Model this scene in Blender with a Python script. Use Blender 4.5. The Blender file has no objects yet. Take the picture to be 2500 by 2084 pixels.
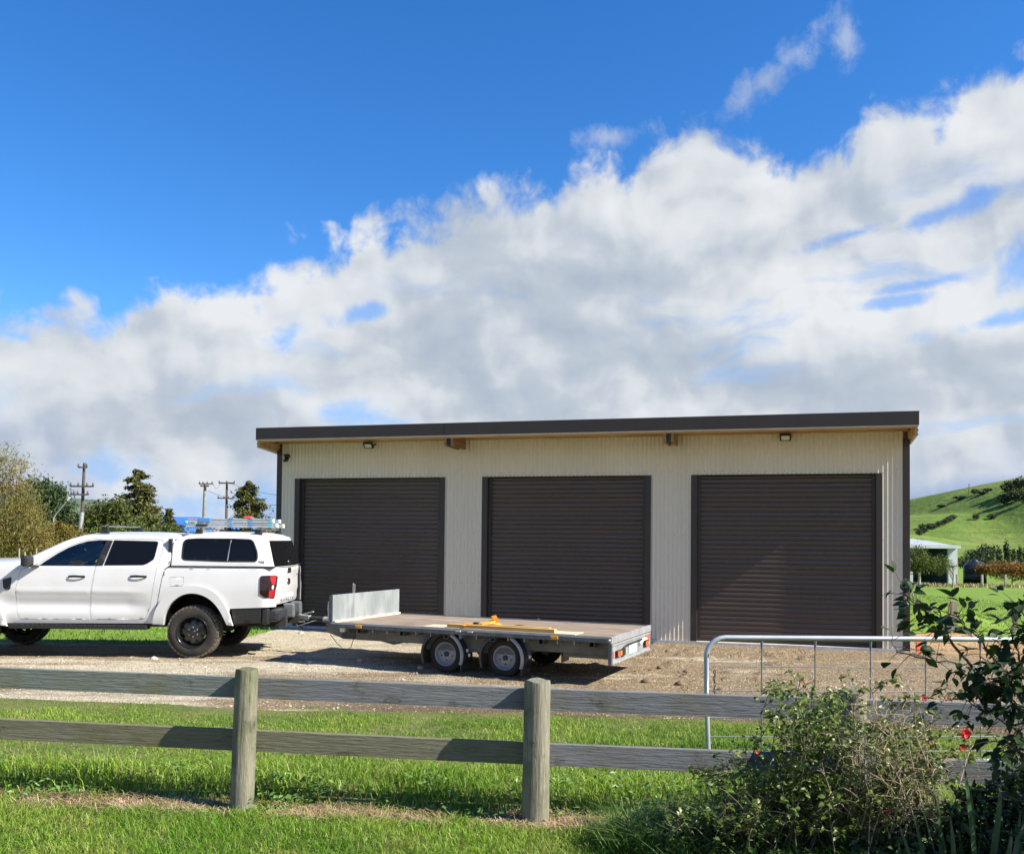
import bpy, math, random
import numpy as np
from mathutils import Vector, Matrix, geometry

# ------------------------------------------------------------------ camera
S = bpy.context.scene
COL = S.collection
EYE = 1.85
FPX, CX, HOR = 2234.0, 1250.0, 1315.0          # focal length and horizon, in photograph pixels (2500 wide)
PITCH, ROLL = math.radians(1.5), 0.010
CY = HOR - FPX * math.tan(PITCH)
fw = np.array([0, math.cos(PITCH), math.sin(PITCH)])
up0 = np.array([0, -math.sin(PITCH), math.cos(PITCH)])
rt = math.cos(ROLL) * np.array([1.0, 0, 0]) + math.sin(ROLL) * up0
up = -math.sin(ROLL) * np.array([1.0, 0, 0]) + math.cos(ROLL) * up0
cam = bpy.data.cameras.new('camera')
cam.sensor_width = 36.0
cam.lens = FPX / 2500.0 * 36.0
cam.shift_y = (CY - 1042.0) / 2500.0
cam.clip_start, cam.clip_end = 0.1, 3000.0
co = bpy.data.objects.new('camera', cam)
COL.objects.link(co)
m = Matrix.Identity(4)
for i in range(3):
    m[i][0], m[i][1], m[i][2] = rt[i], up[i], -fw[i]
m[2][3] = EYE
co.matrix_world = m
S.camera = co

def ray(x, y):
    return fw + rt * (x - CX) / FPX - up * (y - CY) / FPX
def at_y(x, y, Y):
    d = ray(x, y); return Vector((0, 0, EYE)) + Vector(d * (Y / d[1]))
def at_z(x, y, z):
    d = ray(x, y); return Vector((0, 0, EYE)) + Vector(d * ((z - EYE) / d[2]))

# ------------------------------------------------------------------ light
SUN_EL = math.radians(39.5)
sun_h = Vector((0.940, -0.341, 0)).normalized()
sun_dir = Vector((sun_h.x * math.cos(SUN_EL), sun_h.y * math.cos(SUN_EL), math.sin(SUN_EL)))
sl = bpy.data.lights.new('sun', 'SUN')
sl.energy = 5.0
sl.angle = math.radians(0.53)
sl.color = (1.0, 0.92, 0.80)
so = bpy.data.objects.new('sun', sl)
COL.objects.link(so)
so.rotation_euler = sun_dir.to_track_quat('Z', 'Y').to_euler()

S.view_settings.view_transform = 'Standard'
S.view_settings.look = 'None'
S.view_settings.exposure = 1.12
S.view_settings.gamma = 1.0
S.view_settings.use_curve_mapping = False
S.cycles.use_denoising = True
S.cycles.denoising_prefilter = 'ACCURATE'
S.cycles.max_bounces = 8
S.cycles.transparent_max_bounces = 16

# ------------------------------------------------------------------ sky
W = bpy.data.worlds.new('World')
S.world = W
W.use_nodes = True
nt = W.node_tree
nt.nodes.clear()

class NB:
    """node-building helper for one tree"""
    def __init__(s, t): s.t = t; s.flat = False
    def n(s, typ, **k):
        a = s.t.nodes.new(typ)
        for kk, v in k.items(): setattr(a, kk, v)
        return a
    def put(s, sock, v):
        if v is None: return
        if hasattr(v, 'node'): s.t.links.new(v, sock)
        else: sock.default_value = v
    def m(s, op, a, b=None, c=None, clamp=False):
        q = s.n('ShaderNodeMath', operation=op, use_clamp=clamp)
        for i, v in enumerate((a, b, c)): s.put(q.inputs[i], v)
        return q.outputs[0]
    def vm(s, op, a, b=None, scale=None):
        q = s.n('ShaderNodeVectorMath', operation=op)
        s.put(q.inputs[0], a); s.put(q.inputs[1], b)
        if scale is not None: s.put(q.inputs['Scale'], scale)
        return q.outputs[0]
    def noise(s, vec, scale, detail=4, rough=0.5, lac=2.0, dist=0.0, out=0):
        q = s.n('ShaderNodeTexNoise')
        if s.flat: q.noise_dimensions = '2D'
        s.put(q.inputs['Vector'], vec)
        q.inputs['Scale'].default_value = scale
        q.inputs['Detail'].default_value = detail
        q.inputs['Roughness'].default_value = rough
        q.inputs['Lacunarity'].default_value = lac
        q.inputs['Distortion'].default_value = dist
        return q.outputs[out]
    def sstep(s, v, a, b, lo=0.0, hi=1.0):
        q = s.n('ShaderNodeMapRange', interpolation_type='SMOOTHSTEP')
        s.put(q.inputs[0], v)
        for i, x in enumerate((a, b, lo, hi)): s.put(q.inputs[i + 1], x)
        return q.outputs[0]
    def mix(s, f, a, b, blend='MIX'):
        q = s.n('ShaderNodeMix', data_type='RGBA', blend_type=blend)
        s.put(q.inputs[0], f)
        for i, x in ((6, a), (7, b)): s.put(q.inputs[i], (*x, 1) if isinstance(x, tuple) and len(x) == 3 else x)
        return q.outputs[2]
    def ramp(s, f, stops):
        q = s.n('ShaderNodeValToRGB')
        s.put(q.inputs[0], f)
        e = q.color_ramp.elements
        while len(e) < len(stops): e.new(0.5)
        for i, (p, c) in enumerate(stops):
            e[i].position = p; e[i].color = (*c, 1) if len(c) == 3 else c
        return q.outputs[0]

def build_sky():
    b = NB(nt); b.flat = True
    sky = b.n('ShaderNodeTexSky', sky_type='NISHITA')
    sky.sun_disc = False
    sky.sun_elevation = SUN_EL
    sky.sun_rotation = math.atan2(sun_h.x, sun_h.y)
    sky.altitude = 100
    sky.air_density = 1.0
    sky.dust_density = 0.2
    sky.ozone_density = 3.0
    tc = b.n('ShaderNodeTexCoord')
    sep = b.n('ShaderNodeSeparateXYZ')
    nt.links.new(tc.outputs['Generated'], sep.inputs[0])
    x, y, z = sep.outputs
    AZ = b.m('MULTIPLY', b.m('ARCTAN2', x, y), 57.29578)          # degrees right of the viewing direction
    EL = b.m('MULTIPLY', b.m('ARCSINE', z), 57.29578)
    comb = b.n('ShaderNodeCombineXYZ')
    b.put(comb.inputs[0], b.m('MULTIPLY', AZ, 0.1)); b.put(comb.inputs[1], b.m('MULTIPLY', EL, 0.1))
    P = comb.outputs[0]
    def angles(px, py):
        d = ray(px, py); d = d / np.linalg.norm(d)
        return math.degrees(math.atan2(d[0], d[1])), math.degrees(math.asin(d[2]))
    # upper edge of the cloud bank
    pts = [(-100, 725), (0, 725), (90, 750), (150, 735), (285, 770), (340, 715), (430, 700), (560, 675), (660, 655), (735, 620), (850, 590),
           (865, 535), (1000, 500), (1130, 490), (1250, 480), (1350, 415), (1440, 405), (1540, 400), (1560, 345), (1640, 315),
           (1725, 290), (1790, 345), (1870, 390), (1990, 392), (2060, 350), (2110, 270), (2180, 225), (2290, 215), (2370, 150), (2430, 115), (2500, 120), (2650, 110)]
    fc = b.n('ShaderNodeFloatCurve')
    warpaz = lambda a: 0.5 + math.atan(a / 20.0) / math.pi
    b.put(fc.inputs[1], b.m('ADD', b.m('DIVIDE', b.m('ARCTANGENT', b.m('DIVIDE', AZ, 20.0)), math.pi), 0.5))
    cv = fc.mapping.curves[0]
    ap = [angles(*p) for p in pts]
    allp = [(0.0, 20 / 60), (warpaz(-90), 17 / 60), (warpaz(-50), 12 / 60)] + [(warpaz(a), e / 60) for a, e in ap] + [(warpaz(60), 28 / 60), (warpaz(100), 24 / 60), (1.0, 20 / 60)]
    while len(cv.points) < len(allp): cv.points.new(0.5, 0.5)
    for p, (u, v) in zip(cv.points, sorted(allp)):
        p.location = (u, v); p.handle_type = 'VECTOR'
    fc.mapping.update()
    EDGE = b.m('MULTIPLY', fc.outputs[0], 60.0)
    # billowing outline: coarse and fine displacement
    wv = b.n('ShaderNodeTexNoise')
    b.put(wv.inputs['Vector'], P); wv.inputs['Scale'].default_value = 1.6; wv.inputs['Detail'].default_value = 3
    P2 = b.vm('ADD', P, b.vm('SCALE', b.vm('SUBTRACT', wv.outputs['Color'], (0.5, 0.5, 0.5)), scale=0.30))
    f1 = b.noise(P2, 2.3, 12, 0.56, 2.1)
    f2 = b.noise(b.vm('ADD', P2, (3.7, 1.9, 0.4)), 7.0, 10, 0.60, 2.2)
    H = b.m('SUBTRACT', EDGE, EL)
    def domes(vec, scale, det):
        q = b.n('ShaderNodeTexVoronoi', voronoi_dimensions='2D', feature='SMOOTH_F1', normalize=True)
        b.put(q.inputs['Vector'], vec); q.inputs['Scale'].default_value = scale; q.inputs['Detail'].default_value = det
        q.inputs['Roughness'].default_value = 0.55; q.inputs['Lacunarity'].default_value = 2.2; q.inputs['Smoothness'].default_value = 0.35
        return b.m('SUBTRACT', 1.0, q.outputs['Distance'])
    v1 = domes(P2, 2.4, 3.0)
    H2 = b.m('ADD', H, b.m('MULTIPLY', b.m('SUBTRACT', v1, 0.68), 5.0))
    H2 = b.m('ADD', H2, b.m('MULTIPLY', b.m('SUBTRACT', f1, 0.5), 5.5))
    H2 = b.m('ADD', H2, b.m('MULTIPLY', b.m('SUBTRACT', f2, 0.5), 1.8))
    cov = b.sstep(H2, -0.5, 1.8)
    # openings in the bank and thin wisps above it: soft patches in direction space
    def patch(px, py, rx, ry, rot, soft=0.9):
        a, e = angles(px, py)
        k = 180 / math.pi / FPX * math.cos(math.radians(a))
        rx, ry = rx * k, ry * k
        c, s_ = math.cos(rot), math.sin(rot)
        dx = b.m('SUBTRACT', AZ, a); dy = b.m('SUBTRACT', EL, e)
        u = b.m('DIVIDE', b.m('ADD', b.m('MULTIPLY', dx, c), b.m('MULTIPLY', dy, s_)), rx)
        v = b.m('DIVIDE', b.m('SUBTRACT', b.m('MULTIPLY', dy, c), b.m('MULTIPLY', dx, s_)), ry)
        r = b.m('SQRT', b.m('ADD', b.m('MULTIPLY', u, u), b.m('MULTIPLY', v, v)))
        return b.m('SUBTRACT', 1.0, r)
    def union(lst):
        o = lst[0]
        for q in lst[1:]: o = b.m('MAXIMUM', o, q)
        return o
    R_ = math.radians
    gaps = union([patch(2330, 510, 250, 26, R_(14)), patch(2485, 640, 70, 62, R_(40)), patch(2080, 572, 130, 20, R_(12)), patch(2430, 785, 140, 24, R_(8)),
                  patch(2190, 737, 100, 17, R_(4)), patch(2270, 690, 120, 15, R_(5)), patch(690, 832, 70, 26, R_(24)), patch(890, 765, 90, 26, R_(15)),
                  patch(880, 1015, 115, 36, R_(-8)), patch(275, 1150, 120, 55, R_(-10)), patch(30, 818, 90, 16, R_(-4)), patch(640, 1215, 110, 45, R_(-15)),
                  patch(450, 1230, 120, 45, R_(10))])
    gn = b.m('ADD', gaps, b.m('MULTIPLY', b.m('SUBTRACT', b.noise(P2, 3.2, 8, 0.58), 0.5), 3.0))
    gapm = b.sstep(gn, -0.15, 1.05)
    wisps = union([patch(2066, 90, 42, 80, R_(14)), patch(1860, 205, 190, 46, R_(30)), patch(1495, 335, 120, 32, R_(4))])
    wn = b.m('ADD', wisps, b.m('MULTIPLY', b.m('SUBTRACT', f2, 0.5), 1.6))
    wn = b.m('ADD', wn, b.m('MULTIPLY', b.m('SUBTRACT', f1, 0.5), 1.2))
    wispm = b.m('MULTIPLY', b.sstep(wn, 0.0, 1.2), 0.50)
    # thin streaks inside the bank let some blue through
    st = b.n('ShaderNodeMapping')
    b.put(st.inputs[0], P2)
    st.inputs['Rotation'].default_value = (0, 0, R_(-14)); st.inputs['Scale'].default_value = (0.55, 1.9, 1)
    streak = b.noise(st.outputs[0], 1.9, 6, 0.55)
    thin = b.m('MULTIPLY', b.sstep(streak, 0.56, 0.74), 0.38)
    alpha = b.m('MULTIPLY', cov, b.m('SUBTRACT', 1.0, b.m('MULTIPLY', gapm, 0.68)))
    alpha = b.m('MULTIPLY', alpha, b.m('SUBTRACT', 1.0, b.m('MULTIPLY', thin, b.sstep(H, 2, 8))))
    alpha = b.m('MAXIMUM', alpha, wispm)
    # shading of the bank: the sun stands high, behind and to the right
    L = (0.055, 0.13, 0)
    def relief(vec):
        return b.m('ADD', b.m('MULTIPLY', b.noise(vec, 1.15, 5, 0.46, 2.1), 0.75), b.m('MULTIPLY', domes(vec, 2.4, 1.5), 0.20))
    d0 = relief(P2); d1 = relief(b.vm('ADD', P2, L))
    e0 = b.noise(st.outputs[0], 0.85, 5, 0.48)
    rel = b.m('MULTIPLY', b.m('SUBTRACT', d0, d1), 2.9)
    sh = b.m('ADD', 0.55, rel)
    sh = b.m('ADD', sh, b.m('MULTIPLY', b.m('SUBTRACT', e0, 0.5), 1.65))
    rim = b.m('POWER', 2.718, b.m('MULTIPLY', b.m('MAXIMUM', H, 0.0), -0.30))
    sh = b.m('ADD', sh, b.m('MULTIPLY', rim, 0.20))
    cloud = b.ramp(sh, [(0.0, (0.40, 0.465, 0.56)), (0.36, (0.49, 0.545, 0.62)), (0.62, (0.62, 0.66, 0.705)), (1.0, (0.745, 0.77, 0.80))])
    # low over the horizon the bank turns blue-grey
    low = b.m('MULTIPLY', b.sstep(EL, 9.0, 0.5), 0.55)
    low = b.m('MULTIPLY', low, b.sstep(b.noise(P2, 1.1, 4, 0.5), 0.38, 0.60))
    storm = b.m('ADD', patch(2430, 1215, 420, 85, R_(4)), b.m('MULTIPLY', b.m('SUBTRACT', f1, 0.5), 1.0))
    low = b.m('MAXIMUM', low, b.m('MULTIPLY', b.sstep(storm, 0.0, 0.8), 0.9))
    cloud = b.mix(low, cloud, (0.25, 0.36, 0.62))
    # the blue itself
    skyc = b.n('ShaderNodeHueSaturation')
    skyc.inputs['Saturation'].default_value = 1.30
    b.put(skyc.inputs['Color'], sky.outputs[0])
    tint = b.mix(1.0, skyc.outputs[0], (0.80, 0.97, 1.18), 'MULTIPLY')
    tint = b.mix(b.m('MULTIPLY', b.sstep(EL, 13.0, 4.0), 0.9), tint, (1.7, 3.0, 5.4))
    bg1 = b.n('ShaderNodeBackground'); b.put(bg1.inputs[0], tint); bg1.inputs[1].default_value = 0.080
    bg2 = b.n('ShaderNodeBackground'); b.put(bg2.inputs[0], cloud); bg2.inputs[1].default_value = 0.51
    mx = b.n('ShaderNodeMixShader')
    above = b.m('MULTIPLY', alpha, b.sstep(EL, -3.0, -1.0))
    b.put(mx.inputs[0], above); b.put(mx.inputs[1], bg1.outputs[0]); b.put(mx.inputs[2], bg2.outputs[0])
    o = b.n('ShaderNodeOutputWorld')
    b.put(o.inputs[0], mx.outputs[0])
build_sky()

# ------------------------------------------------------------------ helpers
RNG = random.Random(11)
NP = np.random.default_rng(5)

def link(o, parent=None):
    COL.objects.link(o)
    if parent is not None: o.parent = parent
    return o
def tag(o, label=None, cat=None, group=None, kind=None):
    if label: o['label'] = label
    if cat: o['category'] = cat
    if group: o['group'] = group
    if kind: o['kind'] = kind
    return o
def empty(name, loc=(0, 0, 0), rz=0.0):
    o = bpy.data.objects.new(name, None)
    o.location = loc; o.rotation_euler = (0, 0, rz); o.empty_display_size = 0.2
    return link(o)
def dup(o, parent=None):
    c = o.copy(); link(c)
    if parent is not None: c.parent = parent
    for ch in list(o.children): dup(ch, c)
    return c

class MB:
    """collects simple solids into one mesh"""
    def __init__(s): s.v = []; s.f = []; s.sm = []
    def add(s, vs, fs, smooth=False):
        k = len(s.v); s.v += [tuple(v) for v in vs]
        s.f += [tuple(i + k for i in f) for f in fs]; s.sm += [smooth] * len(fs)
        return s
    def box(s, x0, x1, y0, y1, z0, z1, M=None):
        vs = [Vector((x, y, z)) for z in (z0, z1) for y in (y0, y1) for x in (x0, x1)]
        if M is not None: vs = [M @ v for v in vs]
        return s.add(vs, [(0, 2, 3, 1), (4, 5, 7, 6), (0, 1, 5, 4), (2, 6, 7, 3), (0, 4, 6, 2), (1, 3, 7, 5)])
    def bar(s, a, b, w, h, up=(0, 0, 1)):
        a, b = Vector(a), Vector(b); d = (b - a); l = d.length; d.normalize()
        x = d.cross(Vector(up))
        if x.length < 1e-4: x = d.cross(Vector((1, 0, 0)))
        x.normalize(); z = x.cross(d)
        vs = []
        for p in (a, b):
            for sx, sz in ((-1, -1), (1, -1), (1, 1), (-1, 1)): vs.append(p + x * (sx * w / 2) + z * (sz * h / 2))
        return s.add(vs, [(3, 2, 1, 0), (4, 5, 6, 7), (0, 1, 5, 4), (1, 2, 6, 5), (2, 3, 7, 6), (3, 0, 4, 7)])
    def tube(s, pts, r, n=8, cap=True):
        pts = [Vector(p) for p in pts]
        rs = r if isinstance(r, (list, tuple)) else [r] * len(pts)
        ring0 = None; vs = []; fs = []
        prevx = None
        for i, p in enumerate(pts):
            d = (pts[min(i + 1, len(pts) - 1)] - pts[max(i - 1, 0)]).normalized()
            if prevx is None:
                x = d.cross(Vector((0, 0, 1)))
                if x.length < 1e-3: x = d.cross(Vector((1, 0, 0)))
            else: x = prevx - d * prevx.dot(d)
            x.normalize(); prevx = x; y = d.cross(x)
            for k in range(n):
                a = 2 * math.pi * k / n
                vs.append(p + (x * math.cos(a) + y * math.sin(a)) * rs[i])
        for i in range(len(pts) - 1):
            for k in range(n):
                k2 = (k + 1) % n
                fs.append((i * n + k, i * n + k2, (i + 1) * n + k2, (i + 1) * n + k))
        s.add(vs, fs, True)
        if cap:
            s.add(vs[:n], [tuple(range(n - 1, -1, -1))]); s.add(vs[-n:], [tuple(range(n))])
        return s
    def lathe(s, prof, n=32, M=None, a0=0.0, a1=2 * math.pi, smooth=True):
        """profile of (r, y) revolved about the local Y axis"""
        full = abs(a1 - a0 - 2 * math.pi) < 1e-6
        cols = n if full else n + 1
        vs = []
        for k in range(cols):
            a = a0 + (a1 - a0) * k / n
            for r, y in prof:
                v = Vector((r * math.cos(a), y, r * math.sin(a)))
                vs.append(M @ v if M is not None else v)
        p = len(prof); fs = []
        for k in range(n):
            k2 = (k + 1) % cols
            for i in range(p - 1): fs.append((k * p + i, k2 * p + i, k2 * p + i + 1, k * p + i + 1))
        return s.add(vs, fs, smooth)
    def prism(s, poly, a, b, mapf):
        """polygon extruded between two values of the third coordinate; mapf(u, v, w) -> point"""
        n = len(poly)
        vs = [mapf(u, v, a) for u, v in poly] + [mapf(u, v, b) for u, v in poly]
        return s.add(vs, [tuple(range(n - 1, -1, -1)), tuple(range(n, 2 * n))] + [(i, (i + 1) % n, (i + 1) % n + n, i + n) for i in range(n)])
    def grid(s, P, closed=False, smooth=True, flip=False):
        nu, nv = len(P), len(P[0])
        vs = [p for row in P for p in row]
        fs = []
        for i in range(nu - 1):
            for j in range(nv - 1):
                f = (i * nv + j, i * nv + j + 1, (i + 1) * nv + j + 1, (i + 1) * nv + j)
                fs.append(f[::-1] if flip else f)
        return s.add(vs, fs, smooth)
    def build(s, name, mat, parent=None, bevel=0.0, loc=None, recalc=True):
        me = bpy.data.meshes.new(name)
        me.from_pydata(s.v, [], s.f)
        me.polygons.foreach_set('use_smooth', s.sm)
        if recalc:
            import bmesh
            bm = bmesh.new(); bm.from_mesh(me); bmesh.ops.recalc_face_normals(bm, faces=bm.faces); bm.to_mesh(me); bm.free()
        me.materials.append(mat)
        o = link(bpy.data.objects.new(name, me), parent)
        if loc is not None: o.location = loc
        if bevel:
            md = o.modifiers.new('bevel', 'BEVEL'); md.width = bevel; md.segments = 2; md.limit_method = 'ANGLE'; md.angle_limit = math.radians(40)
            md.harden_normals = False
        return o

def np_mesh(name, V, F, mat, parent=None, smooth=False, normals=None):
    """mesh from arrays: V (n,3), F (m,3 or 4)"""
    me = bpy.data.meshes.new(name)
    V = np.asarray(V, np.float32); F = np.asarray(F, np.int32); k = F.shape[1]
    me.vertices.add(len(V)); me.vertices.foreach_set('co', V.ravel())
    me.loops.add(F.size); me.loops.foreach_set('vertex_index', F.ravel())
    me.polygons.add(len(F)); me.polygons.foreach_set('loop_start', np.arange(0, F.size, k, dtype=np.int32))
    me.polygons.foreach_set('use_smooth', np.full(len(F), smooth))
    me.update(calc_edges=True)
    me.materials.append(mat)
    return link(bpy.data.objects.new(name, me), parent)

def vnoise(x, y, seed=0, oct=4, rough=0.5):
    x = np.asarray(x, float); y = np.asarray(y, float); out = np.zeros(np.broadcast(x, y).shape); amp = 1.0; tot = 0
    for o in range(oct):
        xi = np.floor(x).astype(np.int64); yi = np.floor(y).astype(np.int64); xf = x - xi; yf = y - yi
        u = xf * xf * (3 - 2 * xf); v = yf * yf * (3 - 2 * yf)
        def h(a, b):
            n = (a * 374761393 + b * 668265263 + (seed + o) * 1442695041) & 0xffffffff
            n = ((n ^ (n >> 13)) * 1274126177) & 0xffffffff
            return ((n ^ (n >> 16)) & 0xffff) / 65535.0
        out += amp * ((h(xi, yi) * (1 - u) + h(xi + 1, yi) * u) * (1 - v) + (h(xi, yi + 1) * (1 - u) + h(xi + 1, yi + 1) * u) * v)
        tot += amp; amp *= rough; x = x * 2.03 + 17.1; y = y * 2.03 + 5.3
    return out / tot
def sst(a, b, x):
    t = np.clip((np.asarray(x, float) - a) / (b - a), 0, 1); return t * t * (3 - 2 * t)

# ------------------------------------------------------------------ materials
def newmat(name):
    mt = bpy.data.materials.new(name); mt.use_nodes = True
    t = mt.node_tree; t.nodes.clear(); b = NB(t)
    o = b.n('ShaderNodeOutputMaterial'); p = b.n('ShaderNodeBsdfPrincipled')
    t.links.new(p.outputs[0], o.inputs[0])
    return mt, b, p, o
def M(name, col, col2=None, scale=6.0, rough=0.6, metal=0.0, bump=0.0, bscale=None, stretch=(1, 1, 1), detail=5, lo=0.35, hi=0.65,
      rough2=None, coat=0.0, spec=0.5, col3=None, scale3=1.0, lo3=0.5, hi3=0.7, isl=0.0, trans=0.0):
    mt, b, p, o = newmat(name)
    tc = b.n('ShaderNodeTexCoord'); mp = b.n('ShaderNodeMapping'); b.put(mp.inputs[0], tc.outputs['Object'])
    mp.inputs['Scale'].default_value = stretch
    v = mp.outputs[0]
    c = None
    f = b.noise(v, scale, detail, 0.6)
    if col2 is not None:
        c = b.mix(b.sstep(f, lo, hi), col, col2)
    if col3 is not None:
        f3 = b.noise(v, scale3, 5, 0.6)
        c = b.mix(b.sstep(f3, lo3, hi3), c if c is not None else (*col, 1), col3)
    if isl:
        g = b.n('ShaderNodeNewGeometry')
        hs = b.n('ShaderNodeHueSaturation')
        b.put(hs.inputs['Color'], c if c is not None else (*col, 1))
        b.put(hs.inputs['Value'], b.m('ADD', 1 - isl, b.m('MULTIPLY', g.outputs['Random Per Island'], 2 * isl)))
        b.put(hs.inputs['Hue'], b.m('ADD', 0.5 - isl * 0.05, b.m('MULTIPLY', b.m('FRACT', b.m('MULTIPLY', g.outputs['Random Per Island'], 7.31)), isl * 0.10)))
        c = hs.outputs[0]
    b.put(p.inputs['Base Color'], c if c is not None else (*col, 1))
    if rough2 is not None: b.put(p.inputs['Roughness'], b.m('ADD', rough, b.m('MULTIPLY', f, rough2 - rough)))
    else: p.inputs['Roughness'].default_value = rough
    p.inputs['Metallic'].default_value = metal
    p.inputs['Coat Weight'].default_value = coat
    p.inputs['Coat Roughness'].default_value = 0.04
    p.inputs['Specular IOR Level'].default_value = spec
    if bump:
        bp = b.n('ShaderNodeBump'); bp.inputs['Strength'].default_value = bump; bp.inputs['Distance'].default_value = 0.01
        b.put(bp.inputs['Height'], b.noise(v, bscale or scale * 3, 6, 0.65)); b.put(p.inputs['Normal'], bp.outputs[0])
    if trans:
        tr = b.n('ShaderNodeBsdfTranslucent'); b.put(tr.inputs[0], c if c is not None else (*col, 1))
        mx = b.n('ShaderNodeMixShader'); mx.inputs[0].default_value = trans
        b.put(mx.inputs[1], p.outputs[0]); b.put(mx.inputs[2], tr.outputs[0]); b.put(o.inputs[0], mx.outputs[0])
    return mt

# ------------------------------------------------------------------ terrain
def fence_y(x): return 5.83 - 0.108 * x
def drive_y(x):
    x = np.asarray(x, float)
    return 9.62 - 0.115 * x - 0.012 * np.clip(x, 0, 9) ** 2 + 0.5 * (vnoise(x * 0.7 + 3, x * 0 + 1, 3, 3) - 0.5)
def ground_z(x, y):
    x = np.asarray(x, float); y = np.asarray(y, float)
    z = 0.105 * sst(0.0, 3.2, drive_y(x) - y)
    d = y - fence_y(x)
    z = z - 0.045 * np.exp(-(d / 0.22) ** 2) * (0.6 + 0.8 * vnoise(x * 1.3, y * 1.3, 9, 2)) + 0.03 * np.exp(-((d - 0.55) / 0.3) ** 2)
    z = z - 1.05 * sst(24, 70, y) - 1.0 * sst(70, 170, y)
    # mound of earth beside the shed
    z = z + 0.45 * np.exp(-(((x - 9.6) / 1.0) ** 2 + ((y - 20.6) / 1.5) ** 2)) * (0.7 + 0.6 * vnoise(x * 2, y * 2, 4, 3))
    z = z + 0.10 * np.exp(-(((x - 8.6) / 0.7) ** 2 + ((y - 17.4) / 1.2) ** 2))
    return z
def gz(x, y): return float(ground_z(x, y))

def world_coords(b):
    g = b.n('ShaderNodeNewGeometry'); return g.outputs['Position']

def soil_mat():
    """grassed ground: turf, straw and soil below the blades"""
    mt, b, p, o = newmat('turf_soil')
    P = world_coords(b)
    n1 = b.noise(P, 1.3, 6, 0.6); n2 = b.noise(P, 14, 6, 0.7); n3 = b.noise(P, 0.25, 4, 0.6)
    c = b.mix(b.sstep(n1, 0.35, 0.65), (0.070, 0.115, 0.018), (0.12, 0.15, 0.035))
    c = b.mix(b.sstep(n2, 0.42, 0.68), c, (0.17, 0.14, 0.07))
    sq = b.n('ShaderNodeSeparateXYZ'); b.put(sq.inputs[0], P)
    fd = b.m('ABSOLUTE', b.m('ADD', b.m('SUBTRACT', sq.outputs[1], 5.80), b.m('MULTIPLY', sq.outputs[0], 0.108)))
    c = b.mix(b.sstep(fd, 0.30, 0.12), c, b.mix(b.sstep(n2, 0.35, 0.65), (0.10, 0.065, 0.035), (0.24, 0.165, 0.09)))
    # far paddock: bright short pasture
    sp = b.n('ShaderNodeSeparateXYZ'); b.put(sp.inputs[0], P)
    far = b.sstep(sp.outputs[1], 13.0, 17.0)
    past = b.mix(b.sstep(n1, 0.3, 0.7), (0.105, 0.19, 0.022), (0.155, 0.245, 0.034))
    past = b.mix(b.m('MULTIPLY', b.sstep(n2, 0.5, 0.8), 0.5), past, (0.08, 0.14, 0.018))
    past = b.mix(b.m('MULTIPLY', b.sstep(n3, 0.5, 0.7), 0.4), past, (0.19, 0.26, 0.055))
    c = b.mix(far, c, past)
    b.put(p.inputs['Base Color'], c); p.inputs['Roughness'].default_value = 0.9; p.inputs['Specular IOR Level'].default_value = 0.2
    bp = b.n('ShaderNodeBump'); bp.inputs['Strength'].default_value = 0.8; bp.inputs['Distance'].default_value = 0.05
    b.put(bp.inputs['Height'], b.noise(P, 9, 6, 0.7)); b.put(p.inputs['Normal'], bp.outputs[0])
    return mt

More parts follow.
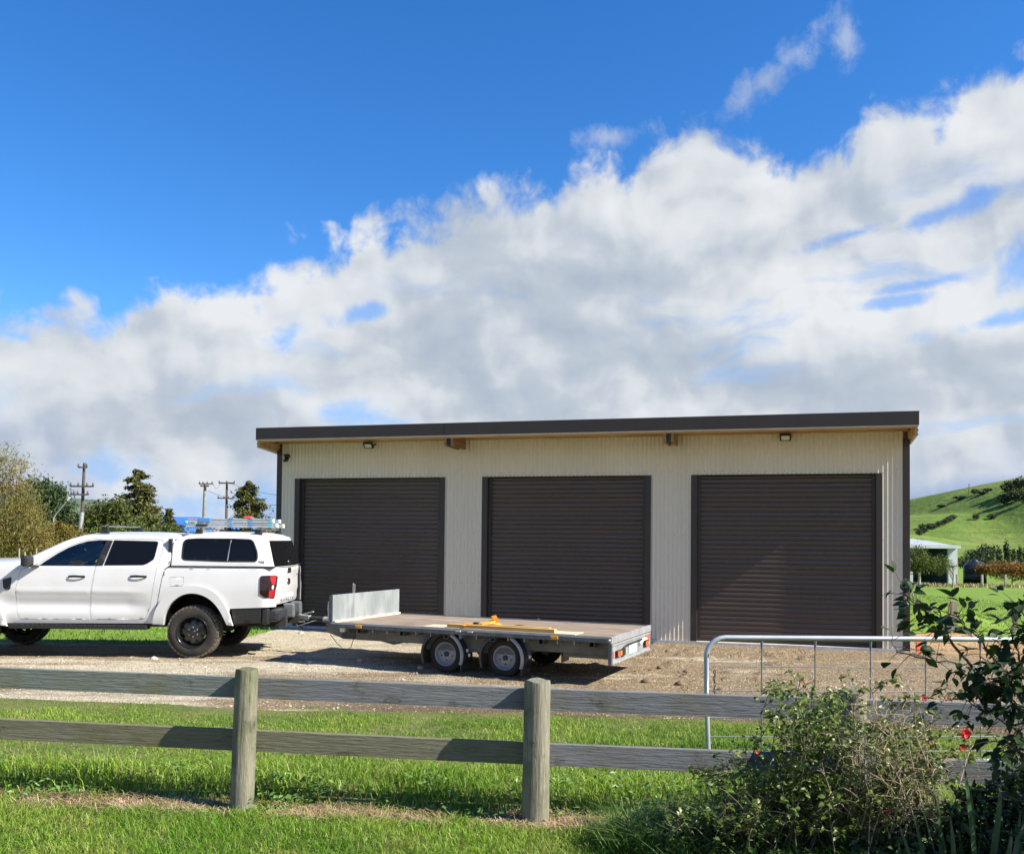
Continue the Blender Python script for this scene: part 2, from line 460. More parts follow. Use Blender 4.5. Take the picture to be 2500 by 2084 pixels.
def drive_mat():
    """yard of crushed limestone over brown earth"""
    mt, b, p, o = newmat('gravel_yard')
    P = world_coords(b)
    mp = b.n('ShaderNodeMapping'); b.put(mp.inputs[0], P); mp.inputs['Scale'].default_value = (0.35, 1.5, 1); mp.inputs['Rotation'].default_value = (0, 0, 0.12)
    big = b.noise(mp.outputs[0], 0.55, 5, 0.6); fine = b.noise(P, 30, 6, 0.75); mid = b.noise(mp.outputs[0], 3.0, 6, 0.65)
    sp = b.n('ShaderNodeSeparateXYZ'); b.put(sp.inputs[0], P)
    gravel = b.mix(b.sstep(fine, 0.35, 0.68), (0.34, 0.30, 0.215), (0.60, 0.54, 0.41))
    earth = b.mix(b.sstep(fine, 0.3, 0.7), (0.10, 0.07, 0.040), (0.36, 0.28, 0.175))
    wx = b.m('MULTIPLY', b.sstep(sp.outputs[0], -2.5, 3.5), 0.17)
    k = b.m('ADD', b.m('ADD', b.m('MULTIPLY', big, 0.85), b.m('MULTIPLY', mid, 0.42)), wx)
    c = b.mix(b.sstep(k, 0.59, 0.76), gravel, earth)
    edge = b.m('SUBTRACT', sp.outputs[1], b.m('SUBTRACT', 9.62, b.m('MULTIPLY', sp.outputs[0], 0.125)))
    mud = b.m('MULTIPLY', b.sstep(b.m('ADD', edge, b.m('MULTIPLY', mid, 0.8)), 1.15, 0.65), b.sstep(sp.outputs[0], -3.0, -1.0))
    c = b.mix(b.m('MULTIPLY', mud, 0.85), c, (0.115, 0.078, 0.046))
    trk = b.m('MULTIPLY', b.sstep(b.m('ABSOLUTE', b.m('SUBTRACT', b.m('ADD', edge, b.m('MULTIPLY', mid, 0.35)), 1.75)), 0.26, 0.10), 0.45)
    c = b.mix(trk, c, (0.60, 0.53, 0.40))
    # orange subsoil dug out near the shed's corner
    ox = b.sstep(b.m('ADD', sp.outputs[0], b.m('MULTIPLY', mid, 1.2)), 7.6, 8.6)
    oy = b.sstep(sp.outputs[1], 13.6, 15.2)
    c = b.mix(b.m('MULTIPLY', ox, oy), c, b.mix(b.sstep(mid, 0.35, 0.65), (0.25, 0.15, 0.065), (0.38, 0.265, 0.14)))
    vor = b.n('ShaderNodeTexVoronoi'); b.put(vor.inputs['Vector'], P); vor.inputs['Scale'].default_value = 38
    hs = b.n('ShaderNodeHueSaturation'); b.put(hs.inputs['Color'], c)
    sx = b.n('ShaderNodeSeparateColor'); b.put(sx.inputs[0], vor.outputs['Color'])
    b.put(hs.inputs['Value'], b.m('ADD', 0.72, b.m('MULTIPLY', sx.outputs[0], 0.52)))
    b.put(p.inputs['Base Color'], hs.outputs[0]); p.inputs['Roughness'].default_value = 0.92; p.inputs['Specular IOR Level'].default_value = 0.25
    bp = b.n('ShaderNodeBump'); bp.inputs['Strength'].default_value = 1.0; bp.inputs['Distance'].default_value = 0.03
    b.put(bp.inputs['Height'], b.m('ADD', b.m('MULTIPLY', vor.outputs['Distance'], -0.6), fine)); b.put(p.inputs['Normal'], bp.outputs[0])
    return mt

def build_ground():
    # one sheet to the horizon, fine near the camera
    xs = np.unique(np.concatenate([np.arange(-7, 11, 0.10), np.arange(11, 60, 1.0), np.arange(60, 1500, 60), -np.arange(7, 60, 1.0), -np.arange(60, 1500, 60)]))
    ys = np.unique(np.concatenate([np.arange(-6, 2, 1.0), np.arange(2, 23, 0.10), np.arange(23, 80, 1.0), np.arange(80, 200, 8.0), np.arange(200, 2400, 80), -np.arange(6, 300, 40)]))
    X, Y = np.meshgrid(xs, ys)
    Z = ground_z(X, Y) + 0.02 * (vnoise(X * 2.2, Y * 2.2, 1, 3) - 0.5) * (Y < 40)
    # the ground lies under the yard sheet
    Z = np.where((Y > drive_y(X) + 0.12) & (Y < 21) & (X > -9.2) & (X < 10), Z - 0.05 * sst(0.12, 0.6, Y - drive_y(X)) * sst(0, 1, yard_w(X, Y)), Z)
    n, k = Y.shape
    idx = np.arange(n * k).reshape(n, k)
    F = np.stack([idx[:-1, :-1], idx[:-1, 1:], idx[1:, 1:], idx[1:, :-1]], -1).reshape(-1, 4)
    o = np_mesh('ground', np.stack([X, Y, Z], -1).reshape(-1, 3), F, soil_mat(), smooth=True)
    tag(o, 'grassed ground running from the lawn to the far paddock', None, kind='structure')

def yard_w(x, y):
    """positive inside the gravel yard"""
    x = np.asarray(x, float); y = np.asarray(y, float)
    nz = 0.9 * (vnoise(x * 0.8, y * 0.8, 21, 4) - 0.5)
    w = y - drive_y(x)
    far_left = 15.6 + sst(-5.2, -3.0, x) * 20 - y + nz * 1.2         # grass lies beyond the ute
    far_right = np.where(x > 7.4, 18.6 - 0.55 * (x - 7.4) - y + nz * 2, 99.0)
    return np.minimum(np.minimum(w, far_left), np.minimum(far_right, 26 - y))

def build_yard():
    st = 0.055
    xs = np.arange(-9.5, 11.5, st); ys = np.arange(8.2, 22.0, st)
    X, Y = np.meshgrid(xs, ys)
    wv = yard_w(X, Y)
    rut = 0.045 * (vnoise(X * 0.9, Y * 3.2, 31, 4) - 0.5) + 0.026 * (vnoise(X * 6, Y * 6, 33, 3) - 0.5)
    clod = 0.065 * sst(0.56, 0.80, vnoise(X * 5.5, Y * 7.0, 35, 4)) * sst(0.4, 0.6, vnoise(X * 0.8, Y * 1.4, 36, 3)) * sst(-1.5, 2.5, X)
    Z = ground_z(X, Y) + 0.004 + (rut + clod) * sst(0, 0.5, wv) - 0.05 * sst(0.05, -0.12, wv)
    flat = sst(16.2, 15.4, Y + 0.26 * X)
    n, k = Y.shape
    idx = np.arange(n * k).reshape(n, k)
    keep = (wv[:-1, :-1] > -0.12)
    F = np.stack([idx[:-1, :-1], idx[:-1, 1:], idx[1:, 1:], idx[1:, :-1]], -1)[keep]
    o = np_mesh('gravel_yard', np.stack([X, Y, Z], -1).reshape(-1, 3), F, drive_mat(), smooth=True)
    tag(o, 'pale gravel and brown earth yard in front of the shed', None, kind='structure')
    # loose stones: many small lumps, denser in the pale gravel
    N = 42000
    x = NP.uniform(-7.2, 9, N); y = 8.4 + 9.5 * NP.random(N) ** 1.25
    ok = yard_w(x, y) > 0.05
    x, y = x[ok], y[ok]; N = len(x)
    s = 0.004 + 0.009 * NP.random(N) ** 3.0 + 0.014 * (NP.random(N) > 0.993)
    base = np.array([[1, 0, 0], [-0.4, 0.9, 0], [-0.5, -0.85, 0], [0.1, 0.1, 0.85], [0.6, 0.65, 0.4], [-0.85, 0.0, 0.35], [0.45, -0.7, 0.45]])
    tri = np.array([[0, 4, 3], [4, 1, 3], [1, 5, 3], [5, 2, 3], [2, 6, 3], [6, 0, 3], [0, 1, 4], [1, 2, 5], [2, 0, 6]])
    a = NP.uniform(0, 6.283, N); ca, sa = np.cos(a), np.sin(a)
    bx = base[None] * (1 + 0.5 * (NP.random((N, 7, 3)) - 0.5)) * s[:, None, None]
    V = np.stack([bx[..., 0] * ca[:, None] - bx[..., 1] * sa[:, None] + x[:, None], bx[..., 0] * sa[:, None] + bx[..., 1] * ca[:, None] + y[:, None],
                  bx[..., 2] + (ground_z(x, y) + 0.002)[:, None]], -1).reshape(-1, 3)
    F = (tri[None] + (np.arange(N) * 7)[:, None, None]).reshape(-1, 3)
    o = np_mesh('loose_gravel', V, F, M('loose_gravel', (0.36, 0.32, 0.24), (0.50, 0.45, 0.345), 3, 0.9, isl=0.28))
    tag(o, 'loose pale stones scattered over the gravel yard', None, kind='stuff')

def grass_mat():
    mt, b, p, o = newmat('grass_blade')
    P = world_coords(b)
    g = b.n('ShaderNodeNewGeometry'); r = g.outputs['Random Per Island']
    n1 = b.noise(P, 0.9, 4, 0.6); n2 = b.noise(P, 2.6, 5, 0.65)
    c = b.mix(b.sstep(n1, 0.35, 0.65), (0.118, 0.250, 0.020), (0.225, 0.350, 0.042))
    c = b.mix(b.m('MULTIPLY', b.sstep(n2, 0.48, 0.68), 0.7), c, (0.29, 0.345, 0.075))
    c = b.mix(b.m('MULTIPLY', b.sstep(r, 0.91, 0.98), 0.8), c, (0.48, 0.41, 0.18))
    hs = b.n('ShaderNodeHueSaturation'); b.put(hs.inputs['Color'], c)
    b.put(hs.inputs['Value'], b.m('ADD', 0.55, b.m('MULTIPLY', b.m('FRACT', b.m('MULTIPLY', r, 9.7)), 0.9)))
    b.put(p.inputs['Base Color'], hs.outputs[0]); p.inputs['Roughness'].default_value = 0.45; p.inputs['Specular IOR Level'].default_value = 0.35
    tr = b.n('ShaderNodeBsdfTranslucent'); b.put(tr.inputs[0], hs.outputs[0])
    mx = b.n('ShaderNodeMixShader'); mx.inputs[0].default_value = 0.38
    b.put(mx.inputs[1], p.outputs[0]); b.put(mx.inputs[2], tr.outputs[0]); b.put(o.inputs[0], mx.outputs[0])
    return mt

def blades(x, y, h, w, lean, mat, name, zoff=0.0):
    N = len(x)
    z = ground_z(x, y) + zoff
    a = NP.uniform(0, 6.283, N); la = NP.uniform(0, 6.283, N)
    wx, wy = np.cos(a) * w / 2, np.sin(a) * w / 2
    lx, ly = np.cos(la) * lean * h, np.sin(la) * lean * h
    V = np.empty((N, 5, 3))
    V[:, 0] = np.stack([x - wx, y - wy, z - 0.01], -1); V[:, 1] = np.stack([x + wx, y + wy, z - 0.01], -1)
    mz = z + h * 0.55
    V[:, 2] = np.stack([x - wx * 0.8 + lx * 0.35, y - wy * 0.8 + ly * 0.35, mz], -1); V[:, 3] = np.stack([x + wx * 0.8 + lx * 0.35, y + wy * 0.8 + ly * 0.35, mz], -1)
    V[:, 4] = np.stack([x + lx, y + ly, z + h * (1 - 0.25 * lean)], -1)
    T = np.array([[0, 1, 3], [0, 3, 2], [2, 3, 4]])
    F = (T[None] + (np.arange(N) * 5)[:, None, None]).reshape(-1, 3)
    return np_mesh(name, V.reshape(-1, 3), F, mat)

def straw_amount(x):
    s = sst(0.40, 0.62, vnoise(x * 1.4 + 4, x * 0 + 2, 43, 3)) * 0.7
    for c, w in ((-2.35, 0.32), (-1.15, 0.38), (0.25, 0.42), (0.75, 0.3)): s = np.maximum(s, np.exp(-((x - c) / w) ** 4))
    return s

def build_grass():
    gm = grass_mat()
    # mown lawn on the near side of the fence
    N = 120000
    x = NP.uniform(-4.6, 4.6, N); y = NP.uniform(4.3, 6.4, N)
    d = y - fence_y(x)
    tuft = vnoise(x * 3.0, y * 3.0, 41, 3)
    bare = np.exp(-((d + 0.03) / 0.17) ** 2) * straw_amount(x)
    ok = (d < 0.12) & (NP.random(N) > bare * 1.1)
    x, y, tuft = x[ok], y[ok], tuft[ok]; N = len(x)
    h = (0.024 + 0.046 * NP.random(N)) * (0.65 + 0.9 * tuft)
    o = blades(x, y, h, 0.0034 + 0.0026 * NP.random(N), 0.25 + 0.9 * NP.random(N), gm, 'lawn_grass')
    tag(o, 'short bright lawn grass on the near side of the rail fence', None, kind='stuff')
    # rougher verge between the fence and the yard
    N = 230000
    x = NP.uniform(-7.0, 7.0, N); y = NP.uniform(5.4, 10.6, N)
    d = y - fence_y(x); e = drive_y(x) - y
    tuft = vnoise(x * 1.7, y * 1.7, 51, 3)
    edge = sst(-0.55, 0.25, e - 0.05 + 2.0 * (vnoise(x * 1.3, y * 1.3, 53, 4) - 0.5))
    patch = sst(0.28, 0.50, vnoise(x * 0.8, y * 1.1, 55, 3))
    ok = (d > 0.12) & (e > -0.2) & (NP.random(N) < edge * (0.25 + 0.75 * patch))
    x, y, tuft, d, e = x[ok], y[ok], tuft[ok], d[ok], e[ok]; N = len(x)
    tall = 0.55 + 0.9 * np.exp(-((d - 0.5) / 0.55) ** 2)
    h = (0.03 + 0.105 * NP.random(N) ** 1.4) * (0.25 + 1.5 * tuft ** 1.5) * tall * (0.45 + 0.55 * sst(-0.2, 1.0, e))
    o = blades(x, y, h, 0.0045 + 0.0035 * NP.random(N), 0.3 + 0.9 * NP.random(N), gm, 'verge_grass')
    tag(o, 'long rough grass on the verge between the rail fence and the yard', None, kind='stuff')
    # grass behind the ute and at the edge of the paddock
    N = 60000
    x = NP.uniform(-12, 16, N); y = 14.5 + 22 * NP.random(N) ** 1.6
    ok = (yard_w(x, y) < -0.05) & ((x < -4.2) | (x > 8.2))
    x, y = x[ok], y[ok]; N = len(x)
    o = blades(x, y, (0.02 + 0.06 * NP.random(N)) * (0.5 + vnoise(x, y, 61, 3)), 0.012 + 0.008 * NP.random(N), 0.3 + 0.8 * NP.random(N),
               M('pasture_blade', (0.115, 0.215, 0.02), (0.165, 0.28, 0.038), 0.6, 0.5, isl=0.3, trans=0.35), 'paddock_grass')
    tag(o, 'short vivid pasture grass around the shed and ute', None, kind='stuff')
    # dry straw left along the fence line
    N = 15000
    x = NP.uniform(-4.4, 4.4, N); y = fence_y(x) - 0.06 + NP.normal(0, 0.11, N)
    ok = (NP.random(N) < straw_amount(x))
    x, y = x[ok], y[ok]; N = len(x)
    a = NP.uniform(0, 6.283, N); l = 0.03 + 0.09 * NP.random(N); z = ground_z(x, y) + 0.012 + 0.03 * NP.random(N)
    w = 0.003
    dx, dy = np.cos(a) * l / 2, np.sin(a) * l / 2; px_, py_ = -np.sin(a) * w / 2, np.cos(a) * w / 2; dz = NP.normal(0, 0.012, N)
    V = np.stack([np.stack([x - dx - px_, y - dy - py_, z - dz], -1), np.stack([x + dx - px_, y + dy - py_, z + dz], -1),
                  np.stack([x + dx + px_, y + dy + py_, z + dz], -1), np.stack([x - dx + px_, y - dy + py_, z - dz], -1)], 1).reshape(-1, 3)
    F = (np.arange(4)[None] + (np.arange(N) * 4)[:, None])
    o = np_mesh('dry_straw', V, F, M('dry_straw', (0.26, 0.175, 0.09), (0.42, 0.32, 0.19), 4, 0.8, isl=0.45))
    tag(o, 'dry straw lying along the foot of the rail fence', None, kind='stuff')
    # broad leaved weeds
    N = 1000
    cx_ = NP.uniform(-4.2, 3.2, 26); cyo = NP.uniform(-0.1, 0.55, 26)
    k = NP.integers(0, 26, N)
    x = cx_[k] + NP.normal(0, 0.16, N); y = fence_y(x) + cyo[k] + NP.normal(0, 0.08, N)
    leafcloud(x, y, ground_z(x, y) + 0.02 + 0.09 * NP.random(N), 0.016 + 0.012 * NP.random(N), 1.0, 0.35,
              M('weed_leaf', (0.085, 0.19, 0.03), (0.15, 0.28, 0.06), 4, 0.45, isl=0.25, trans=0.25), 'broad_leaf_weeds')
    tag(bpy.data.objects['broad_leaf_weeds'], 'low broad leaved weeds among the grass by the rail fence', None, kind='stuff')

def leafcloud(x, y, z, s, asp, tilt, mat, name, parent=None, droop=0.0, normal_up=None):
    """one four-sided folded leaf per point; s half length, asp width ratio, tilt spread of the leaf plane from level"""
    N = len(x)
    a = NP.uniform(0, 6.283, N)
    t = NP.normal(0, tilt, N) if droop == 0 else NP.normal(-droop, tilt, N)
    r = NP.normal(0, tilt, N)
    ca, sa, ct, st_ = np.cos(a), np.sin(a), np.cos(t), np.sin(t)
    d = np.stack([ca * ct, sa * ct, st_], -1)
    q = np.stack([-sa, ca, np.zeros(N)], -1)
    nrm = np.cross(d, q); q = q * np.cos(r)[:, None] + nrm * np.sin(r)[:, None]
    nrm = np.cross(d, q)
    c = np.stack([x, y, z], -1)
    s = np.broadcast_to(s, (N,))[:, None]
    V = np.stack([c - d * s, c + q * s * asp * 0.6 + nrm * s * 0.18, c + d * s, c - q * s * asp * 0.6 + nrm * s * 0.18], 1).reshape(-1, 3)
    k = (np.arange(N) * 4)[:, None]
    F = np.concatenate([np.array([[0, 1, 2]]) + k, np.array([[0, 2, 3]]) + k])
    return np_mesh(name, V, F, mat, parent)

build_ground()
build_yard()

# ------------------------------------------------------------------ shed
m_clad = M('cream_cladding', (0.68, 0.63, 0.51), (0.72, 0.67, 0.55), 1.2, 0.42, spec=0.4, stretch=(1, 1, 0.15))
m_brown = M('dark_brown_flashing', (0.034, 0.026, 0.0235), (0.040, 0.031, 0.027), 2, 0.38, rough2=0.5)
m_door = M('dark_brown_door', (0.066, 0.046, 0.035), (0.075, 0.053, 0.041), 1.5, 0.20, rough2=0.36, stretch=(0.3, 1, 3))
m_wood = M('eave_timber', (0.44, 0.27, 0.12), (0.55, 0.37, 0.19), 3, 0.75, stretch=(0.4, 3, 3), bump=0.2)
m_woodr = M('rafter_timber', (0.26, 0.13, 0.06), (0.36, 0.20, 0.10), 4, 0.7, stretch=(3, 0.4, 3), bump=0.2)
m_trim = M('cream_trim', (0.62, 0.50, 0.36), (0.68, 0.57, 0.43), 6, 0.6)
m_conc = M('concrete', (0.50, 0.48, 0.44), (0.62, 0.60, 0.56), 3, 0.85, bump=0.15, bscale=40)
m_galv = M('galvanised_steel', (0.40, 0.42, 0.44), (0.50, 0.52, 0.54), 9, 0.42, metal=0.65, rough2=0.6)
m_black = M('black_plastic', (0.014, 0.014, 0.015), (0.02, 0.02, 0.021), 20, 0.5)
m_lens = M('frosted_lens', (0.62, 0.62, 0.58), None, 5, 0.3)
m_screw = M('screw_head', (0.30, 0.29, 0.26), None, 5, 0.5)

SH_A = 0.273
SH = empty('shed', (-4.64, 18.639, 0.0), -SH_A)
tag(SH, 'long cream corrugated shed with three dark brown roller doors', 'shed')
DOORS = [(0.247, 3.46), (4.235, 7.43), (8.17, 11.355)]
WL, WR, ZT = -0.06, 11.70, 3.02
ZW = 3.80
DEEP = 8.6
def shed_world(s, y, z):
    return SH.matrix_basis @ Vector((s, y, z))

def build_shed():
    # corrugated front: real waves, cut round the door openings
    pitch, amp, seg = 0.0762, 0.0105, 8
    n = int((WR - WL) / pitch * seg)
    b = MB()
    xs = [WL + (WR - WL) * i / n for i in range(n + 1)]
    yv = [-amp * math.cos(2 * math.pi * (x - WL) / pitch) for x in xs]
    for i in range(n):
        x0, x1 = xs[i], xs[i + 1]; xm = (x0 + x1) / 2
        inside = any(a < xm < c for a, c in DOORS)
        zz = [ZT, ZW] if inside else [0.06, 1.0, ZT, ZW]
        k = len(b.v)
        for z in zz: b.v += [(x0, yv[i], z), (x1, yv[i + 1], z)]
        for j in range(len(zz) - 1):
            q = k + j * 2
            b.f.append((q, q + 1, q + 3, q + 2)); b.sm.append(True)
    import bmesh
    o = b.build('front_wall', m_clad, SH, recalc=False)
    bm = bmesh.new(); bm.from_mesh(o.data); bmesh.ops.remove_doubles(bm, verts=bm.verts, dist=1e-5); bm.to_mesh(o.data); bm.free()
    # screw heads above the doors and down the piers
    sc = MB()
    def dot(x, z):
        xx = WL + round((x - WL) / pitch) * pitch
        if xx > WR - 0.05: return
        sc.lathe([(0.0, -0.006), (0.006, -0.004), (0.008, 0.0)], 6, Matrix.Translation((xx, -amp - 0.001, z)))
    x = WL + 0.1
    while x < WR: dot(x, ZT + 0.075); x += pitch * 2
    for z in (0.25, 1.0, 1.95):
        x = WL + 0.1
        while x < WR:
            if not any(a - 0.04 < x < c + 0.04 for a, c in DOORS): dot(x, z + 0.01 * RNG.random())
            x += pitch * 2.5
    tag(sc.build('screws', m_screw, SH), kind='stuff')
    # other walls
    for nm, x0, sgn in (('side_wall', WL - 0.02, -1), ('side_wall', WR + 0.02, 1)):
        sw = MB(); ny = 440
        P = []
        for j in range(ny + 1):
            y = 0.02 + (DEEP - 0.02) * j / ny
            xx = x0 + sgn * amp * math.cos(2 * math.pi * y / pitch)
            P.append([(xx, y, 0.06), (xx, y, ZW - 0.09 * y)])
        sw.grid(P); sw.build(nm, m_clad, SH, recalc=False)
    bw = MB().box(WL, WR, DEEP, DEEP + 0.03, 0.06, ZW - 0.09 * DEEP); bw.build('back_wall', m_clad, SH)
    MB().box(WL - 0.01, WR + 0.01, -0.03, DEEP + 0.05, -0.25, 0.055).build('concrete_slab', m_conc, SH)
    MB().box(WL - 0.01, WR + 0.01, 0.30, 0.33, 0.06, ZW - 0.03).box(WL, WR, 0.33, DEEP - 0.1, 2.95, 2.98).build('inner_lining', m_black, SH)
    # corner flashings
    for x0, x1 in ((WL - 0.115, WL - 0.005), (WR - 0.005, WR + 0.100)):
        MB().box(x0, x1, -0.022, 0.10, 0.03, 3.62).build('corner_flashing', m_brown, SH, bevel=0.003)
    # roof: fascia in three lengths, sheet, boxed ends, timber underside
    cuts = [-0.19, 3.73, 7.80, 11.83]
    for i in range(3):
        MB().box(cuts[i] + (0.002 if i else 0), cuts[i + 1], -0.815 - 0.0025 * (i % 2), -0.79, 3.748, 3.975).build('fascia', m_brown, SH, bevel=0.003)
    MB().box(-0.185, 11.825, -0.812, -0.78, 3.728, 3.747).build('fascia_trim', m_trim, SH)
    rf = MB(); P = []
    nr = 620
    for i in range(nr + 1):
        x = -0.20 + 12.04 * i / nr
        w = 0.008 * math.cos(2 * math.pi * x / pitch)
        P.append([(x, -0.80, 3.962 + w), (x, DEEP + 0.3, 3.962 + w - 0.09 * (DEEP + 1.1))])
    rf.grid(P); rf.build('roof', m_brown, SH, recalc=False)
    # gable ends: sheet with level corrugations seen on edge below the fascia
    for x0, sg in ((-0.175, -1), (11.815, 1)):
        e = MB(); P = []
        for k in range(33):
            t = k / 32; z = 3.585 + 0.375 * t
            xx = x0 + sg * 0.011 * math.cos(2 * math.pi * z / pitch)
            P.append([(xx, -0.785, z + 0.012), (xx, DEEP + 0.2, z - 0.09 * DEEP - 0.05)])
        e.grid(P); e.build('gable_sheet', m_clad, SH, recalc=False)
        MB().box(min(x0, x0 - sg * 0.045) - (0.0), max(x0, x0 - sg * 0.045), -0.778, 0.6, 3.60, 3.735).build('barge_timber', m_wood, SH)
    MB().box(-0.13, 11.77, -0.778, -0.772, 3.70, 3.746).build('eave_batten', m_wood, SH)
    MB().box(-0.13, 11.77, -0.06, -0.012, 3.735, 3.80).build('eave_batten', m_wood, SH)
    MB().box(-0.13, 11.77, -0.735, -0.06, 3.80, 3.815).build('soffit', m_wood, SH)
    # paired rafters poking out between the doors
    for s in (3.80, 7.83):
        r = MB()
        for dx in (-0.085, 0.045): r.box(s + dx, s + dx + 0.045, -0.770, -0.012, 3.555, 3.752)
        ro = r.build('rafter', m_woodr, SH, bevel=0.003)
        MB().box(s - 0.038, s + 0.043, -0.74, -0.02, 3.60, 3.75).build('packer', m_black, ro)
        MB().box(s - 0.14, s + 0.15, -0.018, -0.0125, 3.52, 3.79).build('collar_flashing', m_clad, ro)
    # roller doors
    for i, (a, c) in enumerate(DOORS):
        w0, w1 = a + 0.125, c - 0.115
        rib, z0, z1 = 0.0845, 0.10, ZT - 0.005
        prof = []
        nrib = int((z1 - z0) / rib) + 1
        # wide shallow pans with a pair of raised beads, typical of roller curtain steel
        for k in range(nrib):
            for t, d in ((0.0, 0.003), (0.04, 0.0035), (0.10, 0.009), (0.17, 0.0135), (0.28, 0.0158), (0.42, 0.0162), (0.56, 0.0155), (0.72, 0.0138), (0.84, 0.0115), (0.92, 0.007), (0.97, 0.0035)):
                z = z0 + (k + t) * rib
                if z < z1: prof.append((z, d))
        nx = 26; P = []
        for z, d in prof:
            row = []
            for j in range(nx + 1):
                x = w0 + (w1 - w0) * j / nx
                wob = 0.0030 * (float(vnoise(x * 0.9 + 9 * i, z * 1.1, 71 + i, 3)) - 0.5) * 2 + 0.0016 * math.sin(z * 9.1 + i * 2) + 0.0012 * math.sin(z * 23.0 + x)
                row.append((x, 0.115 - d + wob, z + 0.002 * math.sin(x * 1.3 + z * 4)))
            P.append(row)
        d_ = MB().grid(P, flip=True).build('roller_door', m_door, SH, recalc=False)
        MB().box(w0, w1, 0.095, 0.125, 0.058, 0.105).build('bottom_rail', m_brown, d_, bevel=0.003)
        for x0, x1 in ((a - 0.012, a + 0.095), (c - 0.085, c + 0.012)):
            j = MB().box(x0, x1, -0.016, -0.011, 0.062, ZT + 0.002)
            inner = x1 if x0 < a else x0
            j.box(inner - 0.004, inner + 0.004, -0.012, 0.17, 0.060, ZT); j.build('door_jamb', m_brown, d_)
        for x0, x1 in ((w0 - 0.035, w0 + 0.03), (w1 - 0.03, w1 + 0.035)):
            MB().box(x0, x1, 0.070, 0.082, 0.062, ZT - 0.002).box(x0, x1, 0.13, 0.14, 0.062, ZT - 0.002).build('guide_track', m_brown, d_)
        MB().box(a - 0.012, c + 0.012, -0.010, 0.20, ZT + 0.001, ZT + 0.012).build('head_flashing', m_brown, d_)
        if i == 1: MB().box(w0 + 0.95, w0 + 1.0, 0.085, 0.10, 0.34, 0.36).build('lock', m_galv, d_)
build_shed()

def floodlight(s, label):
    p = shed_world(s, 0, 0)
    t = empty('floodlight', (p.x, p.y, 3.665), -SH_A)
    tag(t, label, 'floodlight', 'floodlights under the shed eave')
    Mx = Matrix.Translation((0, -0.13, 0)) @ Matrix.Rotation(math.radians(42), 4, 'X')
    MB().box(-0.15, 0.15, -0.010, -0.0, -0.06, 0.09).build('back_plate', m_clad, t)
    MB().box(-0.095, 0.095, -0.02, 0.025, -0.068, 0.068, Mx).build('housing', m_black, t, bevel=0.005)
    MB().box(-0.068, 0.068, -0.026, -0.018, -0.042, 0.042, Mx).build('lens', m_lens, t)
    for x in (-0.108, 0.108): MB().bar((x, -0.13, 0.0), (x, -0.01, 0.03), 0.006, 0.025).build('bracket', m_black, t)
floodlight(1.90, 'black floodlight under the eave above the roller door nearest the white ute')
floodlight(9.78, 'black floodlight under the eave above the roller door behind the wire gate')

def wall_camera():
    p = shed_world(0.05, 0, 0)
    t = empty('security_camera', (p.x, p.y, 3.455), -SH_A)
    tag(t, 'small black security camera on the shed wall below the eave corner', 'camera')
    MB().lathe([(0, -0.05), (0.045, -0.05), (0.05, -0.01), (0.05, 0.0)], 16, Matrix.Translation((0.02, -0.012, 0.03))).build('mount', m_black, t)
    MB().tube([(0.02, -0.05, 0.03), (0.0, -0.10, -0.0), (0.02, -0.10, -0.045)], 0.014).build('arm', m_black, t)
    MB().lathe([(0, -0.06), (0.032, -0.058), (0.036, 0.05), (0.0, 0.055)], 16, Matrix.Translation((0.03, -0.11, -0.055)) @ Matrix.Rotation(0.3, 4, 'X')).build('camera_body', m_black, t)
    MB().box(0.0, 0.07, -0.16, -0.02, 0.02, 0.065).build('sensor_box', m_black, t, bevel=0.006)
wall_camera()

# ------------------------------------------------------------------ white ute with canopy
m_paint = M('white_paint', (0.60, 0.61, 0.62), (0.57, 0.575, 0.575), 1.6, 0.26, coat=0.6, spec=0.5)
m_canopy = M('white_canopy_paint', (0.61, 0.61, 0.605), None, 5, 0.33, coat=0.3)
m_trimb = M('black_trim', (0.013, 0.013, 0.014), (0.02, 0.02, 0.02), 30, 0.45)
m_under = M('underbody', (0.012, 0.0115, 0.011), (0.03, 0.026, 0.022), 6, 0.8)
m_glass = M('tinted_glass', (0.005, 0.0055, 0.006), None, 5, 0.05, spec=0.28)
m_tyre = M('tyre_rubber', (0.017, 0.016, 0.015), (0.038, 0.033, 0.027), 7, 0.8, rough2=0.95)
m_tread = M('dusty_tread', (0.075, 0.066, 0.052), (0.14, 0.12, 0.09), 12, 0.95)
m_rimb = M('black_rim', (0.010, 0.010, 0.012), None, 5, 0.22, coat=0.4)
m_chrome = M('polished_steel', (0.62, 0.63, 0.65), None, 5, 0.18, metal=1.0)
m_bump = M('dark_bumper', (0.030, 0.032, 0.036), (0.045, 0.047, 0.052), 8, 0.32, metal=0.3)
m_grey = M('grey_steel', (0.14, 0.15, 0.165), (0.19, 0.20, 0.215), 8, 0.45, metal=0.4)
m_red = M('red_lamp', (0.36, 0.010, 0.012), None, 5, 0.12, coat=0.6)
m_darkred = M('smoked_lamp', (0.016, 0.003, 0.004), None, 5, 0.10, coat=0.6)
m_alu = M('ladder_aluminium', (0.50, 0.53, 0.56), (0.60, 0.62, 0.64), 10, 0.40, metal=0.55)
m_blue = M('blue_strap', (0.06, 0.24, 0.58), None, 5, 0.6)
m_cyan = M('cyan_cap', (0.08, 0.42, 0.58), None, 5, 0.5)
m_rubber = M('pale_rubber', (0.62, 0.60, 0.52), None, 5, 0.7)
m_orange = M('orange_web', (0.85, 0.30, 0.015), (0.90, 0.36, 0.03), 12, 0.65)
m_redp = M('red_plastic', (0.70, 0.10, 0.05), None, 5, 0.5)
m_badge = M('badge_blue', (0.02, 0.03, 0.10), None, 5, 0.25)
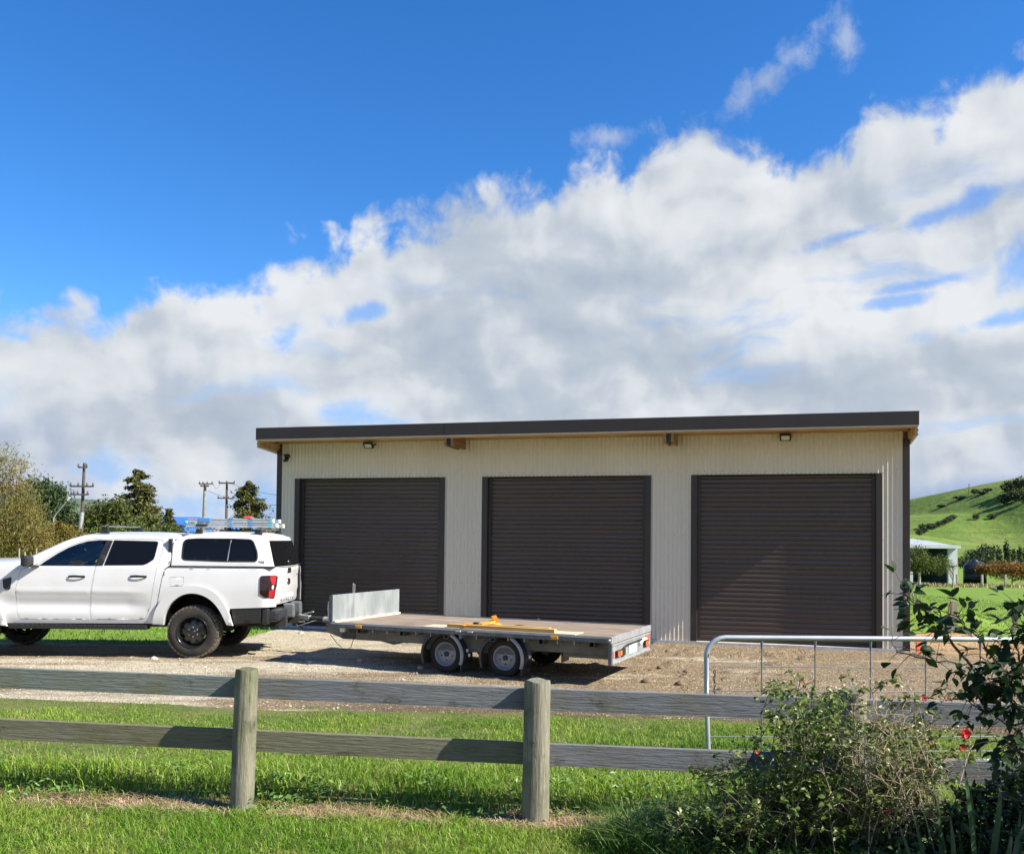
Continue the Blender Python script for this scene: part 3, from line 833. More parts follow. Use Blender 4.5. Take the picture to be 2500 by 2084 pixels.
m_seat = M('seat_cloth', (0.03, 0.03, 0.033), None, 5, 0.9)

def clear_glass(name, tint, k):
    mt, b, p, o = newmat(name)
    p.inputs['Base Color'].default_value = (*tint, 1); p.inputs['Roughness'].default_value = 0.03
    tr = b.n('ShaderNodeBsdfTransparent'); tr.inputs[0].default_value = (0.86, 0.92, 0.90, 1)
    gl = b.n('ShaderNodeBsdfGlossy'); gl.inputs['Roughness'].default_value = 0.02
    fr = b.n('ShaderNodeFresnel'); fr.inputs[0].default_value = 1.5
    m1 = b.n('ShaderNodeMixShader'); b.put(m1.inputs[0], b.m('ADD', fr.outputs[0], 0.06)); b.put(m1.inputs[1], tr.outputs[0]); b.put(m1.inputs[2], gl.outputs[0])
    m2 = b.n('ShaderNodeMixShader'); m2.inputs[0].default_value = k; b.put(m2.inputs[1], m1.outputs[0]); b.put(m2.inputs[2], p.outputs[0])
    b.put(o.inputs[0], m2.outputs[0])
    return mt
m_cglass = clear_glass('side_glass', (0.01, 0.015, 0.018), 0.04)

TR = empty('pickup_truck', (-4.79, 14.72, 0.0))
tag(TR, 'white double cab ute with white canopy and black steel wheels parked before the shed', 'pickup truck')
def tp(zx, zy):
    """outline coordinates read along the side of the ute -> (x from the rear axle, height)"""
    x = 0.0022358 * zx - 2.9316
    return (x, 2.375 - 0.0022358 * zy + 0.01 * (x - 4.79))
def T(lst): return [tp(*p) for p in lst]

def body_y(x, z):
    w = 0.925
    if z < 0.66: w -= 0.07 * ((0.66 - z) / 0.25) ** 2
    if z > 1.02: w -= 0.048 * ((min(z, 1.40) - 1.02) / 0.38) ** 1.6
    k = max(0.0, min(1.0, (x + 3.2) / 0.4)) * max(0.0, min(1.0, (-0.62 - x) / 0.35))
    w -= 0.030 * math.exp(-((z - 0.80) / 0.085) ** 2) * k
    w += 0.010 * math.exp(-((z - 0.985) / 0.05) ** 2) * k
    if z < 0.985: w -= 0.011 * k * min(1.0, (0.985 - z) / 0.02) * math.exp(-(0.985 - z) / 0.16)
    if z > 1.36: w -= (z - 1.36) * 0.33
    if x > 1.02: w -= 0.09 * ((x - 1.02) / 0.19) ** 2
    if x < -3.7: w -= 0.16 * ((-3.7 - x) / 0.6) ** 2
    return w
def canopy_y(x, z):
    w = 0.855 - max(0.0, z - 1.40) * 0.20 - 0.05 * max(0.0, (z - 1.70) / 0.15) ** 2
    if x > 0.95: w -= 0.05 * ((x - 0.95) / 0.2) ** 2
    return w

def in_poly(p, poly):
    x, y = p; r = False; j = len(poly) - 1
    for i in range(len(poly)):
        xi, yi = poly[i]; xj, yj = poly[j]
        if (yi > y) != (yj > y) and x < (xj - xi) * (y - yi) / (yj - yi) + xi: r = not r
        j = i
    return r
def fine(poly, d=0.05):
    o = []
    for i, a in enumerate(poly):
        b_ = poly[(i + 1) % len(poly)]
        n = max(1, int(math.hypot(b_[0] - a[0], b_[1] - a[1]) / d))
        o += [(a[0] + (b_[0] - a[0]) * k / n, a[1] + (b_[1] - a[1]) * k / n) for k in range(n)]
    return o
def round_poly(poly, r, n=5):
    o = []
    for i in range(len(poly)):
        p0, p1, p2 = Vector(poly[i - 1]), Vector(poly[i]), Vector(poly[(i + 1) % len(poly)])
        rr = min(r, (p0 - p1).length * 0.45, (p2 - p1).length * 0.45)
        a = p1 + (p0 - p1).normalized() * rr; c = p1 + (p2 - p1).normalized() * rr
        for k in range(n + 1):
            t = k / n; q = a * (1 - t) ** 2 + p1 * 2 * t * (1 - t) + c * t * t
            o.append((q.x, q.y))
    return o
def shrink(poly, d):
    """offset a polygon inwards by d (approximately)"""
    n = len(poly); area = sum(poly[i - 1][0] * poly[i][1] - poly[i][0] * poly[i - 1][1] for i in range(n))
    s = 1 if area > 0 else -1; o = []
    for i in range(n):
        a, b_, c = Vector(poly[i - 1]), Vector(poly[i]), Vector(poly[(i + 1) % n])
        t = ((b_ - a).normalized() + (c - b_).normalized())
        if t.length < 1e-6: t = b_ - a
        t.normalize(); o.append((b_.x - t.y * d * s, b_.y + t.x * d * s))
    return o

def panel(name, outline, mat, parent, yf, sides=(-1,), holes=(), off=0.0, step=0.06, skirt=0.03, d=0.05):
    """a sheet cut to an outline in the (x, z) plane and laid on the flank y = yf(x, z); edges turn inwards"""
    outs = []
    ol = fine(outline, d); hs = [fine(h, d) for h in holes]
    pts = []; edges = []
    for loop in [ol] + hs:
        k = len(pts); pts += loop; edges += [(k + i, k + (i + 1) % len(loop)) for i in range(len(loop))]
    xs = [p[0] for p in ol]; zs = [p[1] for p in ol]
    x = min(xs) + step / 2
    nb = len(pts)
    bp = [Vector(p) for p in pts]
    while x < max(xs):
        z = min(zs) + step / 2
        while z < max(zs):
            if in_poly((x, z), ol) and not any(in_poly((x, z), h) for h in hs):
                v = Vector((x, z))
                if min((v - q).length_squared for q in bp) > (step * 0.45) ** 2: pts.append((x, z))
            z += step
        x += step
    vs, es, fs, *_ = geometry.delaunay_2d_cdt([Vector(p) for p in pts], edges, [], 0, 1e-6)
    tri = []
    for f in fs:
        c = sum((vs[i] for i in f), Vector((0, 0))) / len(f)
        if in_poly(c, ol) and not any(in_poly(c, h) for h in hs): tri.append(tuple(f))
    for sd in sides:
        b = MB()
        P3 = [(v.x, sd * (yf(v.x, v.y) + off), v.y) for v in vs]
        b.add(P3, [t if sd < 0 else t[::-1] for t in tri], True)
        # make sure the sheet faces outwards
        t = b.f[0]; n = (Vector(P3[t[1]]) - Vector(P3[t[0]])).cross(Vector(P3[t[2]]) - Vector(P3[t[0]]))
        if n.y * sd < 0: b.f = [q[::-1] for q in b.f]
        if skirt:
            for loop in [ol] + hs:
                n_ = len(loop)
                A = [(p[0], sd * (yf(*p) + off), p[1]) for p in loop]
                B = [(p[0], sd * (yf(*p) + off - skirt), p[1]) for p in loop]
                b.add(A + B, [(i, (i + 1) % n_, (i + 1) % n_ + n_, i + n_) for i in range(n_)], False)
        outs.append(b.build(name, mat, parent, recalc=False))
    return outs if len(outs) > 1 else outs[0]

ARCH_IN = [(1118, 812), (1132, 735), (1158, 682), (1200, 638), (1245, 610), (1295, 599), (1345, 602), (1400, 620), (1448, 652), (1490, 700), (1522, 755), (1545, 812)]
ARCH_OUT = [(1047, 806), (1060, 730), (1085, 672), (1125, 620), (1175, 582), (1235, 556), (1300, 547), (1370, 551), (1430, 572), (1480, 606), (1525, 660), (1560, 735), (1583, 818)]
FW = -1521
def soften(l, n=2):
    for _ in range(n):
        o = [l[0]]
        for a, c in zip(l[:-1], l[1:]):
            o += [(a[0] * .75 + c[0] * .25, a[1] * .75 + c[1] * .25), (a[0] * .25 + c[0] * .75, a[1] * .25 + c[1] * .75)]
        l = o + [l[-1]]
    return l
ARCH_IN, ARCH_OUT = soften(ARCH_IN), soften(ARCH_OUT)

def wheel(x, sd):
    yo = sd * 0.925
    t = empty('wheel', (x, 0, 0.40)); t.parent = TR
    def L(prof): return [(r, yo - sd * y) for r, y in prof]
    tyre = MB().lathe(L([(0.235, 0.012), (0.25, 0.004), (0.30, 0.0), (0.345, 0.006), (0.372, 0.022), (0.386, 0.045), (0.388, 0.14), (0.386, 0.225), (0.372, 0.248), (0.30, 0.27), (0.24, 0.26), (0.235, 0.15)]), 48)
    tyre = tyre.build('tyre', m_tyre, t)
    tr = MB()
    for k in range(38):
        a = 2 * math.pi * k / 38
        for row, (y0, y1, r0, r1, da) in enumerate(((0.016, 0.072, 0.374, 0.400, 0.0), (0.085, 0.13, 0.386, 0.402, 0.5), (0.142, 0.187, 0.386, 0.402, 0.0), (0.20, 0.256, 0.374, 0.400, 0.5))):
            aa = a + da * 2 * math.pi / 38; h = 0.028
            vs = []
            for r in (r0, r1):
                for y in (y0, y1):
                    for s in (-1, 1):
                        an = aa + s * h / 0.4 * 0.9 + (0.02 if y == y1 else 0)
                        rr = r - (0.012 if (row == 0 and y == y0) or (row == 3 and y == y1) else 0)
                        vs.append((rr * math.cos(an), yo - sd * y, rr * math.sin(an)))
            tr.add(vs, [(0, 1, 3, 2), (4, 6, 7, 5), (0, 4, 5, 1), (2, 3, 7, 6), (0, 2, 6, 4), (1, 5, 7, 3)])
    tag(tr.build('tread_block', m_tread, t), kind='stuff')
    # steel disc rim with round openings
    rim = MB().lathe(L([(0.236, 0.010), (0.245, 0.003), (0.238, -0.002), (0.226, 0.010), (0.214, 0.05), (0.205, 0.085), (0.205, 0.24)]), 48)
    NH = 8
    disc = []
    nr, na = 7, 96
    rad = [0.206, 0.190, 0.172, 0.150, 0.128, 0.112, 0.096, 0.06, 0.0]
    dep = [0.085, 0.072, 0.062, 0.056, 0.055, 0.055, 0.050, 0.045, 0.043]
    P = []
    for r, dd in zip(rad, dep):
        P.append([(r * math.cos(2 * math.pi * k / na), yo - sd * dd, r * math.sin(2 * math.pi * k / na)) for k in range(na + 1)])
    vs = [p for row in P for p in row]; fs = []
    for i in range(len(rad) - 1):
        for k in range(na):
            ph = ((k + 0.5) / na * NH) % 1.0
            if i in (1, 2, 3) and 0.27 < ph < 0.73 and not (i in (1, 3) and not 0.34 < ph < 0.66): continue
            fs.append((i * (na + 1) + k, i * (na + 1) + k + 1, (i + 1) * (na + 1) + k + 1, (i + 1) * (na + 1) + k))
    rim.add(vs, fs, True)
    rim = rim.build('rim', m_rimb, t)
    MB().lathe(L([(0.0, 0.012), (0.036, 0.014), (0.044, 0.024), (0.046, 0.05)]), 24).build('hub_cap', m_rimb, t)
    nuts = MB()
    for k in range(6):
        a = 2 * math.pi * (k + 0.5) / 6
        nuts.lathe(L([(0.0, 0.034), (0.010, 0.036), (0.011, 0.05)]), 6, Matrix.Translation((0.07 * math.cos(a), 0, 0.07 * math.sin(a))))
    tag(nuts.build('wheel_nut', m_chrome, t), kind='stuff')
    MB().lathe(L([(0.0, 0.10), (0.16, 0.10), (0.16, 0.14), (0.0, 0.14)]), 32).build('brake_disc', m_grey, t)
    return t

def build_truck():
    B2 = (-1, 1)
    # ---- cab side with door openings
    fdoor = T([(150, 772), (624, 777), (616, 700), (617, 640), (622, 600), (640, 420), (700, 236), (640, 236), (560, 243), (500, 261), (440, 285), (370, 325), (300, 370), (255, 404), (190, 425), (143, 445), (127, 520), (118, 600), (124, 690), (133, 735)])
    rdoor = T([(632, 777), (940, 778), (985, 772), (1005, 745), (1024, 690), (1036, 600), (1048, 500), (1060, 410), (1075, 330), (1077, 262), (1068, 246), (1040, 240), (740, 236), (708, 236), (648, 420), (630, 600), (625, 640), (624, 700)])
    fwin = T([(258, 416), (632, 418), (645, 404), (690, 243), (640, 242), (560, 250), (500, 268), (440, 292), (370, 333), (300, 382)])
    rwin = T([(694, 416), (960, 414), (985, 405), (1025, 378), (1032, 360), (1043, 262), (1036, 252), (1020, 250), (745, 243), (735, 246)])
    rwin = round_poly(rwin, 0.02)
    cab_out = T([(60, 800), (1046, 804), (1058, 730), (1080, 600), (1095, 500), (1108, 440), (1138, 415), (1149, 300), (1149, 240), (1135, 222), (1100, 214), (900, 207), (730, 205), (600, 207), (520, 217), (450, 234), (380, 264), (300, 305), (220, 345), (140, 378),
                 (60, 388), (-150, 398), (-330, 418), (-450, 452), (-530, 520), (-575, 620), (-580, 720), (-560, 800), (-440, 815)])
    fa = [(x + FW, y + 3) for x, y in ARCH_IN]
    cab_out = cab_out[:] + [tp(*p) for p in fa]
    gap = lambda pl: shrink(pl, -0.005)
    panel('cab_body', cab_out, m_paint, TR, body_y, B2, holes=(gap(fdoor), gap(rdoor)))
    # dark shell behind the gaps
    panel('cab_inner', shrink(T([(60, 800), (1046, 804), (1100, 440), (1138, 415), (1110, 430), (60, 430)]), 0.03), m_under, TR, body_y, B2, off=-0.045, skirt=0)
    for sd in B2:
        for nm, dr, win in (('front_door', fdoor, fwin), ('rear_door', rdoor, rwin)):
            d_ = panel(nm, dr, m_paint, TR, body_y, (sd,), holes=(win,), step=0.03)
            blk = panel('window_trim', win, m_trimb, d_, body_y, (sd,), holes=(shrink(win, 0.014),), off=-0.004, skirt=0.012, step=0.2)
            g = shrink(win, 0.012)
            panel('window', g, m_cglass if nm == 'front_door' else m_glass, d_, body_y, (sd,), off=-0.010, skirt=0)
        # door handles with scooped cups
        for zx, par in ((525, 'front_door'), (940, 'rear_door')):
            x, z = tp(zx, 489)
            y = body_y(x, z)
            h = MB()
            P = []
            for k in range(9):
                t = k / 8; xx = x - 0.125 + 0.25 * t; o = 0.012 + 0.026 * math.sin(math.pi * t) ** 0.6
                zz = z + 0.008 * math.sin(math.pi * t)
                P.append([(xx, sd * (y + o), zz + 0.017), (xx, sd * (y + o + 0.006), zz), (xx, sd * (y + o), zz - 0.017), (xx, sd * (y + o - 0.012), zz)])
                P[-1].append(P[-1][0])
            h.grid(P)
            h.build('door_handle', m_trimb, TR)
            c = MB().lathe([(0.0, 0.0), (0.05, 0.002), (0.062, 0.006)], 24, Matrix.Translation((x, 0, z)) @ Matrix.Diagonal((1.25, 1, 0.62, 1)) @ Matrix.Translation((0, sd * (y - 0.003) if sd > 0 else -(y + 0.003), 0)))
            c.build('handle_cup', M('handle_cup', (0.62, 0.63, 0.65), None, 5, 0.35), TR)
        panel('pillar_cover', T([(636, 417), (690, 416), (732, 246), (690, 243), (684, 262), (645, 404)]), m_trimb, TR, body_y, (sd,), off=0.004, skirt=0.01, step=0.2)
        # fender vent
        v = panel('fender_vent', round_poly(T([(28, 506), (86, 491), (84, 574), (50, 574), (36, 562)]), 0.02), m_trimb, TR, body_y, (sd,), off=0.008, skirt=0.012)
        # wheel arches
        for sh in (0, FW):
            arch = [tp(x + sh, y + (3 if sh else 0)) for x, y in ARCH_OUT] + [tp(x + sh, y + (3 if sh else 0)) for x, y in ARCH_IN[::-1]]
            panel('wheel_arch', arch, m_paint, TR, body_y, (sd,), off=0.045, skirt=0.07, step=0.05)
        # bed
        bed = T([(1143, 421), (1500, 425), (1838, 434), (1856, 440), (1860, 560), (1858, 694), (1700, 699), (1562, 704), (1550, 760), (1545, 808)]) + [tp(*p) for p in ARCH_IN[::-1][1:]] + T([(1052, 806), (1064, 730), (1086, 600), (1101, 500), (1114, 444)])
        panel('bed_side', bed, m_paint, TR, body_y, (sd,), holes=(round_poly(T([(1150, 492), (1248, 490), (1242, 552), (1155, 556)]), 0.02),) if sd < 0 else ())
        if sd < 0: panel('fuel_flap', round_poly(T([(1152, 494), (1246, 492), (1240, 550), (1157, 554)]), 0.02), m_paint, TR, body_y, (sd,), off=-0.002, skirt=0.01)
        panel('quarter_valance', T([(1570, 706), (1700, 701), (1770, 699), (1766, 800), (1590, 812)]), m_trimb, TR, body_y, (sd,), off=-0.012, skirt=0.05)
        # tail lamp
        tl = panel('tail_light', round_poly(T([(1766, 484), (1856, 479), (1863, 500), (1860, 560), (1852, 637), (1795, 630), (1762, 606), (1760, 500)]), 0.02), m_darkred, TR, body_y, (sd,), off=0.012, skirt=0.03, step=0.03)
        panel('red_lens', round_poly(T([(1824, 483), (1858, 482), (1857, 520), (1856, 545), (1838, 540), (1828, 515)]), 0.012), m_red, tl, body_y, (sd,), off=0.016, skirt=0.006, step=0.03)
        panel('red_lens', round_poly(T([(1822, 585), (1854, 575), (1849, 630), (1820, 630)]), 0.012), m_red, tl, body_y, (sd,), off=0.0155, skirt=0.006, step=0.03)
        panel('reverse_lens', round_poly(T([(1838, 548), (1849, 550), (1846, 574), (1836, 572)]), 0.006), m_lens, tl, body_y, (sd,), off=0.017, skirt=0.006, step=0.03)
        # step board
        x0, z0 = tp(85, 838); x1, z1 = tp(1010, 850)
        s = MB(); s.box(x0, x1, min(sd * 0.80, sd * 0.97), max(sd * 0.80, sd * 0.97), 0.435, 0.50)
        sbr = s.build('step_board', m_trimb, TR, bevel=0.012)
        ss = MB()
        for k in range(28):
            xx = x0 + 0.06 + (x1 - x0 - 0.12) * k / 27
            ss.box(xx - 0.016, xx + 0.016, min(sd * 0.955, sd * 0.974), max(sd * 0.955, sd * 0.974), 0.478, 0.506)
        tag(ss.build('grip_pad', m_bump, sbr), kind='stuff')
        MB().box(x0 - 0.02, tp(1115, 0)[0], min(sd * 0.74, sd * 0.85), max(sd * 0.74, sd * 0.85), 0.47, 0.60).build('sill', m_trimb, TR)
        for x in (-3.40, 0.0): wheel(x, sd)
        # mirror
        xm, zm = tp(214, 385)
        mi = MB()
        mi.box(xm - 0.055, xm + 0.055, min(sd * 0.91, sd * 1.13), max(sd * 0.91, sd * 1.13), zm - 0.075, zm + 0.085)
        mi = mi.build('mirror', m_trimb, TR, bevel=0.035)
        MB().bar((xm + 0.02, sd * 0.99, zm - 0.07), (xm + 0.08, sd * 0.86, zm - 0.075), 0.07, 0.03).build('mirror_arm', m_trimb, mi)
    # ---- roof, windscreen, bonnet: lofted between the two upper edges
    def loft(name, mat, edge, yf, crown, bow=0.0, nv=16, flat=0.0, off=0.0, inset=0.0):
        P = []
        for i, (x, z) in enumerate(edge):
            w = yf(x, z) - inset; row = []
            cr = crown[i] if isinstance(crown, (list, tuple)) else crown
            bw = bow[i] if isinstance(bow, (list, tuple)) else bow
            for k in range(nv + 1):
                v = -1 + 2 * k / nv; q = 1 - abs(v) ** 2.6
                row.append((x + bw * (1 - v * v), w * v, z + cr * q + off))
            P.append(row)
        return MB().grid(P).build(name, mat, TR)
    roof = T([(440, 239), (480, 226), (520, 217), (600, 207), (730, 205), (900, 207), (1050, 212), (1100, 214), (1135, 222), (1148, 240)])
    loft('cab_roof', m_paint, roof, body_y, [0.03, 0.035, 0.04, 0.045, 0.05, 0.05, 0.05, 0.05, 0.045, 0.035], [-0.14, -0.12, -0.09, -0.05, 0, 0, 0, 0, 0, 0])
    ws = T([(440, 239), (380, 264), (300, 305), (220, 345), (140, 378)])
    loft('windscreen', m_cglass, ws, body_y, [0.03, 0.035, 0.035, 0.03, 0.02], [-0.14, -0.17, -0.20, -0.23, -0.25], inset=0.05)
    for sd in B2:   # pillars beside the windscreen
        P = []
        for (x, z), bw, cr in zip(ws, [-0.14, -0.17, -0.20, -0.23, -0.25], [0.03, 0.035, 0.035, 0.03, 0.02]):
            w = body_y(x, z); row = []
            for k in range(5):
                v = 1 - 0.13 * k / 4
                row.append((x + bw * (1 - v * v), sd * w * v, z + cr * (1 - v ** 2.6) + 0.002))
            P.append(row)
        MB().grid(P).build('windscreen_pillar', m_paint, TR)
    bon = T([(140, 378), (60, 388), (-150, 398), (-330, 418), (-450, 452), (-530, 520)])
    loft('bonnet', m_paint, bon, body_y, [0.03, 0.045, 0.06, 0.05, 0.03, 0.0], [-0.25, -0.22, -0.12, -0.14, -0.17, -0.20])
    # nose: grille, lamps, bumper
    def nose(x, z): return x - 0.20
    P = []
    for z in (1.05, 0.95, 0.80, 0.70):
        P.append([(-4.21 - 0.10 * (1 - (v / 8) ** 2) , 0.78 * v / 8, z) for v in range(-8, 9)])
    gr = MB().grid(P).build('grille', m_trimb, TR)
    for z in (0.98, 0.86, 0.75):
        MB().bar((-4.32, -0.5, z), (-4.32, 0.5, z), 0.03, 0.04).build('grille_bar', m_grey, gr)
    for sd in B2:
        MB().box(-4.29, -4.12, min(sd * .55, sd * .84), max(sd * .55, sd * .84), 0.80, 1.02).build('headlight', m_lens, TR, bevel=0.03)
    MB().box(-4.40, -4.05, -0.82, 0.82, 0.42, 0.70).build('front_bumper', m_trimb, TR, bevel=0.06)
    # cab rear wall and floor, chassis
    MB().box(tp(1120, 0)[0], tp(1140, 0)[0], -0.80, 0.80, 0.6, 1.80).build('cab_rear_wall', m_trimb, TR)
    MB().box(-4.0, 1.15, -0.78, 0.78, 0.56, 0.66).build('floor_pan', m_under, TR)
    for sd in B2: MB().box(-4.1, 1.30, min(sd * .38, sd * .50), max(sd * .38, sd * .50), 0.46, 0.60).build('chassis_rail', m_under, TR)
    for x in (-3.40, 0.0):
        MB().tube([(x, -0.8, 0.40), (x, 0.8, 0.40)], 0.05).lathe([(0, -0.16), (0.13, -0.08), (0.15, 0.0), (0.13, 0.08), (0, 0.16)], 16, Matrix.Translation((x, 0, 0.40))).build('axle', m_under, TR)
        for sd in B2:   # dark arch liner
            li = MB(); P = []
            for k in range(17):
                a = math.pi * (k / 16) ; P.append([(x + 0.48 * math.cos(a), sd * 0.86, 0.50 + 0.48 * math.sin(a)), (x + 0.48 * math.cos(a), sd * 0.30, 0.50 + 0.48 * math.sin(a))])
            li.grid(P).box(x - 0.5, x + 0.5, min(sd * .29, sd * .31), max(sd * .29, sd * .31), 0.5, 0.99).build('arch_liner', m_under, TR)
    MB().tube([(-0.6, 0.55, 0.42), (0.9, 0.62, 0.46), (1.2, 0.70, 0.46)], 0.035).build('exhaust', m_grey, TR)
    # interior seen through the glass
    MB().box(-2.55, -2.15, -0.74, 0.74, 1.10, 1.33).build('dashboard', m_seat, TR, bevel=0.05)
    for y in (-0.38, 0.38):
        st = MB().box(-1.75, -1.20, y - 0.25, y + 0.25, 0.85, 1.02).build('seat', m_seat, TR, bevel=0.05)
        MB().box(-1.32, -1.15, y - 0.25, y + 0.25, 1.0, 1.50).build('seat_back', m_seat, st, bevel=0.05)
        MB().box(-1.28, -1.16, y - 0.13, y + 0.13, 1.52, 1.70).build('headrest', m_seat, st, bevel=0.04)
    MB().lathe([(0.175, -0.012), (0.19, 0.0), (0.175, 0.012), (0.165, 0.0), (0.175, -0.012)], 28, Matrix.Translation((-1.98, 0.38, 1.30)) @ Matrix.Rotation(math.radians(68), 4, 'Z')).build('steering_wheel', m_trimb, TR)
    MB().box(-0.95, -0.45, -0.72, 0.72, 0.85, 1.40).build('rear_bench', m_seat, TR, bevel=0.05)
    # ---- tailgate
    P = []
    for z in (1.375, 1.36, 1.30, 1.20, 1.10, 1.02, 0.95, 0.85, 0.80):
        dz = {1.375: -0.015, 1.36: 0.015, 1.30: 0.012, 1.20: 0.0, 1.10: 0.0, 1.02: 0.004, 0.95: -0.012, 0.85: -0.012, 0.80: -0.03}[z]
        P.append([(1.175 + dz + 0.035 * (1 - (v / 10) ** 2), 0.775 * v / 10, z) for v in range(-10, 11)])
    tg = MB().grid(P).build('tailgate', m_paint, TR)
    xr = lambda y: 1.178 + 0.035 * (1 - (y / 0.775) ** 2)
    MB().box(1.19, 1.228, -0.11, 0.11, 1.27, 1.36).build('tailgate_handle', m_trimb, tg, bevel=0.012)
    bd = MB().lathe([(0.0, 0.012), (0.060, 0.010), (0.066, 0.0)], 28, Matrix.Translation((1.208, 0, 1.135)) @ Matrix.Rotation(-math.pi / 2, 4, 'Z') @ Matrix.Diagonal((1.45, 1, 0.82, 1)))
    bd = bd.build('badge', m_badge, tg)
    MB().lathe([(0.052, 0.0125), (0.062, 0.0135), (0.066, 0.004)], 28, Matrix.Translation((1.208, 0, 1.135)) @ Matrix.Rotation(-math.pi / 2, 4, 'Z') @ Matrix.Diagonal((1.45, 1, 0.82, 1))).build('badge_ring', m_chrome, tg)
    sq = MB().tube([(1.223, -0.055, 1.125), (1.2235, -0.03, 1.155), (1.2235, -0.01, 1.12), (1.2235, 0.02, 1.145), (1.2235, 0.05, 1.13)], 0.005, 5).build('badge_script', m_chrome, tg)
    def words(text, name, size, M4, mat, parent, depth=0.002):
        cu = bpy.data.curves.new(name, 'FONT'); cu.body = text; cu.size = size; cu.align_x = 'CENTER'; cu.align_y = 'CENTER'; cu.extrude = depth
        tmp = bpy.data.objects.new(name, cu); COL.objects.link(tmp)
        bpy.context.view_layer.update()
        me = bpy.data.meshes.new_from_object(tmp.evaluated_get(bpy.context.evaluated_depsgraph_get()))
        bpy.data.objects.remove(tmp)
        me.transform(M4); me.materials.clear(); me.materials.append(mat)
        return link(bpy.data.objects.new(name, me), parent)
    RX = Matrix.Rotation(math.pi / 2, 4, 'X')
    for i, ch in enumerate('RANGER'):
        y = (i - 2.5) * 0.145
        words(ch, 'embossed_letter', 0.155, Matrix.Translation((xr(y) - 0.010, y, 0.885)) @ Matrix.Rotation(math.pi / 2, 4, 'Z') @ RX, m_paint, tg, 0.008)
    for y in (-0.66, 0.66): words('XLT' if y > 0 else 'TD', 'tailgate_script', 0.05, Matrix.Translation((xr(y) + 0.002, y, 1.235)) @ Matrix.Rotation(math.pi / 2, 4, 'Z') @ RX, m_trimb, tg) if False else None
    for y in (-0.64, 0.64): MB().box(xr(y) - 0.004, xr(y) + 0.006, y - 0.05, y + 0.05, 1.222, 1.236).build('tailgate_mark', m_grey, tg)
    # ---- rear bumper with steps and tow bar
    bp = MB().box(1.08, 1.27, -0.84, 0.84, 0.56, 0.74).build('rear_bumper', m_bump, TR, bevel=0.045)
    for sd in B2:
        MB().box(1.02, 1.14, min(sd * .80, sd * .895), max(sd * .80, sd * .895), 0.52, 0.77).build('bumper_end', m_trimb, bp, bevel=0.03)
        MB().box(0.72, 0.98, min(sd * .86, sd * .90), max(sd * .86, sd * .90), 0.575, 0.60).build('reflector_strip', m_galv, bp, bevel=0.006)
        MB().box(1.20, 1.37, min(sd * .17, sd * .29), max(sd * .17, sd * .29), 0.58, 0.80).build('bumper_step', m_grey, bp, bevel=0.02)
    MB().box(1.20, 1.35, -0.17, 0.17, 0.58, 0.645).build('step_plate', m_trimb, bp, bevel=0.01)
    tb = MB().box(1.1, 1.40, -0.05, 0.05, 0.47, 0.55).build('tow_bar', m_under, TR, bevel=0.006)
    MB().lathe([(0, 0.0), (0.015, 0.0), (0.015, 0.05), (0.025, 0.062), (0.025, 0.082), (0.012, 0.1), (0, 0.1)], 16, Matrix.Translation((1.44, 0, 0.50)) @ RX).box(1.38, 1.48, -0.04, 0.04, 0.485, 0.505).build('tow_ball', m_chrome, tb)
    # ---- canopy
    top = [(1783, 230), (1760, 220), (1700, 213), (1560, 207), (1400, 205), (1280, 208), (1230, 213), (1185, 227), (1158, 250)]
    cout = T([(1151, 416), (1500, 420), (1838, 429), (1828, 395), (1810, 320), (1795, 262)] + top + [(1151, 280)])
    cwin = round_poly(T([(1216, 236), (1300, 229), (1560, 231), (1690, 236), (1732, 330), (1732, 392), (1500, 391), (1214, 380)]), 0.075, 7)
    can = empty('canopy', (0, 0, 0)); can.parent = TR
    for sd in B2:
        panel('canopy_side', cout, m_canopy, can, canopy_y, (sd,), holes=(cwin,))
        wn = panel('canopy_window', shrink(cwin, 0.010), m_glass, can, canopy_y, (sd,), off=-0.008, skirt=0)
        panel('canopy_window_frame', cwin, m_trimb, can, canopy_y, (sd,), holes=(shrink(cwin, 0.020),), off=0.003, skirt=0.015, step=0.3)
        x0, z0 = tp(1527, 384); x1, z1 = tp(1540, 244)
        MB().bar((x0, sd * (canopy_y(x0, z0) - 0.002), z0), (x1, sd * (canopy_y(x1, z1) - 0.002), z1), 0.010, 0.012).build('window_divider', m_galv, can)
        MB().box(tp(1145, 0)[0], 1.20, min(sd * .80, sd * .888), max(sd * .80, sd * .888), tp(1500, 425)[1] - 0.004, tp(1500, 421)[1] + 0.006).build('canopy_seal', m_trimb, can)
    def cloft(name, edge, crown, mat, yf=canopy_y, off=0.0, a=-1.0, c=1.0, bow=0.0):
        P = []
        for (x, z), cr in zip(edge, crown):
            w = yf(x, z)
            P.append([(x + bow * (1 - v * v), w * v, z + cr * (1 - abs(v) ** 3.0) + off) for v in [a + (c - a) * k / 20 for k in range(21)]])
        return MB().grid(P).build(name, mat, can)
    te = T(top)
    cloft('canopy_roof', te, [0.03, 0.04, 0.05, 0.055, 0.055, 0.055, 0.05, 0.04, 0.03], m_canopy)
    re = T([(1783, 230), (1795, 262), (1810, 320), (1828, 395), (1838, 429)])
    cloft('canopy_hatch', re, [0.03, 0.0, 0.0, 0.0, 0.0], m_canopy, bow=0.06)
    hg = cloft('hatch_glass', [(x + 0.008, z) for x, z in T([(1790, 246), (1797, 270), (1812, 328), (1827, 393), (1836, 424)])], [0.0] * 5, m_glass, a=-0.965, c=0.965, bow=0.06)
    hl = MB().box(1.20, 1.235, -0.06, 0.06, 1.42, 1.47).build('hatch_latch', m_chrome, can, bevel=0.01)
    fe = T([(1158, 250), (1152, 300), (1151, 416)])
    cloft('canopy_front', fe, [0.03, 0, 0], m_canopy)
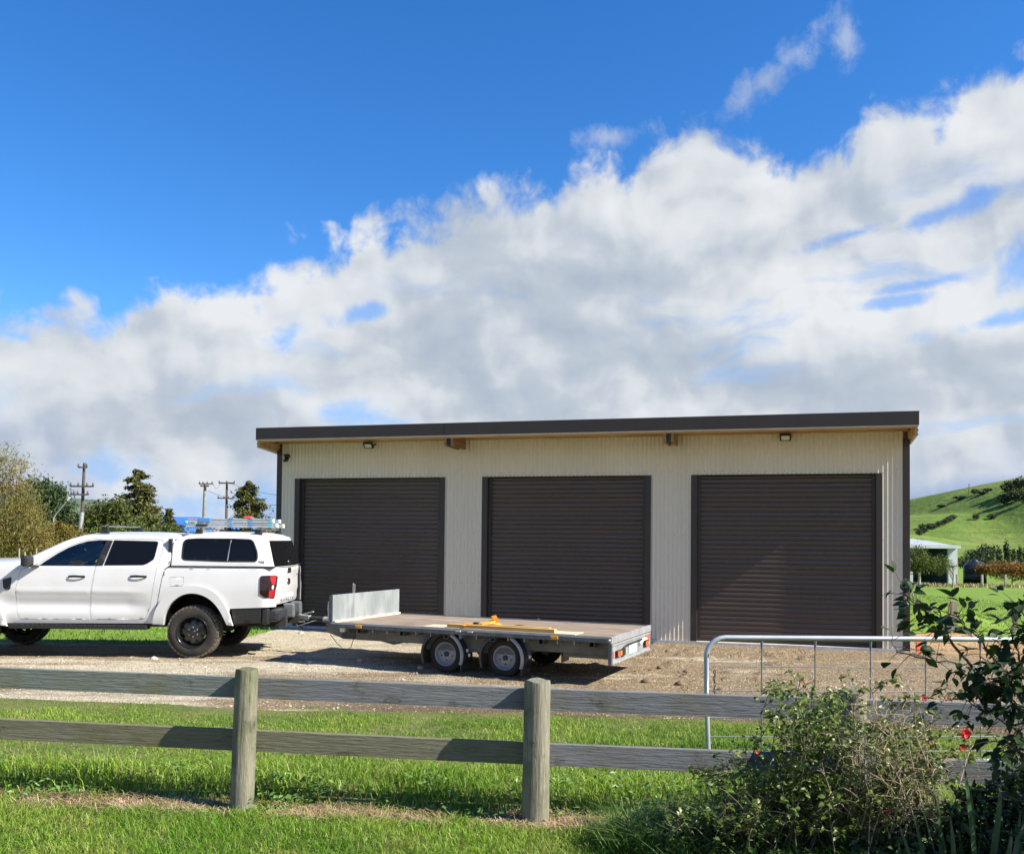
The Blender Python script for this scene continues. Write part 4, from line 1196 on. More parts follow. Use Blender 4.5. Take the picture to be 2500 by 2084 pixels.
    # maker's plate near the hatch
    x, z = tp(1760, 391); y = canopy_y(x, z)
    pl = MB().box(x - 0.048, x + 0.048, -y - 0.006, -y + 0.004, z - 0.020, z + 0.020).build('maker_plate', m_canopy, can, bevel=0.003)
    for i, ch in enumerate('ARB'):
        words(ch, 'plate_letter', 0.034, Matrix.Translation((x + (i - 1) * 0.026, -y - 0.0075, z)) @ RX, M('plate_letter', (0.20, 0.02, 0.025), None, 5, 0.5), pl, 0.001)
    # antenna fin and roof bars
    MB().prism([(0, 0), (0.16, 0), (0.16, 0.02), (0.10, 0.055)], -0.02, 0.02, lambda u, v, w: (-0.42 - u, w, 1.875 + v)).build('roof_fin', m_trimb, TR)
    def bar_across(x, zb, y0, y1, name, parent):
        r = MB(); r.box(x - 0.035, x + 0.035, y0, y1, zb, zb + 0.022)
        r = r.build(name, m_grey, parent, bevel=0.01)
        for y in (y0 + 0.05, y1 - 0.05):
            MB().prism([(-0.06, -0.10), (0.07, -0.10), (0.05, 0.025), (-0.015, 0.025)], y - 0.03, y + 0.03, lambda u, v, w: (x + u, w, zb + v)).build('bar_foot', m_trimb, r, bevel=0.008)
        return r
    bar_across(tp(655, 0)[0], 1.970, -0.70, 0.70, 'roof_bar', TR)
    for zx in (1290, 1700): bar_across(tp(zx, 0)[0], 1.950, -0.64, 0.64, 'canopy_bar', can)
build_truck()

def build_ladder():
    t = empty('ladder', (-4.79, 14.52, 1.985))
    t.scale = (1, 1, 0.84)
    tag(t, 'silver extension ladder strapped on the canopy roof bars with blue ties', 'ladder')
    x0, x1 = [(tp(q, 0)[0] - 4.79) * 14.35 / 13.8 + 4.79 for q in (1262, 1868)]
    for k, (za, sh) in enumerate(((0.0, 0.0), (0.088, 0.03))):
        for y in (-0.20, 0.20):
            st = MB().box(x0 + sh, x1 - (0.0 if k == 0 else 0.06), y - 0.016, y + 0.016, za, za + 0.072)
            st.box(x0 + sh, x1 - 0.06, y - 0.024, y - 0.016, za + 0.006, za + 0.014).box(x0 + sh, x1 - 0.06, y - 0.024, y - 0.016, za + 0.058, za + 0.066)
            st = st.build('stile', m_alu, t, bevel=0.003)
            MB().box(x1 - 0.02 - 0.06 * k, x1 + 0.03 - 0.06 * k, y - 0.022, y + 0.022, za - 0.004, za + 0.077).build('rubber_foot', m_rubber, st, bevel=0.012)
            MB().box(x1 - 0.12, x1 - 0.065, y - 0.020, y + 0.020, za - 0.003, za + 0.075).build('end_band', m_cyan, st)
        n = 5
        for j in range(n):
            xx = x0 + 0.14 + (x1 - x0 - 0.3) * j / (n - 1)
            MB().tube([(xx, -0.2, za + 0.036), (xx, 0.2, za + 0.036)], 0.016).build('rung', m_alu, t)
    for y in (-0.20, 0.20):
        MB().lathe([(0, -0.03), (0.034, -0.03), (0.034, 0.03), (0, 0.03)], 18, Matrix.Translation((x0 - 0.0, y, 0.085))).lathe([(0, -0.034), (0.02, -0.034), (0.02, 0.034), (0, 0.034)], 12, Matrix.Translation((x0, y, 0.085))).build('pulley', m_cyan, t)
    MB().box(x0 + 0.20, x0 + 0.38, -0.228, 0.228, 0.10, 0.172).build('blue_sleeve', m_blue, t, bevel=0.004)
    MB().box(x0 + 0.16, x0 + 0.34, -0.227, -0.2255, 0.02, 0.055).build('label_plate', m_trimb, t)
    for fx in (0.50, 0.72):
        xx = x0 + (x1 - x0) * fx
        MB().box(xx - 0.012, xx + 0.012, -0.232, 0.232, -0.03, -0.004).box(xx - 0.012, xx + 0.012, -0.232, -0.229, -0.03, 0.166).box(xx - 0.03, xx + 0.03, -0.232, 0.232, 0.164, 0.175).build('tie_strap', m_blue, t)
    MB().box(x0 + 0.86, x0 + 0.99, -0.10, 0.02, 0.165, 0.215).build('red_clamp', m_redp, t, bevel=0.015)
build_ladder()

# ------------------------------------------------------------------ flat deck trailer
m_ply = M('deck_plywood', (0.165, 0.125, 0.090), (0.27, 0.215, 0.16), 5, 0.85, stretch=(0.5, 3, 1), col3=(0.36, 0.30, 0.23), scale3=2.2, lo3=0.52, hi3=0.72, bump=0.15)
m_rail = M('side_rail_steel', (0.085, 0.10, 0.115), (0.14, 0.155, 0.17), 7, 0.55, metal=0.3)
m_beam = M('weathered_galvanised', (0.105, 0.105, 0.10), (0.17, 0.17, 0.162), 4, 0.6, metal=0.35, col3=(0.12, 0.115, 0.11), scale3=8)
m_white_galv = M('bright_galvanised_sheet', (0.215, 0.245, 0.255), (0.30, 0.33, 0.34), 5, 0.5, metal=0.25, rough2=0.65, stretch=(1, 1, 0.35), col3=(0.165, 0.19, 0.20), scale3=3, lo3=0.58, hi3=0.75)
m_amber = M('amber_reflector', (0.85, 0.33, 0.01), None, 5, 0.25)
m_mguard = M('black_mudguard', (0.026, 0.028, 0.033), (0.04, 0.042, 0.048), 8, 0.42)
m_glint = M('painted_mudguard_glint', (0.27, 0.275, 0.28), (0.36, 0.365, 0.37), 10, 0.5)
m_rimg = M('grey_wheel_paint', (0.27, 0.285, 0.31), (0.34, 0.355, 0.38), 8, 0.4, metal=0.25)
m_plate = M('number_plate', (0.75, 0.76, 0.76), (0.62, 0.63, 0.63), 60, 0.4)

TL = empty('flatbed_trailer', (-2.593, 13.233, 0.0), -0.414)
tag(TL, 'grey tandem axle flatbed trailer with a low headboard hitched to the ute', 'trailer')
LL, WW, ZD = 4.22, 1.88, 0.615
def tloc(w):
    """world point to trailer coordinates"""
    return TL.matrix_basis.inverted() @ Vector(w)

def trailer_wheel(x, near):
    sd = 1 if near else -1
    yo = 0.155 if near else WW - 0.155
    t = empty('wheel', (x, 0, 0.256)); t.parent = TL
    def L(prof): return [(r, yo + sd * y) for r, y in prof]
    MB().lathe(L([(0.160, 0.012), (0.172, 0.003), (0.20, 0.0), (0.232, 0.005), (0.250, 0.018), (0.256, 0.035), (0.256, 0.13), (0.250, 0.15), (0.20, 0.17), (0.16, 0.16)]), 40).build('tyre', m_tyre, t)
    g = MB()
    for k in range(60):
        a = 2 * math.pi * k / 60
        g.bar((0.2535 * math.cos(a), yo + sd * 0.022, 0.2535 * math.sin(a)), (0.2555 * math.cos(a + .04), yo + sd * 0.062, 0.2555 * math.sin(a + .04)), 0.011, 0.008, up=(math.cos(a), 0, math.sin(a)))
    tag(g.build('tread_block', m_tyre, t), kind='stuff')
    rim = MB().lathe(L([(0.161, 0.014), (0.166, 0.006), (0.160, 0.002), (0.152, 0.010), (0.146, 0.030), (0.138, 0.040), (0.130, 0.060), (0.112, 0.066), (0.100, 0.050), (0.086, 0.046), (0.060, 0.050), (0.040, 0.046), (0.0, 0.046)]), 40)
    rim = rim.build('rim', m_rimg, t)
    MB().lathe(L([(0.0, 0.012), (0.026, 0.014), (0.033, 0.022), (0.034, 0.05)]), 20).build('hub_cap', m_mguard, t)
    n = MB(); h = MB()
    for k in range(5):
        a = 2 * math.pi * k / 5 + 0.3
        n.lathe(L([(0.0, 0.032), (0.010, 0.034), (0.011, 0.05)]), 6, Matrix.Translation((0.060 * math.cos(a), 0, 0.060 * math.sin(a))))
        h.lathe(L([(0.0, 0.0435), (0.011, 0.0435), (0.0115, 0.05)]), 10, Matrix.Translation((0.084 * math.cos(a + .63), 0, 0.084 * math.sin(a + .63))))
    tag(n.build('wheel_nut', m_galv, t), kind='stuff'); tag(h.build('rim_hole', m_black, rim), kind='stuff')
    # mudguard: curved channel open below, a glint painted as a pale strip along its rear outer edge
    y0, y1 = (0.035, 0.36) if near else (WW - 0.36, WW - 0.035)
    prof_in = sorted((y0, y1))
    a0, a1 = math.radians(-22), math.radians(205)
    mg = MB(); P = []; Q = []
    for k in range(33):
        a = a0 + (a1 - a0) * k / 32; r = 0.318
        e = y0 if near else y1
        c, s = math.cos(a), math.sin(a)
        row = [(x + (r - 0.030) * c, e, 0.256 + (r - 0.030) * s), (x + r * c, e, 0.256 + r * s)]
        row += [(x + (r + 0.012) * c, e + sd * 0.02, 0.256 + (r + 0.012) * s), (x + (r + 0.014) * c, e + sd * 0.30, 0.256 + (r + 0.014) * s)]
        P.append(row)
        if -0.42 < a < 1.15: Q.append([(x + (r - 0.024) * c, e - sd * 0.003, 0.256 + (r - 0.024) * s), (x + (r + 0.001) * c, e - sd * 0.003, 0.256 + (r + 0.001) * s), (x + (r + 0.014) * c, e + sd * 0.018, 0.2575 + (r + 0.014) * s)])
    m_ = mg.grid(P).build('mudguard', m_mguard, TL)
    MB().grid(Q).build('painted_glint', m_glint, m_)
    xe = x + 0.30; ye = sorted((y0 + sd * 0.0, y0 + sd * 0.30)) if near else sorted((y1, y1 + sd * 0.30))
    MB().box(xe - 0.006, xe + 0.006, ye[0], ye[1], 0.05, 0.20).build('mud_flap', m_mguard, m_)

def build_trailer():
    # deck of three plywood sheets
    for a, c in ((0.02, 1.55), (1.556, 3.35), (3.356, LL - 0.03)):
        MB().box(a, c, 0.035, WW - 0.035, ZD - 0.02, ZD - 0.001 * (a > 1 and a < 2)).build('deck_board', m_ply, TL)
    for y0, y1 in ((0.0, 0.033), (WW - 0.033, WW)):
        r = MB().box(0.0, LL - 0.035, y0, y1, ZD - 0.066, ZD + 0.012).build('side_rail', m_rail, TL, bevel=0.004)
        o = -0.004 if y0 == 0 else WW - 0.001
        MB().box(0.0, LL - 0.035, o, o + 0.005, ZD - 0.012, ZD + 0.008).build('rail_lip', m_galv, r)
    MB().box(LL - 0.033, LL, -0.002, WW + 0.002, ZD - 0.075, ZD + 0.014).build('end_rail', m_galv, TL, bevel=0.004)
    MB().box(-0.012, 0.015, 0.0, WW, ZD - 0.07, ZD + 0.012).build('front_rail', m_rail, TL, bevel=0.004)
    # headboard
    h = MB().box(-0.004, 0.020, 0.01, WW - 0.01, ZD + 0.013, ZD + 0.40).build('headboard', m_white_galv, TL, bevel=0.004)
    MB().box(0.021, 0.055, 0.02, WW - 0.02, ZD + 0.002, ZD + 0.028).build('headboard_angle', m_trim, h)
    for y in (0.012, WW - 0.052): MB().box(-0.05, -0.006, y, y + 0.04, ZD - 0.05, ZD + 0.39).build('headboard_post', m_rail, h)
    w = MB().box(-0.16, -0.01, 0.55, 0.80, ZD + 0.36, ZD + 0.375).tube([(-0.08, 0.68, ZD + 0.37), (-0.08, 0.68, ZD + 0.54)], 0.010).tube([(-0.055, 0.68, ZD + 0.37), (-0.055, 0.68, ZD + 0.53)], 0.006)
    w.build('winch_post', m_galv, h)
    MB().tube([(-0.06, 0.03, ZD + 0.30), (-0.07, 0.03, ZD + 0.20), (-0.06, 0.03, ZD + 0.12), (-0.07, 0.03, ZD + 0.02)], 0.016).build('lashing_chain', m_galv, h)
    # frame
    for y in (0.20, WW - 0.24):
        MB().box(0.05, LL - 0.05, y, y + 0.04, 0.37, 0.53).build('main_beam', m_beam, TL, bevel=0.003)
    n = 17
    for i in range(n):
        x = 0.22 + (LL - 0.5) * i / (n - 1)
        if i % 3 == 1:
            b = MB()
            b.box(x - 0.035, x + 0.035, 0.04, WW - 0.04, 0.480, 0.486).box(x - 0.035, x + 0.035, 0.04, WW - 0.04, ZD - 0.03, ZD - 0.021)
            b.box(x - 0.035, x - 0.029, 0.04, WW - 0.04, 0.486, ZD - 0.03).box(x + 0.029, x + 0.035, 0.04, WW - 0.04, 0.486, ZD - 0.03)
            b.build('cross_member', m_beam, TL)
        else:
            MB().box(x - 0.004, x + 0.004, 0.03, 0.20, 0.50, ZD - 0.022).build('deck_bracket', m_galv, TL)
    # drawbar: two arms meeting at the coupling
    ball = tloc(TR.matrix_basis @ Vector((1.44, 0, 0.55)))
    hx, hy = ball.x, ball.y
    nose_ = Vector((hx + 0.42, hy, 0.49))
    for y in (0.40, WW - 0.40):
        MB().bar((nose_.x + 0.10, hy + (0.05 if y > hy else -0.05), 0.485), (1.05, y, 0.40), 0.06, 0.12).build('drawbar', m_beam, TL, bevel=0.004)
    b = MB().prism([(-0.22, 0.455), (-0.20, 0.54), (0.30, 0.555), (0.30, 0.38), (0.06, 0.38)], 0.20, 0.235, lambda u, v, w: (u, w, v)).build('drawbar_gusset', m_beam, TL)
    MB().box(0.02, 0.10, 0.193, 0.198, 0.47, 0.535).build('maker_label', m_plate, b)
    MB().prism([(0.15, 0.385), (1.2, 0.385), (0.72, 0.285)], 0.55, 0.60, lambda u, v, w: (u, w, v)).build('belly_plate', m_beam, TL)
    cp = MB().bar((hx - 0.05, hy, 0.575), (hx + 0.16, hy, 0.56), 0.09, 0.075).build('coupling', m_galv, TL, bevel=0.012)
    MB().bar((hx + 0.02, hy, 0.61), (hx + 0.22, hy, 0.66), 0.03, 0.02).build('coupling_handle', m_galv, cp, bevel=0.005)
    bl = MB(); prof = []
    for k in range(15): prof.append((0.045 if k % 2 else 0.033, 0.0 + 0.02 * k))
    Mx = Matrix.Translation((hx + 0.17, hy, 0.555)) @ Matrix.Rotation(-math.pi / 2, 4, 'Z')
    bl.lathe(prof, 18, Mx); bl.build('bellows', m_trimb, cp)
    MB().tube([(hx + 0.42, hy, 0.55), (-0.15, hy, 0.54)], 0.045, 12).build('drawtube', m_galv, TL)
    # jockey wheel folded up beside the drawbar, brake lever, cables
    jy = hy - 0.16; jx = -0.22
    j = MB().lathe([(0.0, -0.03), (0.06, -0.03), (0.085, -0.022), (0.09, 0.0), (0.085, 0.022), (0.06, 0.03), (0.0, 0.03)], 24, Matrix.Translation((jx, jy, 0.60))).build('jockey_wheel', m_tyre, TL)
    MB().tube([(jx + 0.10 * math.cos(a), jy, 0.60 + 0.10 * math.sin(a)) for a in [0.1 * k for k in range(0, 30)]], 0.012, 6).build('jockey_guard', m_galv, j)
    MB().tube([(jx + 0.22, jy + 0.02, 0.56), (jx + 0.10, jy + 0.02, 0.74), (jx - 0.04, jy + 0.02, 0.90)], [0.016, 0.018, 0.021], 10).build('brake_lever', m_rail, TL)
    MB().tube([(hx + 0.05, hy - 0.04, 0.54), (hx + 0.15, hy - 0.08, 0.42), (hx + 0.05, hy - 0.06, 0.40), (hx - 0.12, hy - 0.03, 0.46)], 0.010, 6).build('brake_cable', m_trimb, TL)
    MB().tube([(hx + 0.30, hy - 0.03, 0.53), (hx + 0.1, hy - 0.10, 0.46), (hx - 0.02, hy - 0.08, 0.43), (hx - 0.2, hy, 0.50)], 0.008, 6).build('light_cable', m_galv, TL)
    MB().tube([(-0.15, 0.2, 0.42), (-0.02, 0.19, 0.30), (0.12, 0.19, 0.20), (0.22, 0.19, 0.26), (0.26, 0.2, 0.40)], 0.005, 5).build('hanging_cable', m_black, TL)
    # axles, springs
    for x in (1.78, 2.67):
        MB().box(x - 0.03, x + 0.03, 0.2, WW - 0.2, 0.22, 0.28).build('axle', m_beam, TL)
        for near in (True, False): trailer_wheel(x, near)
    for y in (0.20, WW - 0.24):
        MB().box(1.45, 3.02, y - 0.005, y + 0.045, 0.30, 0.372).build('spring_hanger', m_rail, TL)
    for x, z in ((2.13, 0.33), (2.16, 0.27), (3.05, 0.30)): MB().box(x, x + 0.025, 0.10, 0.115, z - 0.02, z + 0.02).build('greaser', m_lens, TL)
    # amber side markers and latches
    for x in (0.42, 3.40): MB().box(x, x + 0.10, -0.016, -0.001, ZD - 0.052, ZD - 0.012).build('amber_marker', m_amber, TL, bevel=0.004)
    for x in (2.02, 2.20): MB().box(x, x + 0.07, -0.02, 0.0, ZD - 0.03, ZD - 0.012).lathe([(0, -0.02), (0.012, -0.02), (0.012, 0.02), (0, 0.02)], 10, Matrix.Translation((x + 0.07, -0.01, ZD - 0.02))).build('side_latch', m_galv, TL, bevel=0.003)
    MB().box(2.07, 2.11, -0.008, 0.0, ZD - 0.12, ZD - 0.03).build('hinge_plate', m_rail, TL)
    # ramp tube slung below the rear
    MB().box(3.45, LL - 0.05, 0.30, 0.40, 0.305, 0.365).build('ramp_tube', m_beam, TL, bevel=0.006)
    # tail board: frame with lamps and number plate
    for y in (0.0, WW - 0.045): MB().box(LL - 0.05, LL, y, y + 0.045, 0.275, ZD - 0.075).build('tail_post', m_rail, TL, bevel=0.004)
    tb = MB().box(LL - 0.028, LL - 0.008, 0.046, WW - 0.046, 0.30, 0.50).build('tail_board', m_white_galv, TL)
    MB().box(LL - 0.04, LL + 0.002, 0.046, WW - 0.046, 0.275, 0.30).build('tail_bar', m_galv, tb, bevel=0.003)
    MB().box(LL - 0.04, LL + 0.002, 0.046, WW - 0.046, 0.505, 0.53).build('tail_bar', m_galv, tb, bevel=0.003)
    MB().box(LL - 0.007, LL - 0.003, 0.78, 1.14, 0.335, 0.455).build('plate', m_plate, tb)
    for y in (0.16, WW - 0.40):
        l = MB().box(LL - 0.007, LL + 0.03, y, y + 0.20, 0.36, 0.44).build('tail_lamp', m_black, tb, bevel=0.008)
        MB().box(LL + 0.0305, LL + 0.034, y + 0.01, y + 0.12, 0.37, 0.43).build('red_lens', m_redp, l)
        MB().box(LL + 0.0305, LL + 0.034, y + 0.14, y + 0.18, 0.37, 0.43).build('amber_lens', m_amber, l)
    MB().box(LL - 0.006, LL - 0.001, 1.60, 1.80, 0.33, 0.50).build('red_reflector_sheet', m_redp, tb)
    MB().box(LL - 0.006, LL - 0.001, 0.06, 0.11, 0.35, 0.44).build('red_reflector', m_redp, tb)
    MB().tube([(LL + 0.01, 1.25, 0.42), (LL + 0.02, 1.40, 0.47), (LL + 0.01, 1.58, 0.46)], 0.02).build('lock_handle', m_plate, tb)
    MB().box(LL - 0.006, LL + 0.02, 0.42, 0.55, 0.345, 0.44).build('junction_box', m_black, tb, bevel=0.006)
    MB().tube([(LL + 0.005, 0.48, 0.44), (LL + 0.02, 0.62, 0.475), (LL + 0.005, 0.95, 0.468), (LL + 0.015, 1.3, 0.48), (LL + 0.005, 1.52, 0.44)], 0.012).build('light_cable', m_black, tb)
    for y in (-0.012, WW + 0.012): MB().lathe([(0, -0.02), (0.018, -0.02), (0.018, 0.02), (0, 0.02)], 12, Matrix.Translation((LL - 0.03, y, ZD - 0.03))).build('end_latch', m_galv, TL)
build_trailer()

# loads lying on the deck
m_batten = M('yellow_batten', (0.46, 0.27, 0.075), (0.58, 0.37, 0.13), 3, 0.6, stretch=(0.5, 6, 6))
m_palep = M('pale_plywood', (0.52, 0.43, 0.30), (0.60, 0.51, 0.38), 4, 0.7, stretch=(0.5, 3, 1))
def on_deck(px, py, z): return at_z(px, py, z)
def build_load():
    z = ZD + 0.012
    a, c = tloc(at_z(1095, 1528, ZD)), tloc(at_z(1440, 1549, ZD))
    def world_piece(name, label, cat, mb_mat, loc, rz, bev=0.003):
        mb, mt = mb_mat
        o = mb.build(name, mt, None, bevel=bev); p = TL.matrix_basis @ Vector(loc)
        o.location = p; o.rotation_euler = (0, 0, -0.414 + rz); tag(o, label, cat); return o
    world_piece('plywood_sheet', 'thin pale plywood sheet lying on the trailer deck under the timber lengths', 'plywood',
                (MB().box(0, 2.25, 0, 0.34, 0, 0.012), m_palep), (1.45, 0.08, ZD + 0.002), 0.0)
    world_piece('timber_batten', 'long yellow timber length lying along the near edge of the trailer deck', 'timber length',
                (MB().box(0, 1.58, 0, 0.09, 0, 0.048), m_batten), (1.83, 0.10, ZD + 0.015), -0.005)
    world_piece('timber_batten', 'yellow timber length lying behind the longer piece on the trailer deck', 'timber length',
                (MB().box(0, 1.30, 0, 0.07, 0, 0.045), m_batten), (1.96, 0.32, ZD + 0.015), -0.02)
    # orange ratchet strap: a flat run across the timber and a loose heap with a raised end
    t = empty('ratchet_strap', TL.matrix_basis @ Vector((2.2, 0.2, ZD + 0.06)), -0.414)
    tag(t, 'orange ratchet strap heaped across the timber on the trailer deck', 'strap')
    def ribbon(pts, w, side):
        P = [[tuple(Vector(p) - Vector(side) * w / 2), tuple(Vector(p) + Vector(side) * w / 2)] for p in pts]
        Q = [[tuple(Vector(a_) + Vector((0, 0, 0.004))) for a_ in r] for r in P]
        return MB().grid(P).grid(Q)
    ribbon([(-0.11, -0.19, -0.01), (-0.10, -0.10, 0.0), (-0.05, -0.02, 0.006), (0.00, 0.10, 0.008)], 0.055, (0.9, -0.35, 0)).build('strap_run', m_orange, t)
    ribbon([(0.02, 0.12, 0.01), (0.12, 0.16, 0.03), (0.22, 0.20, 0.045), (0.30, 0.24, 0.02), (0.38, 0.26, -0.02)], 0.07, (0.2, 0.9, 0.35)).build('strap_heap', m_orange, t)
    ribbon([(0.10, 0.10, -0.0), (0.20, 0.14, 0.02), (0.30, 0.20, 0.05), (0.22, 0.26, 0.065), (0.12, 0.26, 0.03)], 0.06, (-0.2, 0.5, 0.6)).build('strap_heap', m_orange, t)
    ribbon([(0.30, 0.22, 0.03), (0.31, 0.22, 0.08), (0.28, 0.22, 0.13), (0.25, 0.23, 0.165)], 0.09, (0.9, 0.2, 0.3)).build('strap_end', m_orange, t)
    MB().box(-0.03, 0.06, 0.0, 0.07, 0.012, 0.045).build('ratchet', m_black, t, bevel=0.006)
    MB().tube([(0.06, 0.05, 0.03), (0.10, 0.07, 0.04), (0.09, 0.03, 0.05)], 0.008).build('hook', m_galv, t)
    t.scale = (0.8, 0.8, 0.7)
    ribbon([(0.50, 0.35, -0.03), (0.60, 0.42, -0.025), (0.70, 0.50, -0.03), (0.66, 0.60, -0.03)], 0.04, (0.5, -0.8, 0.1)).build('strap_tail', m_orange, t)
    MB().tube([(0.55, 0.42, -0.03), (0.62, 0.46, -0.02), (0.72, 0.47, -0.03)], 0.008).build('tail_hook', m_black, t)
build_load()

# ------------------------------------------------------------------ post and rail fence
def wood_mat(name, c1, c2, c3, axis):
    """weathered sawn timber: grain along one axis, lichen and a few knots"""
    mt, b, p, o = newmat(name)
    tc = b.n('ShaderNodeTexCoord'); mp = b.n('ShaderNodeMapping'); b.put(mp.inputs[0], tc.outputs['Object'])
    inf = b.n('ShaderNodeObjectInfo'); 
    b.put(mp.inputs['Location'], b.vm('SCALE', (13.0, 7.0, 5.0), None, scale=inf.outputs['Random']))
    mp.inputs['Scale'].default_value = (1.1, 14, 14) if axis == 'x' else (9, 9, 0.7)
    g = b.noise(mp.outputs[0], 5.0, 8, 0.65, dist=0.6)
    P = b.vm('ADD', tc.outputs['Object'], b.vm('SCALE', (3.0, 7.0, 5.0), None, scale=inf.outputs['Random']))
    f = b.noise(P, 2.2, 6, 0.65); f2 = b.noise(P, 6.0, 5, 0.6)
    c = b.mix(b.sstep(g, 0.22, 0.78), c1, c2)
    c = b.mix(b.m('MULTIPLY', b.sstep(f, 0.46, 0.66), 0.85), c, c3)
    c = b.mix(b.m('MULTIPLY', b.sstep(f2, 0.58, 0.74), 0.6), c, (0.035, 0.04, 0.03))
    cr = b.noise(mp.outputs[0], 11.0, 4, 0.6)
    c = b.mix(b.m('MULTIPLY', b.sstep(cr, 0.62, 0.70), 0.75), c, (0.03, 0.028, 0.022))
    kn = b.n('ShaderNodeTexVoronoi'); kn.feature = 'F1'
    mk = b.n('ShaderNodeMapping'); b.put(mk.inputs[0], P); mk.inputs['Scale'].default_value = (1.6, 3.0, 5.0) if axis == 'x' else (5.0, 5.0, 2.2)
    b.put(kn.inputs['Vector'], mk.outputs[0]); kn.inputs['Scale'].default_value = 1.0
    ring = b.m('SINE', b.m('MULTIPLY', kn.outputs['Distance'], 90))
    knm = b.m('MULTIPLY', b.sstep(kn.outputs['Distance'], 0.20, 0.07), b.m('ADD', 0.35, b.m('MULTIPLY', ring, 0.25)))
    c = b.mix(knm, c, (0.05, 0.04, 0.03))
    b.put(p.inputs['Base Color'], c); p.inputs['Roughness'].default_value = 0.9; p.inputs['Specular IOR Level'].default_value = 0.2
    bp = b.n('ShaderNodeBump'); bp.inputs['Strength'].default_value = 1.0; bp.inputs['Distance'].default_value = 0.012
    b.put(bp.inputs['Height'], g); b.put(p.inputs['Normal'], bp.outputs[0])
    return mt
m_railw = wood_mat('weathered_rail', (0.125, 0.152, 0.138), (0.205, 0.228, 0.205), (0.155, 0.16, 0.098), 'x')
m_railg = wood_mat('weathered_rail_mossy', (0.125, 0.125, 0.085), (0.205, 0.195, 0.14), (0.125, 0.135, 0.062), 'x')
m_raild = wood_mat('weathered_rail_grey', (0.13, 0.14, 0.15), (0.21, 0.218, 0.23), (0.155, 0.155, 0.125), 'x')
m_postw = wood_mat('round_post_timber', (0.125, 0.125, 0.092), (0.28, 0.268, 0.205), (0.13, 0.14, 0.078), 'z')

def build_fence():
    F = empty('rail_fence', (0.16, 5.79, 0.0))
    tag(F, 'weathered two rail timber fence on stout round posts before the yard', 'fence')
    O = Vector((0.16, 5.79, 0))
    post_x = [-5.56, -3.66, -1.735, 0.165, 2.07, 3.98]
    tops = [1.0, 0.99, 0.985, 0.962, 0.95, 0.95]
    for i, (x, zt) in enumerate(zip(post_x, tops)):
        y = fence_y(x) - 0.02
        r0 = [0.085, 0.085, 0.074, 0.083, 0.085, 0.085][i]
        lean = [0, 0, 0.018, 0.006, 0.01, 0][i]
        b = MB(); P = []; n = 72; nh = 40
        zb = gz(x, y) - 0.15
        for j in range(nh + 1):
            t = j / nh; z = zb + (zt - zb) * t; row = []
            for k in range(n + 1):
                a = 2 * math.pi * (k % n) / n
                r = r0 * (1.04 - 0.05 * t) * (1 + 0.05 * (float(vnoise(math.cos(a) * 1.3 + 7 * i, math.sin(a) * 1.3 + 3, 5, 2)) - 0.5) + 0.075 * (float(vnoise((k % n) * 0.28 + 31 * i, z * 1.9, 8, 3)) - 0.5) - 0.05 * max(0.0, float(vnoise((k % n) * 0.55 + 17 * i, z * 0.8 + 3, 15, 2)) - 0.62) * 4)
                if j == nh: r *= 0.965
                row.append((x + lean * (z - 0.1) + r * math.cos(a) - O.x, y + r * math.sin(a) - O.y, z + (0.006 * math.sin(a * 3 + i) if j == nh else 0)))
            P.append(row)
        b.grid(P, smooth=True)
        b.add(P[-1][:-1], [tuple(range(n))])
        b.build('fence_post', m_postw, F, recalc=True)
    mats = [m_railw, m_railw, m_raild, m_raild, m_raild]
    matl = [m_railg, m_railg, m_railg, m_raild, m_raild]
    for i in range(5):
        for row, (zt, mm) in enumerate(((0.895, mats), (0.548, matl))):
            x0, x1 = post_x[i], post_x[i + 1]
            e = 0.012 * (i % 2)
            ya, yc = fence_y(x0) + 0.088, fence_y(x1) + 0.088
            za = zt + [0.06, 0.045, 0.030, 0.0, -0.010, -0.02][i] + RNG.uniform(-.004, .004); zc = zt + [0.045, 0.030, 0.0, -0.010, -0.02, -0.02][i + 1 if i < 5 else 5] * 1.0
            za = zt + [0.055, 0.042, 0.022, 0.0, -0.012, -0.02][i]; zc = zt + [0.055, 0.042, 0.022, 0.0, -0.012, -0.02][i + 1]
            hgt = 0.137
            L = math.hypot(x1 - x0, yc - ya) - 0.006
            b = MB(); P = []
            m_ = 14
            for j in range(m_ + 1):
                t = j / m_; xx = L * t
                w = 0.004 * math.sin(3 * t + i + row) ; th = 0.021
                P.append([(xx, -th + w, -hgt), (xx, th + w, -hgt), (xx, th + w, 0), (xx, -th + w, 0), (xx, -th + w, -hgt)])
            b.grid(P, smooth=False)
            b.add(P[0][:-1], [(3, 2, 1, 0)]); b.add(P[-1][:-1], [(0, 1, 2, 3)])
            nl = MB()
            for xx in (0.05, L - 0.05):
                for zz in (-0.035, -0.10): nl.lathe([(0, -0.004), (0.006, -0.003), (0.007, 0)], 7, Matrix.Translation((xx, -0.021, zz)))
            o = b.build('fence_rail', mm[i], F, bevel=0.004)
            tag(nl.build('nails', m_black, o), kind='stuff')
            d = Vector((x1 - x0, yc - ya, zc - za)).normalized()
            o.rotation_euler = (0, -math.asin(d.z), math.atan2(d.y, d.x)); o.location = (x0 - O.x, ya - O.y, za)
build_fence()

